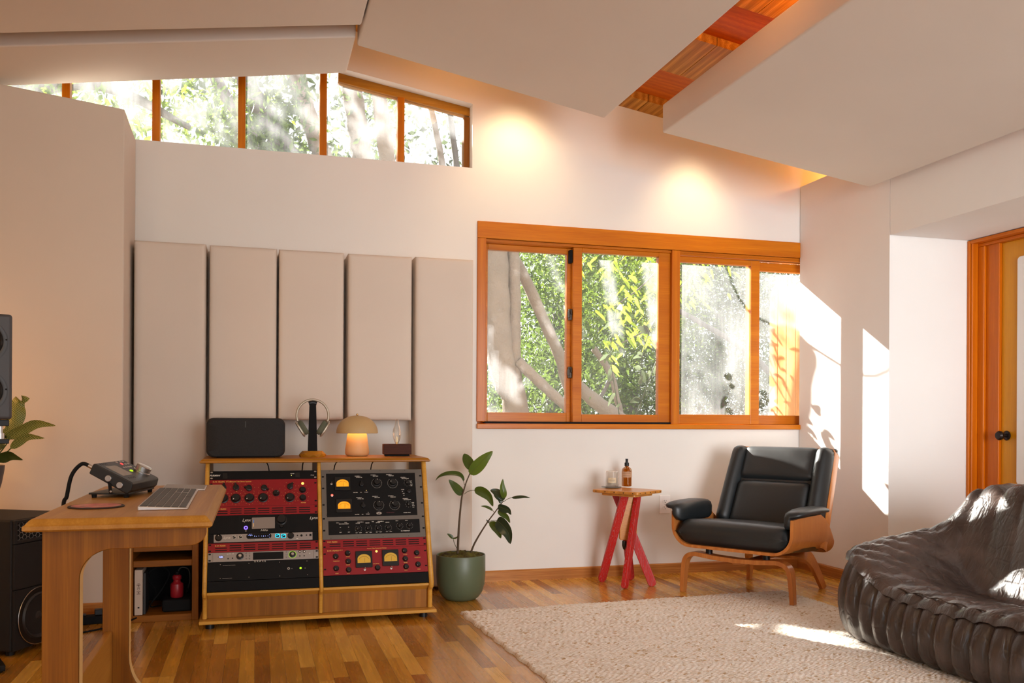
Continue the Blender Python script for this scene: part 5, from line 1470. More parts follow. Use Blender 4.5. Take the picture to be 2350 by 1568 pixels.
# top: rotated rectangle with rounded corners
ctr = (Lc + Rc_) / 2; ux = (Fc - Lc); uy = (Lc - Bc)
ux2 = Vector((ux.x, ux.y)); uy2 = Vector((uy.x, uy.y))
ang = math.atan2(ux.y, ux.x)
lx, ly = ux2.length, (Rc_ - Fc).xy.length
TT = Matrix.Translation((ctr.x, ctr.y, 0)) @ Matrix.Rotation(ang, 4, 'Z')
m_top = wood('amber_oak', hexc('#a8682a'), hexc('#e0a050'), 'x', .3, .8, coat=.4)
s = .5 * (lx + ly)
g = G(); g.M = TT; ol = rbox_outline(lx, ly, .016, 5); g.prism(ol, 'z', TZ - .018, TZ); obj('table_top', g, m_top, t, world=True, bevel=.005, segs=3)
g = G(); g.M = TT; ol = rbox_outline(lx * .74, ly * .74, .016, 5); g.prism(ol, 'z', TZ - .0335, TZ - .0185); obj('cleat', g, m_top, t, world=True, bevel=.004)
for k in range(10):
    g = G(True); g.M = TT
    if k < 5: x, y = -lx / 2 + lx * (k + .5) / 5, -ly / 2; g.cyl((x, y - .0012, TZ - .009), (x, y + .001, TZ - .009), .0032, n=10)
    else: x, y = lx / 2, -ly / 2 + ly * (k - 4.5) / 5; g.cyl((x - .001, y, TZ - .009), (x + .0012, y, TZ - .009), .0032, n=10)
    obj('nail', g, M['cav'], t, world=True)
# worn red paint over oak, with the grain showing through
def redwood():
    m, nt, out = newmat('red_stained_wood')
    v = coords(nt, (60, 60, 7)); n1 = nd(nt, 'ShaderNodeTexNoise', ins={'Vector': v, 'Scale': 2.6, 'Detail': 3.0, 'Distortion': 1.6})
    wv = nd(nt, 'ShaderNodeTexWave', wave_type='BANDS', ins={'Vector': coords(nt, (1, 1, .28)), 'Scale': 38.0, 'Distortion': 16.0, 'Detail': 2.0, 'Detail Scale': .9})
    f = math_n(nt, 'MULTIPLY', wv.outputs[0], math_n(nt, 'ADD', n1.outputs[0], .35))
    c = ramp(nt, f, [(.50, (.50, .010, .008)), (.72, (.40, .013, .011)), (.84, (.42, .09, .09)), (.99, (.46, .16, .15))])
    principled(nt, out, c, .45, 0, f, .15, .001); return m
redw = redwood()
def plank(foot, top, w, th, face_to, taper=1.0):
    """rounded plank from foot to top; face_to: horizontal direction its wide face looks towards"""
    foot, top = Vector(foot), Vector(top); ax_ = (top - foot).normalized(); L = (top - foot).length
    n_ = Vector(face_to); n_ = (n_ - ax_ * n_.dot(ax_)).normalized(); s_ = ax_.cross(n_)
    g = G(); ol = []
    for k in range(9): a = PI + PI * k / 8; ol.append((w / 2 * math.cos(a), .022 + .022 * math.sin(a)))
    ol += [(w / 2, L), (-w / 2, L)]
    A = [g.v(foot + s_ * p[0] + ax_ * p[1] - n_ * th / 2) for p in ol]; B = [g.v(foot + s_ * p[0] + ax_ * p[1] + n_ * th / 2) for p in ol]
    g.f(A[::-1]); g.f(B)
    for i in range(len(ol)): g.f([A[i], A[(i + 1) % len(ol)], B[(i + 1) % len(ol)], B[i]])
    return g
cam2 = Vector((-SP, -CP, 0))
def vdir(deg): return Matrix.Rotation(R(deg), 3, 'Z') @ cam2
ft = [pt(*c8(190, 1400), Z=.001), pt(*c8(440, 1480), Z=.001), pt(*c8(758, 1452), Z=.001), pt(*c8(512, 1382), Z=.001)]
tp_ = [pt(*c8(445, 470), Y=4.80), pt(*c8(588, 470), Y=4.86), pt(*c8(350, 470), Y=4.92), pt(*c8(415, 480), Y=4.985)]
for q in tp_: q.z = TZ - .034
for i, (a, b, w_, th_, dg) in enumerate(zip(ft, tp_, (.048, .030, .050, .046), (.022, .044, .022, .022), (10, -35, -10, 20))):
    o = obj('leg', plank(a, b, w_, th_, vdir(dg)), redw, t, world=True, bevel=.004, segs=2)
bl = pt(*c8(472, 900), Y=4.885)
g = G(); g.M = Matrix.Translation((bl.x + .004, 4.893, 0)) @ Matrix.Rotation(-PSI + R(6), 4, 'Z')
ol = [(-.052, .300), (-.047, .290), (.047, .290), (.052, .300), (.052, TZ - .034), (-.052, TZ - .034)]
g.prism([(x, z - .022) for x, z in ol[:4]] + [(x, z) for x, z in ol[4:]], 'y', -.028, -.004); obj('centre_board', g, m_top, t, world=True, bevel=.003)
g = G(True); q = pt(*c8(440, 1010), Y=4.87); g.lathe([(0, -.028), (.008, -.018), (.013, .0), (.013, .028), (0, .028)], q, 16); obj('weight', g, plain('dark_steel', (.05, .05, .045), .4, .8), t, world=True)

# candle on a saucer, amber bottle
cs = pt(*c8(300, 374), Z=TZ + .003)
t = thing('saucer', 'small grey saucer under the glass candle on the side table', 'saucer', (cs.x, cs.y, TZ))
g = G(True); g.lathe([(0, 0), (.035, 0), (.058, .004), (.060, .007), (.056, .0065), (.034, .0035), (0, .0035)], n=40); obj('dish', g, plain('grey_stoneware', (.20, .19, .17), .4), t)
t = thing('candle', 'frosted white glass candle jar with a cream label', 'candle', (cs.x + .004, cs.y, TZ + .0036))
g = G(True); H = .098; g.lathe([(0, 0), (.0345, 0), (.0375, .003), (.0385, .012), (.0380, .085), (.0355, H - .002), (.0325, H), (.031, H - .002), (.034, .084), (.0345, .016), (0, .014)], n=40)
m, nt, out = newmat('frosty_glass'); gl = nd(nt, 'ShaderNodeBsdfGlossy', ins={'Color': (1, 1, 1, 1), 'Roughness': .06}); tr = nd(nt, 'ShaderNodeBsdfTransparent', ins={'Color': (.93, .92, .90, 1)})
df = nd(nt, 'ShaderNodeBsdfTranslucent', ins={'Color': (.9, .87, .83, 1)}); lw = nd(nt, 'ShaderNodeLayerWeight', ins={'Blend': .45}); ms = nd(nt, 'ShaderNodeMixShader', ins={0: .55}); nt.links.new(tr.outputs[0], ms.inputs[1]); nt.links.new(df.outputs[0], ms.inputs[2])
m2 = nd(nt, 'ShaderNodeMixShader', ins={0: math_n(nt, 'MULTIPLY', lw.outputs['Facing'], .6)}); nt.links.new(ms.outputs[0], m2.inputs[1]); nt.links.new(gl.outputs[0], m2.inputs[2]); nt.links.new(m2.outputs[0], out.inputs[0])
obj('jar', g, m, t)
g = G(True); g.lathe([(0, .0145), (.0335, .0165), (.0330, .050), (0, .049)], n=36); obj('wax', g, plain('cream_wax', (.72, .66, .58), .5), t)
g = G(); rows = []
a0 = math.atan2(-cs.y, -cs.x)
for z in (.028, .058): rows.append([(.0392 * math.cos(a0 + R(a)), .0392 * math.sin(a0 + R(a)), z) for a in range(-36, 37, 6)])
g.strip(rows); obj('label', g, plain('cream_label', (.66, .56, .38), .6), t, recalc=False)
g = G(); 
for z, aw in ((.052, 12), (.045, 22), (.041, 26), (.037, 20)):
    rows = [[(.0394 * math.cos(a0 + R(a)), .0394 * math.sin(a0 + R(a)), zz) for a in range(-aw, aw + 1, 4)] for zz in (z, z + .0016)]; g.strip(rows)
obj('label_print', g, plain('brown_label_print', (.22, .16, .10), .6), t, recalc=False, kind=None)
bs = pt(*c8(466, 364), Z=TZ)
t = thing('spray_bottle', 'amber glass spray bottle with a black pump on the side table', 'bottle', (bs.x, bs.y, TZ))
m, nt, out = newmat('amber_glass'); v = coords(nt)
gl = nd(nt, 'ShaderNodeBsdfGlossy', ins={'Color': (1, .9, .7, 1), 'Roughness': .05}); tr = nd(nt, 'ShaderNodeBsdfTransparent', ins={'Color': (.62, .30, .045, 1)}); df = nd(nt, 'ShaderNodeBsdfTranslucent', ins={'Color': (.55, .26, .03, 1)})
lw = nd(nt, 'ShaderNodeLayerWeight', ins={'Blend': .35}); ms = nd(nt, 'ShaderNodeMixShader', ins={0: .25}); nt.links.new(tr.outputs[0], ms.inputs[1]); nt.links.new(df.outputs[0], ms.inputs[2])
m2 = nd(nt, 'ShaderNodeMixShader', ins={0: math_n(nt, 'MULTIPLY', lw.outputs['Facing'], .7)}); nt.links.new(ms.outputs[0], m2.inputs[1]); nt.links.new(gl.outputs[0], m2.inputs[2]); nt.links.new(m2.outputs[0], out.inputs[0])
g = G(True); g.lathe([(0, .001), (.026, .001), (.0305, .005), (.0305, .095), (.028, .106), (.018, .116), (.0115, .120), (.0115, .124)], n=40); obj('glass', g, m, t)
g = G(True); a0 = math.atan2(-bs.y, -bs.x); rows = [[(.0309 * math.cos(a0 + R(a)), .0309 * math.sin(a0 + R(a)), z) for a in range(-88, 89, 8)] for z in (.056, .091)]
g.strip(rows); obj('label', g, plain('kraft_label', (.52, .30, .17), .65), t, recalc=False)
g = G()
for z, aw in ((.084, 40), (.079, 48), (.070, 30), (.064, 44)):
    rows = [[(.0311 * math.cos(a0 + R(a)), .0311 * math.sin(a0 + R(a)), zz) for a in range(-aw, aw + 1, 8)] for zz in (z, z + .0016)]; g.strip(rows)
obj('label_print', g, plain('dark_label_print', (.16, .08, .04), .6), t, recalc=False)
g = G(True); g.cyl((0, 0, .1241), (0, 0, .144), .0135, n=24); g.cyl((0, 0, .1441), (0, 0, .150), .009, n=20); g.cyl((0, 0, .1501), (0, 0, .168), .0078, .0085, n=20); obj('pump', g, M['black'], t)
g = G(True); g.cyl((0, 0, .01), (0, 0, .123), .0012, n=6); obj('dip_tube', g, plain('milky_tube', (.5, .4, .3), .4), t)

# ============================================================ LOUNGE CHAIR
PHI = R(-57)
t = thing('lounge_chair', 'black leather lounge chair in a bent walnut-veneer shell', 'chair', (2.76, 4.502, 0), rotz=PHI)
ven = wood('veneer_x', hexc('#9a5424'), hexc('#d8924e'), 'x', .3, .8, coat=.5, contrast=.7)
ven_z = wood('veneer_z', hexc('#9a5424'), hexc('#d8924e'), 'z', .3, .8, coat=.5, contrast=.7)
vedge = wood('veneer_edge', hexc('#5c3214'), hexc('#9c622c'), 'x', .4, 1.0, coat=.2, contrast=.6)
def leather(name, col, rough=.33, crease=.5, sc=9.0):
    m, nt, out = newmat(name); v = coords(nt)
    n1 = nd(nt, 'ShaderNodeTexNoise', ins={'Vector': v, 'Scale': sc, 'Detail': 4.0, 'Distortion': 1.2})
    vo = nd(nt, 'ShaderNodeTexVoronoi', ins={'Vector': v, 'Scale': 420.0})
    n3 = nd(nt, 'ShaderNodeTexNoise', ins={'Vector': v, 'Scale': sc * .6, 'Detail': 2.0})
    c = mixc(nt, n3.outputs[0], tuple(x * .7 for x in col), tuple(x * 1.5 for x in col))
    h = math_n(nt, 'MULTIPLY_ADD', vo.outputs[0], .10, math_n(nt, 'MULTIPLY', n1.outputs[0], crease * 3))
    rg = nd(nt, 'ShaderNodeMapRange', ins={'Value': n1.outputs[0], 'To Min': rough * .75, 'To Max': rough * 1.35})
    principled(nt, out, c, rg.outputs[0], 0, h, .35, .004, Specular_IOR_Level=.6); return m
blk = leather('black_leather', (.008, .0115, .0135), .40, .35, 6)
# shell: bent ply tub, U section running front to back
def U_path(hw, zb, zt, rr, tlt=0.0, n=10):
    """half width, bottom z, top z, corner radius -> list of (x, z) from left top to right top"""
    P = [(-hw - tlt, zt)]
    for k in range(n + 1): a = PI + PI / 2 * k / n; P.append((-hw + rr + rr * math.cos(a), zb + rr + rr * math.sin(a)))
    for k in range(n + 1): a = -PI / 2 + PI / 2 * k / n; P.append((hw - rr + rr * math.cos(a), zb + rr + rr * math.sin(a)))
    P.append((hw + tlt, zt)); return P
g = G(True); th = .016
ysec = [(-.362, .462, .268), (-.30, .465, .268), (-.15, .466, .264), (0.0, .466, .258), (.06, .440, .250), (.12, .400, .243), (.18, .350, .235), (.23, .300, .228)]
rows_o, rows_i = [], []
for (y, zt, zb) in ysec:
    hw = .357 if y < .1 else .357 - .12 * (y - .1)
    rr = min(.115, (zt - zb) * .95)
    rows_o.append([(x, y, z) for x, z in U_path(hw, zb, zt, rr)])
    rows_i.append([(x, y, z) for x, z in U_path(hw - th, zb + th, zt, max(.01, rr - th))])
vo_ = g.strip(rows_o); vi_ = g.strip(rows_i)
def rim(a, b):
    for i in range(len(a) - 1): g.f([a[i], a[i + 1], b[i + 1], b[i]])
rim(vo_[0], vi_[0]); rim(vo_[-1], vi_[-1])
rim([r[0] for r in vo_], [r[0] for r in vi_]); rim([r[-1] for r in vo_], [r[-1] for r in vi_])
obj('seat_shell', g, ven_z, t, sharp=50)
# seat cushion with a rounded nose
def pad(name, hw0, hw1, y0, y1, z0, z1, r, parent, mat, bulge=.012, n=14, tilt=0.0, rfront=None):
    """cushion with softly rounded edges in a box; local z up"""
    g = G(True); rows = []
    nx, ny = 22, 22
    def sm(u): return math.copysign(abs(u) ** 1.0, u)
    for side_ in (1, -1):
        rows = []
        for j in range(ny + 1):
            v_ = j / ny; row = []
            y = y0 + (y1 - y0) * (.5 - .5 * math.cos(PI * v_))
            for i in range(nx + 1):
                u_ = -math.cos(PI * i / nx)
                hw = hw0 + (hw1 - hw0) * (y - y0) / (y1 - y0)
                x = hw * u_
                ex = max(0, 1 - (hw - abs(x)) / r); eyf = max(0, 1 - (y - y0) / r); eyb = max(0, 1 - (y1 - y) / r)
                e = min(1, math.sqrt(ex * ex + max(eyf, eyb) ** 2)); k = math.sqrt(max(0, 1 - e * e))
                hz = (z1 - z0) / 2
                zz = (z0 + z1) / 2 + side_ * (hz * k + bulge * (1 - u_ * u_) * math.sin(PI * v_) * (1 if side_ > 0 else .3))
                row.append((x, y, zz + tilt * (y - y0)))
            rows.append(row)
        g.strip(rows)
    bmesh.ops.remove_doubles(g.bm, verts=g.bm.verts, dist=.0006)
    return obj(name, g, mat, parent, sharp=0)
pad('seat_cushion', .338, .325, -.375, .20, .284, .425, .070, t, blk, .010, tilt=-.08)
# back shell and cushions (leaning back)
BY0, BZ0, BY1, BZ1 = .115, .36, .330, .812
lean = math.atan2(BY1 - BY0, BZ1 - BZ0)
bl_ = math.hypot(BY1 - BY0, BZ1 - BZ0)
BM = Matrix.Translation((0, BY0, BZ0)) @ Matrix(((1, 0, 0), (0, math.sin(lean), -math.cos(lean)), (0, math.cos(lean), math.sin(lean)))).to_4x4()
# in back frame: x right, y up the back, z towards the sitter
def bk_(g): g.M = BM; return g
g = bk_(G(True)); rows = []
hwb = lambda y: .335 - .022 * y / bl_
for (z, ex) in ((.016, 0), (.0, .006), (-.045, .004), (-.060, -.02)):
    rows.append([(x * (hwb(y) + ex) / .33, y, z) for x, y in ((-.33, -.10), (-.33, .1), (-.33, bl_ - .03), (-.318, bl_ - .006), (-.295, bl_), (.295, bl_), (.318, bl_ - .006), (.33, bl_ - .03), (.33, .1), (.33, -.10))])
vv = g.strip(rows); g.f(vv[-1]); 
rows = [[((x) * (hwb(y) + ex - .012) / .33, min(y, bl_ - .012), z) for x, y in ((-.33, -.10), (-.33, .1), (-.33, bl_ - .03), (-.318, bl_ - .006), (-.295, bl_), (.295, bl_), (.318, bl_ - .006), (.33, bl_ - .03), (.33, .1), (.33, -.10))] for (z, ex) in ((.016, 0), (.0, .006), (-.040, .004))]
vi2 = g.strip(rows); g.f(vi2[-1])
for i in range(9): g.f([vv[0][i], vv[0][i + 1], vi2[0][i + 1], vi2[0][i]])
obj('back_shell', g, ven_z, t, sharp=45)
def bpad(name, outline_fn, z0, z1, mat, crease=None):
    pass
def backpad(name, x0, x1, y0, y1, zb, zf, r, lx=0.0, parent=t, bul=.012):
    """padded block in the back frame; lx tapers the width towards the top"""
    g = bk_(G(True)); nx, ny = 20, 24; rows = []
    for j in range(ny + 1):
        y = y0 + (y1 - y0) * (.5 - .5 * math.cos(PI * j / ny)); row = []
        s_ = 1 - lx * (y - 0) / bl_
        xa, xb = x0 * s_, x1 * s_
        row.append((xa, y, zb))
        for i in range(nx + 1):
            u_ = .5 - .5 * math.cos(PI * i / nx); x = xa + (xb - xa) * u_
            ex = max(0, 1 - min(x - xa, xb - x) / r); ey = max(0, 1 - min(y - y0, y1 - y) / r)
            e = min(1, math.hypot(ex, ey)); k = math.sqrt(max(0, 1 - e * e))
            row.append((x, y, zb + (zf - zb) * k + bul * 4 * u_ * (1 - u_) * math.sin(PI * (y - y0) / (y1 - y0)) ** .5 * k))
        row.append((xb, y, zb)); rows.append(row)
    vv = g.strip(rows); g.f(vv[0]); g.f(vv[-1])
    return obj(name, g, blk, parent, sharp=0)
lxv = .05
backpad('backrest_padding', -.334, .334, -.04, bl_ + .004, -.02, .030, .024, lxv + .01, bul=0.004)
pdl = backpad('back_bolster', -.331, -.218, -.02, bl_ + .002, .0, .078, .052, lxv)
backpad('back_bolster', .218, .331, -.02, bl_ + .002, .0, .078, .052, lxv)
#backpad('head_bolster', -.330, -.222, bl_ * .52, bl_ + .002, .0, .082, .042, lxv)
#backpad('head_bolster', .222, .330, bl_ * .52, bl_ + .002, .0, .082, .042, lxv)
backpad('lumbar_cushion', -.240, .240, -.03, bl_ * .555, .005, .066, .045, lxv, bul=.016)
backpad('head_cushion', -.250, .250, bl_ * .55, bl_ + .002, .0, .052, .040, lxv, bul=.010)
# arm pads: flat top reaching outwards with an inner apron
for sg in (-1, 1):
    g = G(True); rows = []
    ys = [-.375, -.368, -.35, -.30, -.22, -.12, -.04, .005, .022, .028]
    for y in ys:
        k = math.sqrt(max(.02, 1 - (abs((y + .173) / .2015)) ** 6))
        o = []
        w_out, w_in, zt, zb = .408 * 1, .296, .512, .484
        half = .5 * (1 - k)
        sec = [(.300, .400), (.292, .412), (.290, .470), (.300, .498), (.325, .512), (.385, .512), (.412, .503), (.418, .492), (.408, .482), (.362, .478), (.342, .474), (.338, .460), (.337, .412), (.328, .400)]
        cxs, czs = .35, .478
        yy = y
        rows.append([(sg * (cxs + (x - cxs) * (.25 + .75 * k)), yy, czs + (z - czs) * (.35 + .65 * k) + (.006 * math.sin(PI * (y + .375) / .4))) for x, z in sec])
    vv = g.strip(rows, close_u=True); g.f(vv[0]); g.f(vv[-1])
    obj('arm_pad', g, blk, t, sharp=0)
# base: two bent plywood legs frames
def bent(P, w, th_, name, mat=ven_z, wend=None, ydir=(0, 1, 0)):
    """flat strip following path P; w: width along y; th_: thickness"""
    g = G(True); P = [Vector(p) for p in P]; m_ = len(P); rows = []
    for i, p in enumerate(P):
        tn = (P[min(i + 1, m_ - 1)] - P[max(i - 1, 0)]).normalized(); yv = Vector(ydir); yv = (yv - tn * yv.dot(tn)).normalized(); nv = tn.cross(yv)
        wl = w if wend is None else wend + (w - wend) * (math.sin(PI * i / (m_ - 1)) ** .6)
        a, b = yv * wl / 2, nv * th_ / 2
        rows.append([p - a - b, p + a - b, p + a + b, p - a + b])
    vv = g.strip(rows, close_u=True); g.f(vv[0]); g.f(vv[-1])
    return obj(name, g, mat, t, sharp=50, bevel=.0015)
fr_leg = [(-.326, -.285, .0), (-.322, -.284, .08), (-.318, -.283, .13)] + bez((-.316, -.282, .14), (-.312, -.28, .205), (-.29, -.28, .222), (-.235, -.28, .226), 10) + [(-.12, -.28, .216), (0, -.28, .212), (.12, -.28, .216)] + bez((.235, -.28, .226), (.29, -.28, .222), (.312, -.28, .205), (.316, -.282, .14), 10) + [(.318, -.283, .13), (.322, -.284, .08), (.326, -.285, .014)]
bent(fr_leg, .066, .024, 'front_leg_frame', wend=.036)
bk_leg = [(-.232, .352, .0), (-.215, .325, .07), (-.20, .285, .14)] + bez((-.195, .27, .16), (-.185, .24, .20), (-.17, .215, .214), (-.12, .20, .216), 8) + [(0, .195, .212)] + bez((.12, .20, .216), (.17, .215, .214), (.185, .24, .20), (.195, .27, .16), 8) + [(.20, .285, .14), (.215, .325, .07), (.232, .352, .0)]
bent(bk_leg, .085, .022, 'rear_leg_frame', wend=.045, ydir=(0, .8, .6))
g = G(); g.box(-.035, .035, -.262, .19, .184, .196); obj('spine', g, ven, t, bevel=.004)
for (x, y) in ((-.17, -.27), (.17, -.27), (-.10, .16), (.11, .16)):
    g = G(True); zz = .256 if y > 0 else .266; g.cyl((x, y, .229), (x, y, zz - .002), .019, n=20); obj('rubber_mount', g, M['black'], t)

# ============================================================ BRAIDED WOOL RUG
RX0, RY0, RA = .984, 4.362, R(2.8)
t = thing('rug', 'chunky cream braided wool rug covering the floor by the sofa', 'rug', (RX0, RY0, 0), rotz=RA)
nx, ny = 300, 420; LX, LY = 1.90, 3.0
fy = np.concatenate([np.linspace(0, 1.9, 330), np.linspace(1.91, LY, 91)])
fx = np.linspace(0, LX, nx)
X, Y = np.meshgrid(fx, fy)
rng = np.random.RandomState(4)
row = np.floor(Y / .0165); ph = (np.sin(row * 12.9898) * 43758.5453) % 1.0
hb = np.abs(np.sin(np.pi * Y / .0165)) ** .7
tw = .5 + .5 * np.sin(2 * np.pi * (X / .028 + ph + .12 * np.sin(row * 1.7 + X * 2.3) + .10 * rng.rand(*row.shape)))
h = hb * (.45 + .55 * tw) * .0085 + rng.rand(*X.shape) * .0016
wav = .003 * np.sin(X * 5.1 + 1) * np.sin(Y * 3.3) + .002 * np.sin(X * 13 + Y * 7)
edge = np.minimum.reduce([X, LX - X, Y, LY - Y]); ed = np.clip(edge / .012, 0, 1)
Z_ = .0005 + (.006 + h + wav * .5 + .002) * np.sqrt(1 - (1 - ed) ** 2)
wob = .004 * np.sin(Y * 40) * (X < .01) + .004 * np.sin(X * 46) * 0
co = np.stack([X + wob + rng.randn(*X.shape) * .0006, -Y + rng.randn(*X.shape) * .0006 + .004 * np.sin(X * 50) * (Y < .01), Z_], -1).reshape(-1, 3)
ny_ = len(fy); idx = np.arange(ny_ * nx).reshape(ny_, nx)
fc = np.stack([idx[:-1, :-1], idx[1:, :-1], idx[1:, 1:], idx[:-1, 1:]], -1).reshape(-1, 4)
me = bpy.data.meshes.new('pile'); me.from_pydata(co.tolist(), [], fc.tolist())
for p in me.polygons: p.use_smooth = True
m, nt, out = newmat('cream_braided_wool'); v = coords(nt)
n1 = nd(nt, 'ShaderNodeTexNoise', ins={'Vector': v, 'Scale': 3.0, 'Detail': 2.0}); vo = nd(nt, 'ShaderNodeTexVoronoi', ins={'Vector': coords(nt, (70, 110, 1)), 'Scale': 1.0})
sep = nd(nt, 'ShaderNodeSeparateColor', ins={0: vo.outputs['Color']})
fl = ramp(nt, sep.outputs[0], [(.0, (.58, .42, .25)), (.04, (.64, .50, .34)), (.08, (.79, .71, .60)), (.45, (.90, .85, .77)), (1.0, (.93, .89, .82))])
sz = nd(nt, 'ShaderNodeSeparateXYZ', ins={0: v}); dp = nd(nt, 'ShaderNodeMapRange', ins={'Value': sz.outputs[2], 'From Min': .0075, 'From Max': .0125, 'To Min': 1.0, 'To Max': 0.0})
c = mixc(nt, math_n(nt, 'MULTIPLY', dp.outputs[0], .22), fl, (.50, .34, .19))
fz = nd(nt, 'ShaderNodeTexNoise', ins={'Vector': v, 'Scale': 700.0, 'Detail': 2.0})
principled(nt, out, c, .95, 0, fz.outputs[0], .6, .002, Specular_IOR_Level=.1)
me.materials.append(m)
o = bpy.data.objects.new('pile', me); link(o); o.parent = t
del X, Y, co, fc

# ============================================================ CHANNELLED LEATHER SOFA
t = thing('sofa', 'brown channel-quilted leather sofa in the lower right corner', 'sofa', (3.0, 2.3, .0155))
brn = None
m, nt, out = newmat('brown_leather'); v = coords(nt)
n1 = nd(nt, 'ShaderNodeTexNoise', ins={'Vector': v, 'Scale': 7.0, 'Detail': 4.0}); n2 = nd(nt, 'ShaderNodeTexNoise', ins={'Vector': coords(nt, (14, 34, 10), rot=(0, .3, .5)), 'Scale': 1.0, 'Detail': 3.0, 'Distortion': 1.2})
vo = nd(nt, 'ShaderNodeTexVoronoi', feature='DISTANCE_TO_EDGE', ins={'Vector': coords(nt, (15, 13, 13), rot=(.3, .2, .7)), 'Scale': 1.0}); vo2 = nd(nt, 'ShaderNodeTexVoronoi', ins={'Vector': v, 'Scale': 350.0})
cr_ = nd(nt, 'ShaderNodeMapRange', ins={'Value': vo.outputs[0], 'From Max': .10})
c = ramp(nt, n1.outputs[0], [(.3, (.020, .0125, .0105)), (.5, (.038, .024, .0195)), (.7, (.075, .048, .038))])
hh = math_n(nt, 'ADD', math_n(nt, 'MULTIPLY', n2.outputs[0], 1.6), math_n(nt, 'ADD', math_n(nt, 'MULTIPLY', cr_.outputs[0], .35), math_n(nt, 'MULTIPLY', vo2.outputs[0], .06)))
principled(nt, out, c, .33, 0, hh, .5, .005, Specular_IOR_Level=.75); brn = m
Zb = .0155
def sst(a, b, x): u_ = min(1, max(0, (x - a) / (b - a))); return u_ * u_ * (3 - 2 * u_)
# outline of the skirt (top edge line), from the near end to the far back corner
path = [(2.535, y) for y in np.arange(.9, 3.30, .0085)]
path += [(2.535 + .20 * (1 - math.cos(a)), 3.30 + .20 * math.sin(a)) for a in [PI / 2 * k / 38 for k in range(38)]]
path += [(x, 3.50) for x in np.arange(2.735, 3.75, .0085)]
def ztop(x, y):
    zf = .285
    return zf + sst(3.10, 3.40, y) * (.105 + .085 * min(1, max(0, (x - 2.6) / .55)))
g = G(True); S = [0]
for a, b in zip(path, path[1:]): S.append(S[-1] + math.dist(a, b))
CW = .088
prof = [(-.012, 0.0), (.012, .03), (.034, .10), (.050, .22), (.058, .38), (.056, .54), (.046, .70), (.026, .85), (.004, .95), (-.016, 1.0), (-.040, 1.015)]
rows = []
rnd = [random.uniform(-1, 1) for _ in range(80)]
for j, (off, fz_) in enumerate(prof):
    row_ = []
    for i, (x, y) in enumerate(path):
        a = path[max(i - 1, 0)]; b = path[min(i + 1, len(path) - 1)]; tx_, ty_ = b[0] - a[0], b[1] - a[1]; l = math.hypot(tx_, ty_); nx_, ny2 = -ty_ / l, tx_ / l
        k = int(S[i] / CW); ch = abs(math.sin(PI * S[i] / CW)) ** .48
        am = .042 * (math.sin(PI * min(1, .10 + fz_ * .86)) ** .7)
        cre = .0022 * math.sin(fz_ * 23 + rnd[k] * 9 + S[i] * 30) * (1 - fz_ * .3)
        o_ = off + am * (ch - .75) + cre * ch
        sl = .010 * math.sin(fz_ * 3 + rnd[k])     # channels lean a little
        zz = Zb + (ztop(x, y) - Zb) * fz_ + (.010 * (ch - .5) if fz_ > .9 else 0)
        row_.append((x + nx_ * o_ + tx_ / l * sl * 0, y + ny2 * o_, zz))
    rows.append(row_)
g.strip(rows); 
for v_ in g.bm.verts: v_.co.z -= 0
obj('quilted_base', g, brn, t, world=True, sharp=0)
# upholstered top
g = G(True); rows = []
xs = np.arange(2.50, 3.70, .0125); ys = np.arange(.9, 3.545, .0115)
for y in ys:
    row_ = []
    for x in xs:
        arm = sst(3.08, 3.44, y)
        zs = .300 - .060 * sst(2.62, 3.02, x) + .012 * math.sin(y * 6)
        za = .405 + .085 * min(1, max(0, (x - 2.6) / .55))
        z = zs + (za - zs) * arm
        xx = x + .10 * math.sin(min(1, max(0, (3.45 - y) / 1.2)) * PI / 2) * 0
        b = sst(2.96, 3.22, x); e = 1 - sst(3.34, 3.50, y)
        zb2 = .685 + .012 * math.sin(y * 9)
        z += (zb2 - z) * b * e
        # channels on the back
        fan = y + .25 * (x - 3.0) * (y - 3.5)
        cb = abs(math.sin(PI * (y + .35 * (3.3 - x)) / .125)) ** .48
        z += .040 * (cb - .6) * b * e
        ca = abs(math.sin(PI * (x - .75 * (3.5 - y)) / .098)) ** .6
        cb2 = abs(math.sin(PI * (x + .9 * (3.5 - y)) / .17)) ** .5
        z += (.021 * (ca - .6) + .009 * (cb2 - .6)) * arm * (1 - b * e)
        cs_ = abs(math.sin(PI * (y + .3 * (x - 2.5)) / .098)) ** .6
        z += .014 * (cs_ - .6) * (1 - arm) * (1 - b) * (1 - sst(2.7, 2.95, x) * .6)
        z += .004 * mn.noise(Vector((x * 26, y * 34, 2))) + .003 * mn.noise(Vector((x * 60, y * 20, 5)))
        d1 = (x - 2.50); 
        # distance to the outline near the corner
        cxx, cyy_ = 2.735, 3.30
        if x < cxx and y > cyy_: d1 = .235 - math.hypot(x - cxx, y - cyy_)
        else: d1 = min(x - 2.50, 3.535 - y)
        if d1 < .075: 
            q = 1 - max(0, d1) / .075; z -= .048 * (1 - math.sqrt(max(0, 1 - q * q)))
        px, py = x, y
        if x < cxx and y > cyy_:
            hp = math.hypot(x - cxx, y - cyy_)
            if hp > .235: px = cxx + (x - cxx) / hp * .235; py = cyy_ + (y - cyy_) / hp * .235; z = ztop(px, py) - .03
        if x > 3.55: z -= .5 * (x - 3.55) ** 1.0 * b
        row_.append((px, py, z))
    rows.append(row_)
vv = g.strip(rows)
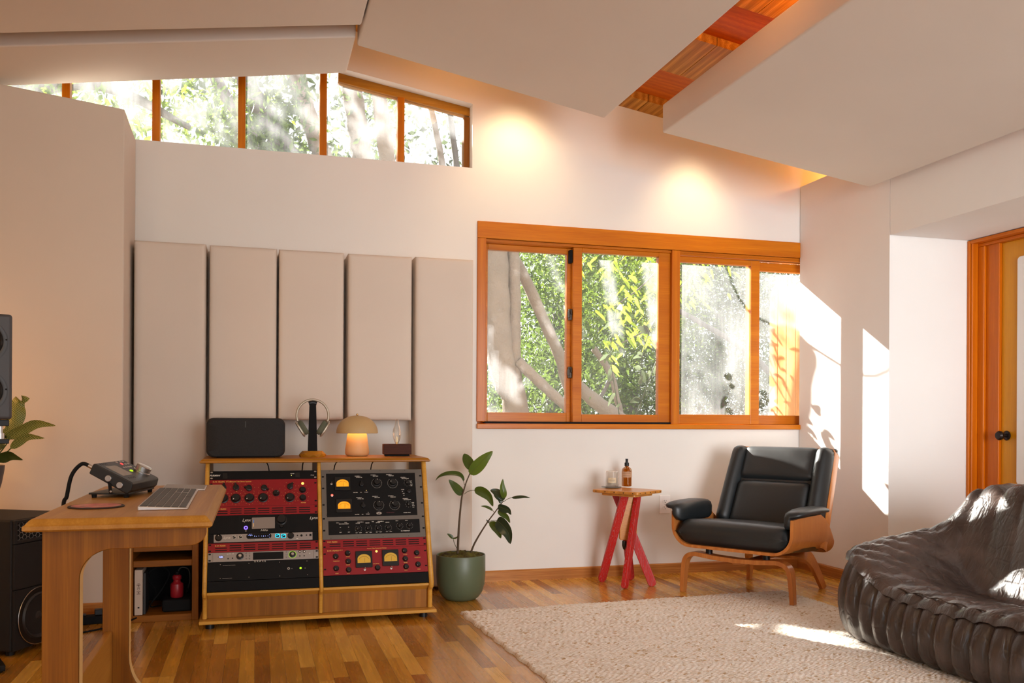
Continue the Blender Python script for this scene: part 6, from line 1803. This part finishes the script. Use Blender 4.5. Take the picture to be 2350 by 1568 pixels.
# drop the back down to the floor
last = [r[-1] for r in vv]; bt_ = [g.v((3.72, v_.co.y, .02)) for v_ in last]
for i in range(len(last) - 1): g.f([last[i], last[i + 1], bt_[i + 1], bt_[i]])
obj('quilted_top', g, brn, t, world=True, sharp=0)
g = G(True); g.tube([(2.512 + .018 * math.sin(y * 3) * 0 + .020, y, ztop(2.53, y) + .004 + .004 * math.sin(y * 60)) for y in np.arange(.92, 3.19, .02)], .0035, n=6)
obj('seam_piping', g, brn, t, world=True)
# ============================================================ THE GARDEN OUTSIDE THE WINDOWS
g = G(); g.box(-30, 40, WY + .16, 60, -.75, -.45)
struct('ground', g, plain('leaf_litter', (.16, .13, .08), .95, noise=.3, nscale=3))
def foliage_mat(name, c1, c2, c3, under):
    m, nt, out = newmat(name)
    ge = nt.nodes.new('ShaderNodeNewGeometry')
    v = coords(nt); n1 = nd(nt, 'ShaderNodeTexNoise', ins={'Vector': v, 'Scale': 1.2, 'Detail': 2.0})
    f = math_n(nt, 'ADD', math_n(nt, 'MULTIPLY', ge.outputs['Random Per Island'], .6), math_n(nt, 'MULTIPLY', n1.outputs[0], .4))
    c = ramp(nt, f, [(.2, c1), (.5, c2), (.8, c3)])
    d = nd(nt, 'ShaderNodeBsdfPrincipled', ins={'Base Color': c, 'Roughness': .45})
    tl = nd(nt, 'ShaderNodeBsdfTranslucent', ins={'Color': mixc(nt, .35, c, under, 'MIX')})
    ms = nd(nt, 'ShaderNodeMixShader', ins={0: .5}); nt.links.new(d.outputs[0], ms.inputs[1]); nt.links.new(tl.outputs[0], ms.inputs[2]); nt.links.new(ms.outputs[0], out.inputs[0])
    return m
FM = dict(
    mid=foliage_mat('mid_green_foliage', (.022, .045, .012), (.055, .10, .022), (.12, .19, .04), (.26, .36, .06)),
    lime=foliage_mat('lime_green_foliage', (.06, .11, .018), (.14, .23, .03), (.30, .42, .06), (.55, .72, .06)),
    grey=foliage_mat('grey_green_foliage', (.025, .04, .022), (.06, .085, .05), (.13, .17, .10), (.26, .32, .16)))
def crown(name, n, centre, rad, leaf, mat, parent, seed=0, lobes=9, hole=None, keep=None, droop=.3, aspect=.42, lanes=True):
    """a crown of real folded leaves gathered in tufts"""
    rs = np.random.RandomState(seed)
    c = np.array(centre); rad = np.array(rad)
    # tuft centres
    nt_ = max(12, n // 26)
    d = rs.randn(nt_, 3); d /= np.linalg.norm(d, axis=1)[:, None]
    tc = c + d * rad * (rs.rand(nt_, 1) ** .45)
    k = rs.randint(0, nt_, n)
    p = tc[k] + rs.randn(n, 3) * leaf * 2.1
    if keep is not None:
        p = p[keep(p)]; n = len(p)
    if lanes:      # leaves dropped along the sun's paths so it reaches wall, rug, sofa, spray
        x0 = p[:, 0] + .52 * (p[:, 1] - 5.25); z0 = p[:, 2] - .655 * (p[:, 1] - 5.25); q = rs.rand(len(p))
        a = (x0 > 1.28) & (x0 < 1.60) & (z0 > .90) & (z0 < 1.42 - .5 * (x0 - 1.35))
        b_ = (x0 > 2.56) & (x0 < 3.70) & (z0 > .80) & (z0 < 2.15) & (q < .93)
        c_ = (x0 > 1.70) & (x0 < 2.56) & (z0 > 1.45) & (z0 < 2.10) & (q < .80)
        xs_ = p[:, 0] + .52 * (p[:, 1] - 7.6); zs_ = p[:, 2] - .655 * (p[:, 1] - 7.6)
        d_ = (p[:, 1] > 7.8) & (xs_ > 2.2) & (xs_ < 3.9) & (zs_ > 1.1) & (zs_ < 2.7) & (q < .90)
        p = p[~(a | b_ | c_ | d_)]; n = len(p)
    ax = rs.randn(n, 3); ax[:, 2] -= droop; ax /= np.linalg.norm(ax, axis=1)[:, None]
    up = rs.randn(n, 3); s = np.cross(ax, up); s /= np.linalg.norm(s, axis=1)[:, None]
    nr = np.cross(ax, s)
    L = leaf * (.6 + .7 * rs.rand(n, 1)); Wd = L * aspect * (.8 + .4 * rs.rand(n, 1))
    b = p; tip = p + ax * L; mid = p + ax * L * .45
    l = mid + s * Wd * .5 + nr * Wd * .18; r = mid - s * Wd * .5 + nr * Wd * .18
    V = np.stack([b, l, tip, r], 1).reshape(-1, 3)
    i = np.arange(n) * 4
    F = np.concatenate([np.stack([i, i + 1, i + 2], 1), np.stack([i, i + 2, i + 3], 1)])
    me = bpy.data.meshes.new(name); me.vertices.add(len(V)); me.vertices.foreach_set('co', (V - np.array(parent.location)).ravel())
    me.loops.add(F.size); me.loops.foreach_set('vertex_index', F.ravel()); me.polygons.add(len(F))
    me.polygons.foreach_set('loop_start', np.arange(len(F)) * 3); me.update(); me.validate()
    me.materials.append(mat)
    o = bpy.data.objects.new(name, me); link(o); o.parent = parent
    return o
barkg = plain('pale_grey_bark', (.24, .185, .145), .85, noise=.25, nscale=6, bump=.6, bscale=30, bdist=.02)
barkd = plain('dark_grey_bark', (.14, .12, .11), .85, noise=.3, nscale=6, bump=.6, bscale=30, bdist=.02)
def trunk(parent, pix, wpx, Y, mat=barkg, name='trunk', dY=0.0, ground=True, n=14):
    P = [pt(u, v, Y=Y + dY * i) for i, (u, v) in enumerate(pix)]
    rad = []
    for (u, v), w_, p in zip(pix, wpx, P):
        d = p.x * SP + p.y * CP; rad.append(w_ * .5 * d / FPX)
    if ground:
        a, b = P[-2], P[-1]; P.append(Vector((b.x + (b.x - a.x) * .3, b.y, -.46))); rad.append(rad[-1] * 1.25)
    C_ = catmull(P, 5); m_ = len(C_); rr = [rad[min(int(i / 5), len(rad) - 1)] * (1 - (i / 5) % 1) + rad[min(int(i / 5) + 1, len(rad) - 1)] * ((i / 5) % 1) for i in range(m_)]
    rr = [r * (1 + .05 * math.sin(i * 1.7)) for i, r in enumerate(rr)]
    g = G(True); g.tube(C_, rr, n=n); return obj(name, g, mat, parent, world=True, sharp=0)
def tree(label, loc, group='trees in the garden'):
    return thing('tree', label, 'tree', loc, group=group)
# forked tree close to the window, seen in the first pane
t = tree('forked pale-barked tree filling the leftmost pane of the main window', (2.2, 8.0, -.46))
trunk(t, [(1118, 380), (1128, 480), (1134, 570), (1138, 680), (1143, 780), (1160, 870), (1184, 950)], [58, 60, 62, 64, 66, 62, 60], 8.0)
trunk(t, [(1190, 380), (1184, 480), (1178, 570), (1180, 680), (1178, 780), (1180, 870), (1186, 940)], [26, 27, 28, 31, 34, 38, 42], 8.0, ground=False, name='limb')
trunk(t, [(1120, 470), (1160, 560), (1205, 640), (1252, 745), (1285, 820), (1300, 880), (1330, 960)], [24, 26, 26, 26, 26, 24, 20], 8.15, ground=False, name='limb', dY=.04)
trunk(t, [(1188, 830), (1215, 855), (1255, 893), (1300, 935), (1345, 985)], [26, 25, 24, 23, 22], 7.95, ground=False, name='limb', dY=-.03)
crown('crown', 1500, (.9, 8.8, 6.6), (1.6, 1.0, .8), .10, FM['mid'], t, 11)
t = tree('tree leaning right with a thick bough at the foot of the second pane', (3.6, 9.2, -.46))
trunk(t, [(1300, 860), (1335, 895), (1375, 928), (1430, 970)], [26, 30, 34, 40], 9.0, ground=False, name='limb')
trunk(t, [(1362, 800), (1385, 830), (1405, 868), (1415, 915), (1425, 975)], [15, 16, 15, 14, 14], 9.2, barkg)
trunk(t, [(1365, 930), (1385, 900), (1400, 870)], [10, 9, 8], 9.25, barkd, ground=False, name='limb')
crown('crown', 2600, (3.55, 9.6, 2.5), (.9, .7, 1.5), .085, FM['mid'], t, 21)
# the lit spray of big leaves
t = tree('lime green leafy spray hanging in front of the second pane', (3.2, 7.6, 4.2))
K = [(1395, 790), (1420, 765), (1450, 760), (1480, 755), (1500, 770), (1390, 700), (1430, 690), (1460, 680), (1490, 660), (1410, 740), (1450, 720), (1500, 700), (1350, 600), (1400, 620), (1440, 640), (1480, 620), (1500, 590), (1520, 640), (1560, 640), (1600, 620), (1640, 600), (1610, 650), (1570, 680)]
K = [(p[0] + 10, p[1]) for p in K]
rs = np.random.RandomState(9)
g = G(True)
for (u, v) in K:
    for q in range(9):
        uu, vv = u + rs.randn() * 22, v + rs.randn() * 20
        p0 = pt(uu, vv, Y=7.6 + rs.randn() * .25); a = rs.rand() * .9 + .1
        d = Vector((math.cos(a) * .9 * (1 if rs.rand() > .25 else -1), rs.randn() * .4, -.35 - .5 * math.sin(a))).normalized(); L = .07 + .045 * rs.rand()
        leaf_mesh(g, [p0, p0 + d * L * .5, p0 + d * L + Vector((0, 0, -.02))], .0135, side=d.cross(Vector((rs.randn() * .5, 1, .6 + rs.randn() * .4))), cup=.2, n=6)
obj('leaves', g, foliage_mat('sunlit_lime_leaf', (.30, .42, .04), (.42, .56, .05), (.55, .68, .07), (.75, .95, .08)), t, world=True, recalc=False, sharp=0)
for P in ([(1560, 330), (1540, 560), (1480, 650), (1400, 710)], [(1560, 330), (1545, 620), (1500, 740), (1400, 800)], [(1700, 340), (1680, 520), (1620, 600), (1560, 660)]):
    trunk(t, P, [7, 5, 4, 2], 7.6, barkd, ground=False, name='branch', n=8)
# denser trees behind
def bg(label, u, v, Y, rad, n, leaf, mat, seed, trunkx=None, **kw):
    n = int(n * 1.6); leaf *= .78
    c = pt(u, v, Y=Y); t = tree(label, (c.x, c.y, -.46), 'background trees')
    crown('crown', n, tuple(c), rad, leaf, FM[mat], t, seed, **kw)
    if trunkx:
        trunk(t, [(trunkx, v - 150), (trunkx + 8, v + 40), (trunkx + 14, 1010)], [16, 20, 24], Y, barkg)
    else:
        g = G(True); g.cyl((c.x, c.y, -.46), (c.x + .1, c.y, max(.3, c.z)), .13, .07, n=10); obj('trunk', g, barkd, t, world=True)
    return t
bg('bushy green tree behind the leftmost pane, right of the forked trunk', 1265, 720, 12.5, (1.1, .9, 1.9), 5200, .10, 'mid', 31)
bg('blue-green shrub low behind the leftmost pane', 1250, 905, 11.0, (1.2, .8, .7), 3200, .085, 'mid', 32)
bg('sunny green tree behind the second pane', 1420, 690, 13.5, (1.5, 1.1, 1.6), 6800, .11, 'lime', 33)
bg('dark green undergrowth low behind the second pane', 1440, 890, 12.0, (1.6, 1.0, .9), 5200, .09, 'mid', 34)
bg('grey-green tree behind the third pane', 1640, 720, 14.0, (1.7, 1.2, 2.1), 8000, .11, 'grey', 35)
bg('grey shrub low behind the third pane', 1640, 900, 12.0, (1.5, .9, .9), 4800, .085, 'grey', 36)
bg('tall green tree behind the rightmost pane', 1830, 740, 15.0, (1.8, 1.2, 2.4), 6500, .11, 'grey', 37)
bg('low bush at the far left end of the garden view', 1120, 900, 14.0, (1.6, .9, 1.2), 3800, .10, 'mid', 38)
bg('tree standing far back between the first and second panes', 1340, 600, 17.0, (2.6, 1.4, 1.8), 5200, .12, 'mid', 39)
bg('hazy far tree above the third pane', 1560, 560, 18.0, (2.4, 1.4, 1.3), 4200, .12, 'grey', 40)
trunk_t = tree('slim dark tree leaning across the third pane', (4.6, 10.5, -.46))
trunk(trunk_t, [(1500, 690), (1560, 715), (1620, 748), (1690, 790), (1760, 850), (1800, 930)], [9, 11, 12, 13, 14, 15], 10.5, barkd)
# trees seen through the high window
hw = [
 ('dark leaning tree crossing the third pane of the high window', [(455, 60), (500, 190), (548, 262), (590, 330), (640, 430), (680, 560)], [28, 28, 28, 30, 32, 34], 9.5, barkd),
 ('thick dark tree leaning right in the fourth pane of the high window', [(520, 40), (565, 185), (598, 250), (640, 320), (668, 370), (720, 520)], [44, 44, 46, 46, 46, 50], 8.0, barkd),
 ('broad grey trunk at the right end of the fourth pane of the high window', [(650, 40), (682, 185), (702, 250), (725, 320), (742, 370), (760, 520)], [42, 44, 42, 42, 44, 48], 8.2, barkg),
 ('straight grey trunk in the fifth pane of the high window', [(790, 40), (806, 190), (815, 260), (826, 330), (832, 380), (845, 560)], [48, 48, 48, 46, 46, 52], 8.0, barkg),
 ('pale trunk by the last bar of the high window', [(850, 40), (868, 200), (880, 300), (890, 380), (905, 560)], [34, 34, 36, 38, 42], 7.2, barkg),
 ('slender pale stem in the last pane of the high window', [(960, 120), (985, 230), (1000, 300), (1015, 380), (1035, 560)], [12, 13, 14, 15, 18], 9.0, barkg),
 ('slim grey stem near the right edge of the high window', [(1015, 120), (1032, 250), (1040, 320), (1048, 385), (1060, 560)], [13, 13, 14, 14, 16], 9.6, barkd)]
for i, (lb, pix, wd, Y, mt) in enumerate(hw):
    p = pt(*pix[-1], Y=Y); t = tree(lb, (p.x, p.y, -.46), 'trunks beyond the high window')
    trunk(t, pix, wd, Y, mt, n=18)
    if i in (0, 2, 5): 
        c = pt(pix[2][0] + (40 if i != 0 else -60), 250, Y=Y + 1.8); crown('crown', 900, tuple(c), (1.2, .7, 1.1), .075, FM['lime' if i != 5 else 'grey'], t, 60 + i)
    if i == 1:   # leafy side branches added and thinned to shade the lower window
        def kp(p):
            x0 = p[:, 0] + .52 * (p[:, 1] - 5.25); z0 = p[:, 2] - .655 * (p[:, 1] - 5.25)
            low = (x0 < 1.62) & (z0 < 1.25 + .6 * (1.55 - x0))
            gap = (z0 > 1.42) & (x0 > 1.72) & (x0 < 2.50)
            keep_ = ~low
            r_ = np.random.RandomState(2).rand(len(p))
            keep_ &= ~(gap & (r_ < .90))
            return keep_ & (x0 < 2.62)
        crown('lower_crown', 4200, (.45, 8.0, 3.40), (.95, .5, .85), .085, FM['mid'], t, 71, keep=kp)
        crown('lower_crown', 2600, (.30, 8.3, 3.15), (.7, .4, .5), .10, FM['mid'], t, 72, keep=kp)
t = tree('broad yellow-green tree behind the left panes of the high window', (-3.0, 10.5, -.46))
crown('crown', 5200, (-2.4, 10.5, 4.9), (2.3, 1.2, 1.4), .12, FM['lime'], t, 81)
g = G(True); g.cyl((-2.9, 10.6, -.46), (-2.5, 10.5, 4.6), .2, .12, n=12); obj('trunk', g, barkg, t, world=True)
g = G(True); g.tube(catmull([(-2.5, 10.5, 4.4), (-1.6, 10.3, 4.5), (-.7, 10.2, 4.1)], 5), [.10 - .007 * i for i in range(11)], n=8); obj('limb', g, barkd, t, world=True)
t = tree('distant grey-green tree behind the middle of the high window', (.2, 13.0, -.46))
crown('crown', 4200, (.2, 13.0, 5.4), (2.6, 1.2, 1.4), .12, FM['grey'], t, 82)
g = G(True); g.cyl((.2, 13.0, -.46), (.2, 13.0, 5.2), .16, .1, n=10); obj('trunk', g, barkd, t, world=True)
# leafy shrub close outside the right panes: throws leaf shadows on the right wall
t = thing('shrub', 'leafy twigs close outside the lower right pane of the main window', 'shrub', (2.75, 6.1, -.46), group='trees in the garden')
g = G(True); rs = np.random.RandomState(14)
def sprig(P, nl, L0):
    C_ = catmull(P, 6)
    g.tube(C_, [.006 - .004 * i / (len(C_) - 1) for i in range(len(C_))], n=6)
    for k in range(nl):
        p0 = C_[int((.25 + .75 * k / nl) * (len(C_) - 1))]; tn = (C_[-1] - C_[0]).normalized()
        s_ = Vector((rs.randn(), rs.randn() * .6, rs.randn())).normalized(); d = (tn * .5 + s_ * .8).normalized(); L = L0 * (.8 + .5 * rs.rand())
        leaf_mesh(g, [p0, p0 + d * L * .5, p0 + d * L + Vector((0, 0, -.02))], L * .24, side=d.cross(SUNV), cup=.15, n=6)
SUNV = Vector((0.52, -1.0, -0.655)).normalized()
sprig([(2.70, 6.1, -.4), (2.74, 6.1, .7), (2.76, 6.12, 1.45), (2.95, 6.15, 1.86)], 24, .085)
sprig([(2.70, 6.1, -.4), (2.60, 6.1, .8), (2.50, 6.1, 1.45), (2.56, 6.1, 1.85)], 16, .085)
sprig([(2.70, 6.1, 1.0), (2.88, 6.1, 1.45), (3.02, 6.1, 1.66)], 12, .08)
obj('leaves', g, FM['grey'], t, world=True, recalc=False, sharp=0)
g = G(True); g.tube(catmull([(1.9, 6.9, 3.9), (2.3, 6.6, 2.75), (2.75, 6.4, 2.35), (3.3, 6.3, 2.2)], 6), .010, n=6); obj('branch', g, barkd, t, world=True)
# stained fence running away from the house beyond the rightmost pane
t = thing('fence', 'sunlit orange-stained board fence seen through the rightmost pane', 'fence', (4.0, 5.9, -.45))
fm_ = wood('orange_fence', hexc('#b06a2c'), hexc('#e0a468'), 'z', .7, .8, contrast=.7)
for k in range(8):
    g = G(); y = 5.42 + .122 * k; g.box(4.0, 4.022, y, y + .116, -.45, 2.03); obj('board', g, fm_, t, world=True, bevel=.003)
g = G(); g.box(4.0225, 4.06, 5.42, 6.40, 1.7, 1.78); obj('rail', g, fm_, t, world=True)
# ============================================================ LIGHT
w = bpy.data.worlds.new('sky'); SC.world = w; w.use_nodes = True
nt = w.node_tree
bg = nt.nodes['Background']
sky = nd(nt, 'ShaderNodeTexSky', sky_type='HOSEK_WILKIE')
SUN = Vector((0.52, -1.0, -0.655)).normalized()
sky.sun_direction = -SUN; sky.turbidity = 3.0; sky.ground_albedo = 0.4
mx = mixc(nt, 0.55, sky.outputs[0], (1.0, 1.0, 1.0))
nt.links.new(mx, bg.inputs[0]); bg.inputs[1].default_value = 2.4

def light(name, kind, loc, energy, col=(1, 1, 1), target=None, dirv=None, **kw):
    d = bpy.data.lights.new(name, kind); d.energy = energy; d.color = col
    for k, v in kw.items(): setattr(d, k, v)
    o = bpy.data.objects.new(name, d); link(o); o.location = loc
    if target is not None: dirv = Vector(target) - Vector(loc)
    if dirv is not None: o.rotation_euler = Vector(dirv).to_track_quat('-Z', 'Y').to_euler()
    return o
light('sun', 'SUN', (-6, 12, 9), 24.0, (1.0, 0.95, 0.87), dirv=SUN, angle=R(0.53))
# unseen fill light added in the rear opening to brighten the right side
light('rear_fill', 'AREA', (2.6, YB - .05, 1.3), 78.0, (0.98, 0.98, 1.0), target=(4.0, 3, 1.2), shape='RECTANGLE', size=3.0, size_y=2.3, spread=R(85))
# fill lights added out of view to warm the left half of the room
light('warm_fill', 'AREA', (-1.6, 1.2, 2.25), 13, (1.0, .62, .29), target=(-1.4, 2.4, 0), shape='DISK', size=.5)
light('warm_fill', 'AREA', (-.6, -.6, 2.35), 8, (1.0, .66, .34), target=(-.4, 1.5, 0), shape='DISK', size=.5)
# uplight above the right-hand ceiling panel
light('ceiling_uplight', 'POINT', (2.60, 3.3, 2.72), 14, (1.0, .45, .10), shadow_soft_size=.04)
light('ceiling_uplight', 'POINT', (1.1, 4.72, 3.0), 2.2, (1.0, .5, .16), shadow_soft_size=.06)
light('ceiling_uplight', 'POINT', (1.95, 3.2, 2.93), 2.5, (1.0, .5, .16), shadow_soft_size=.03)
WARM = (1.0, 0.70, 0.38)
# spots on the ceiling washing the back wall
light('ceiling_spot_lamp', 'SPOT', (1.50, WY - .30, ceilz(1.5) - .10), 17, WARM, target=(1.50, WY + .16, 1.9), spot_size=R(105), spot_blend=1.0, shadow_soft_size=.08)
light('ceiling_spot_lamp', 'SPOT', (2.68, WY - .30, ceilz(2.66) - .08), 17, WARM, target=(2.66, WY + .12, 1.7), spot_size=R(90), spot_blend=1.0, shadow_soft_size=.08)
# lamp in the cove above the right wall
light('desk_lamp_glow', 'AREA', (-1.9, 4.25, .9), 5, (1.0, .45, .12), target=(-1.2, 4.8, .95), shape='DISK', size=.25)
light('cove_lamp', 'POINT', (3.85, 4.9, 2.66), 6, (1.0, .5, .12), shadow_soft_size=.04)

def can(x, y, z, r=.04, h=.09):
    g = G(True); g.lathe([(r * .8, 0), (r, 0), (r, h), (r * .3, h + .01), (.006, h + .012), (.006, ceilz(x) + .05 - z)], (x, y, z), 24)
    struct('spot_or_fill_can', g, M['black'], parent=ceiling, world=True)
can(1.50, WY - .30, ceilz(1.5) - .085, .035, .06); can(2.68, WY - .30, ceilz(2.68) - .065, .035, .05)
can(-1.6, 1.2, 2.27, .27, .05); can(-.6, -.6, 2.37, .27, .05)  # invented housings around the two added fill lights
SC.view_settings.view_transform = 'Standard'
SC.view_settings.look = 'None'
SC.view_settings.exposure = 0.25
SC.view_settings.gamma = 1.0
SC.view_settings.use_curve_mapping = False
cy = SC.cycles
cy.use_denoising = True
cy.max_bounces = 10; cy.diffuse_bounces = 6; cy.transparent_max_bounces = 16
cy.sample_clamp_indirect = 6.0
cy.use_adaptive_sampling = True
light('mushroom_lamp_bulb', 'POINT', (.513, 4.745, ZR + .150), 1.1, (1.0, .50, .16), shadow_soft_size=.035)
light('mushroom_lamp_glow', 'AREA', (.513, 4.745, ZR + .128), .35, (1.0, .50, .14), dirv=(0, 0, -1), shape='DISK', size=.19)
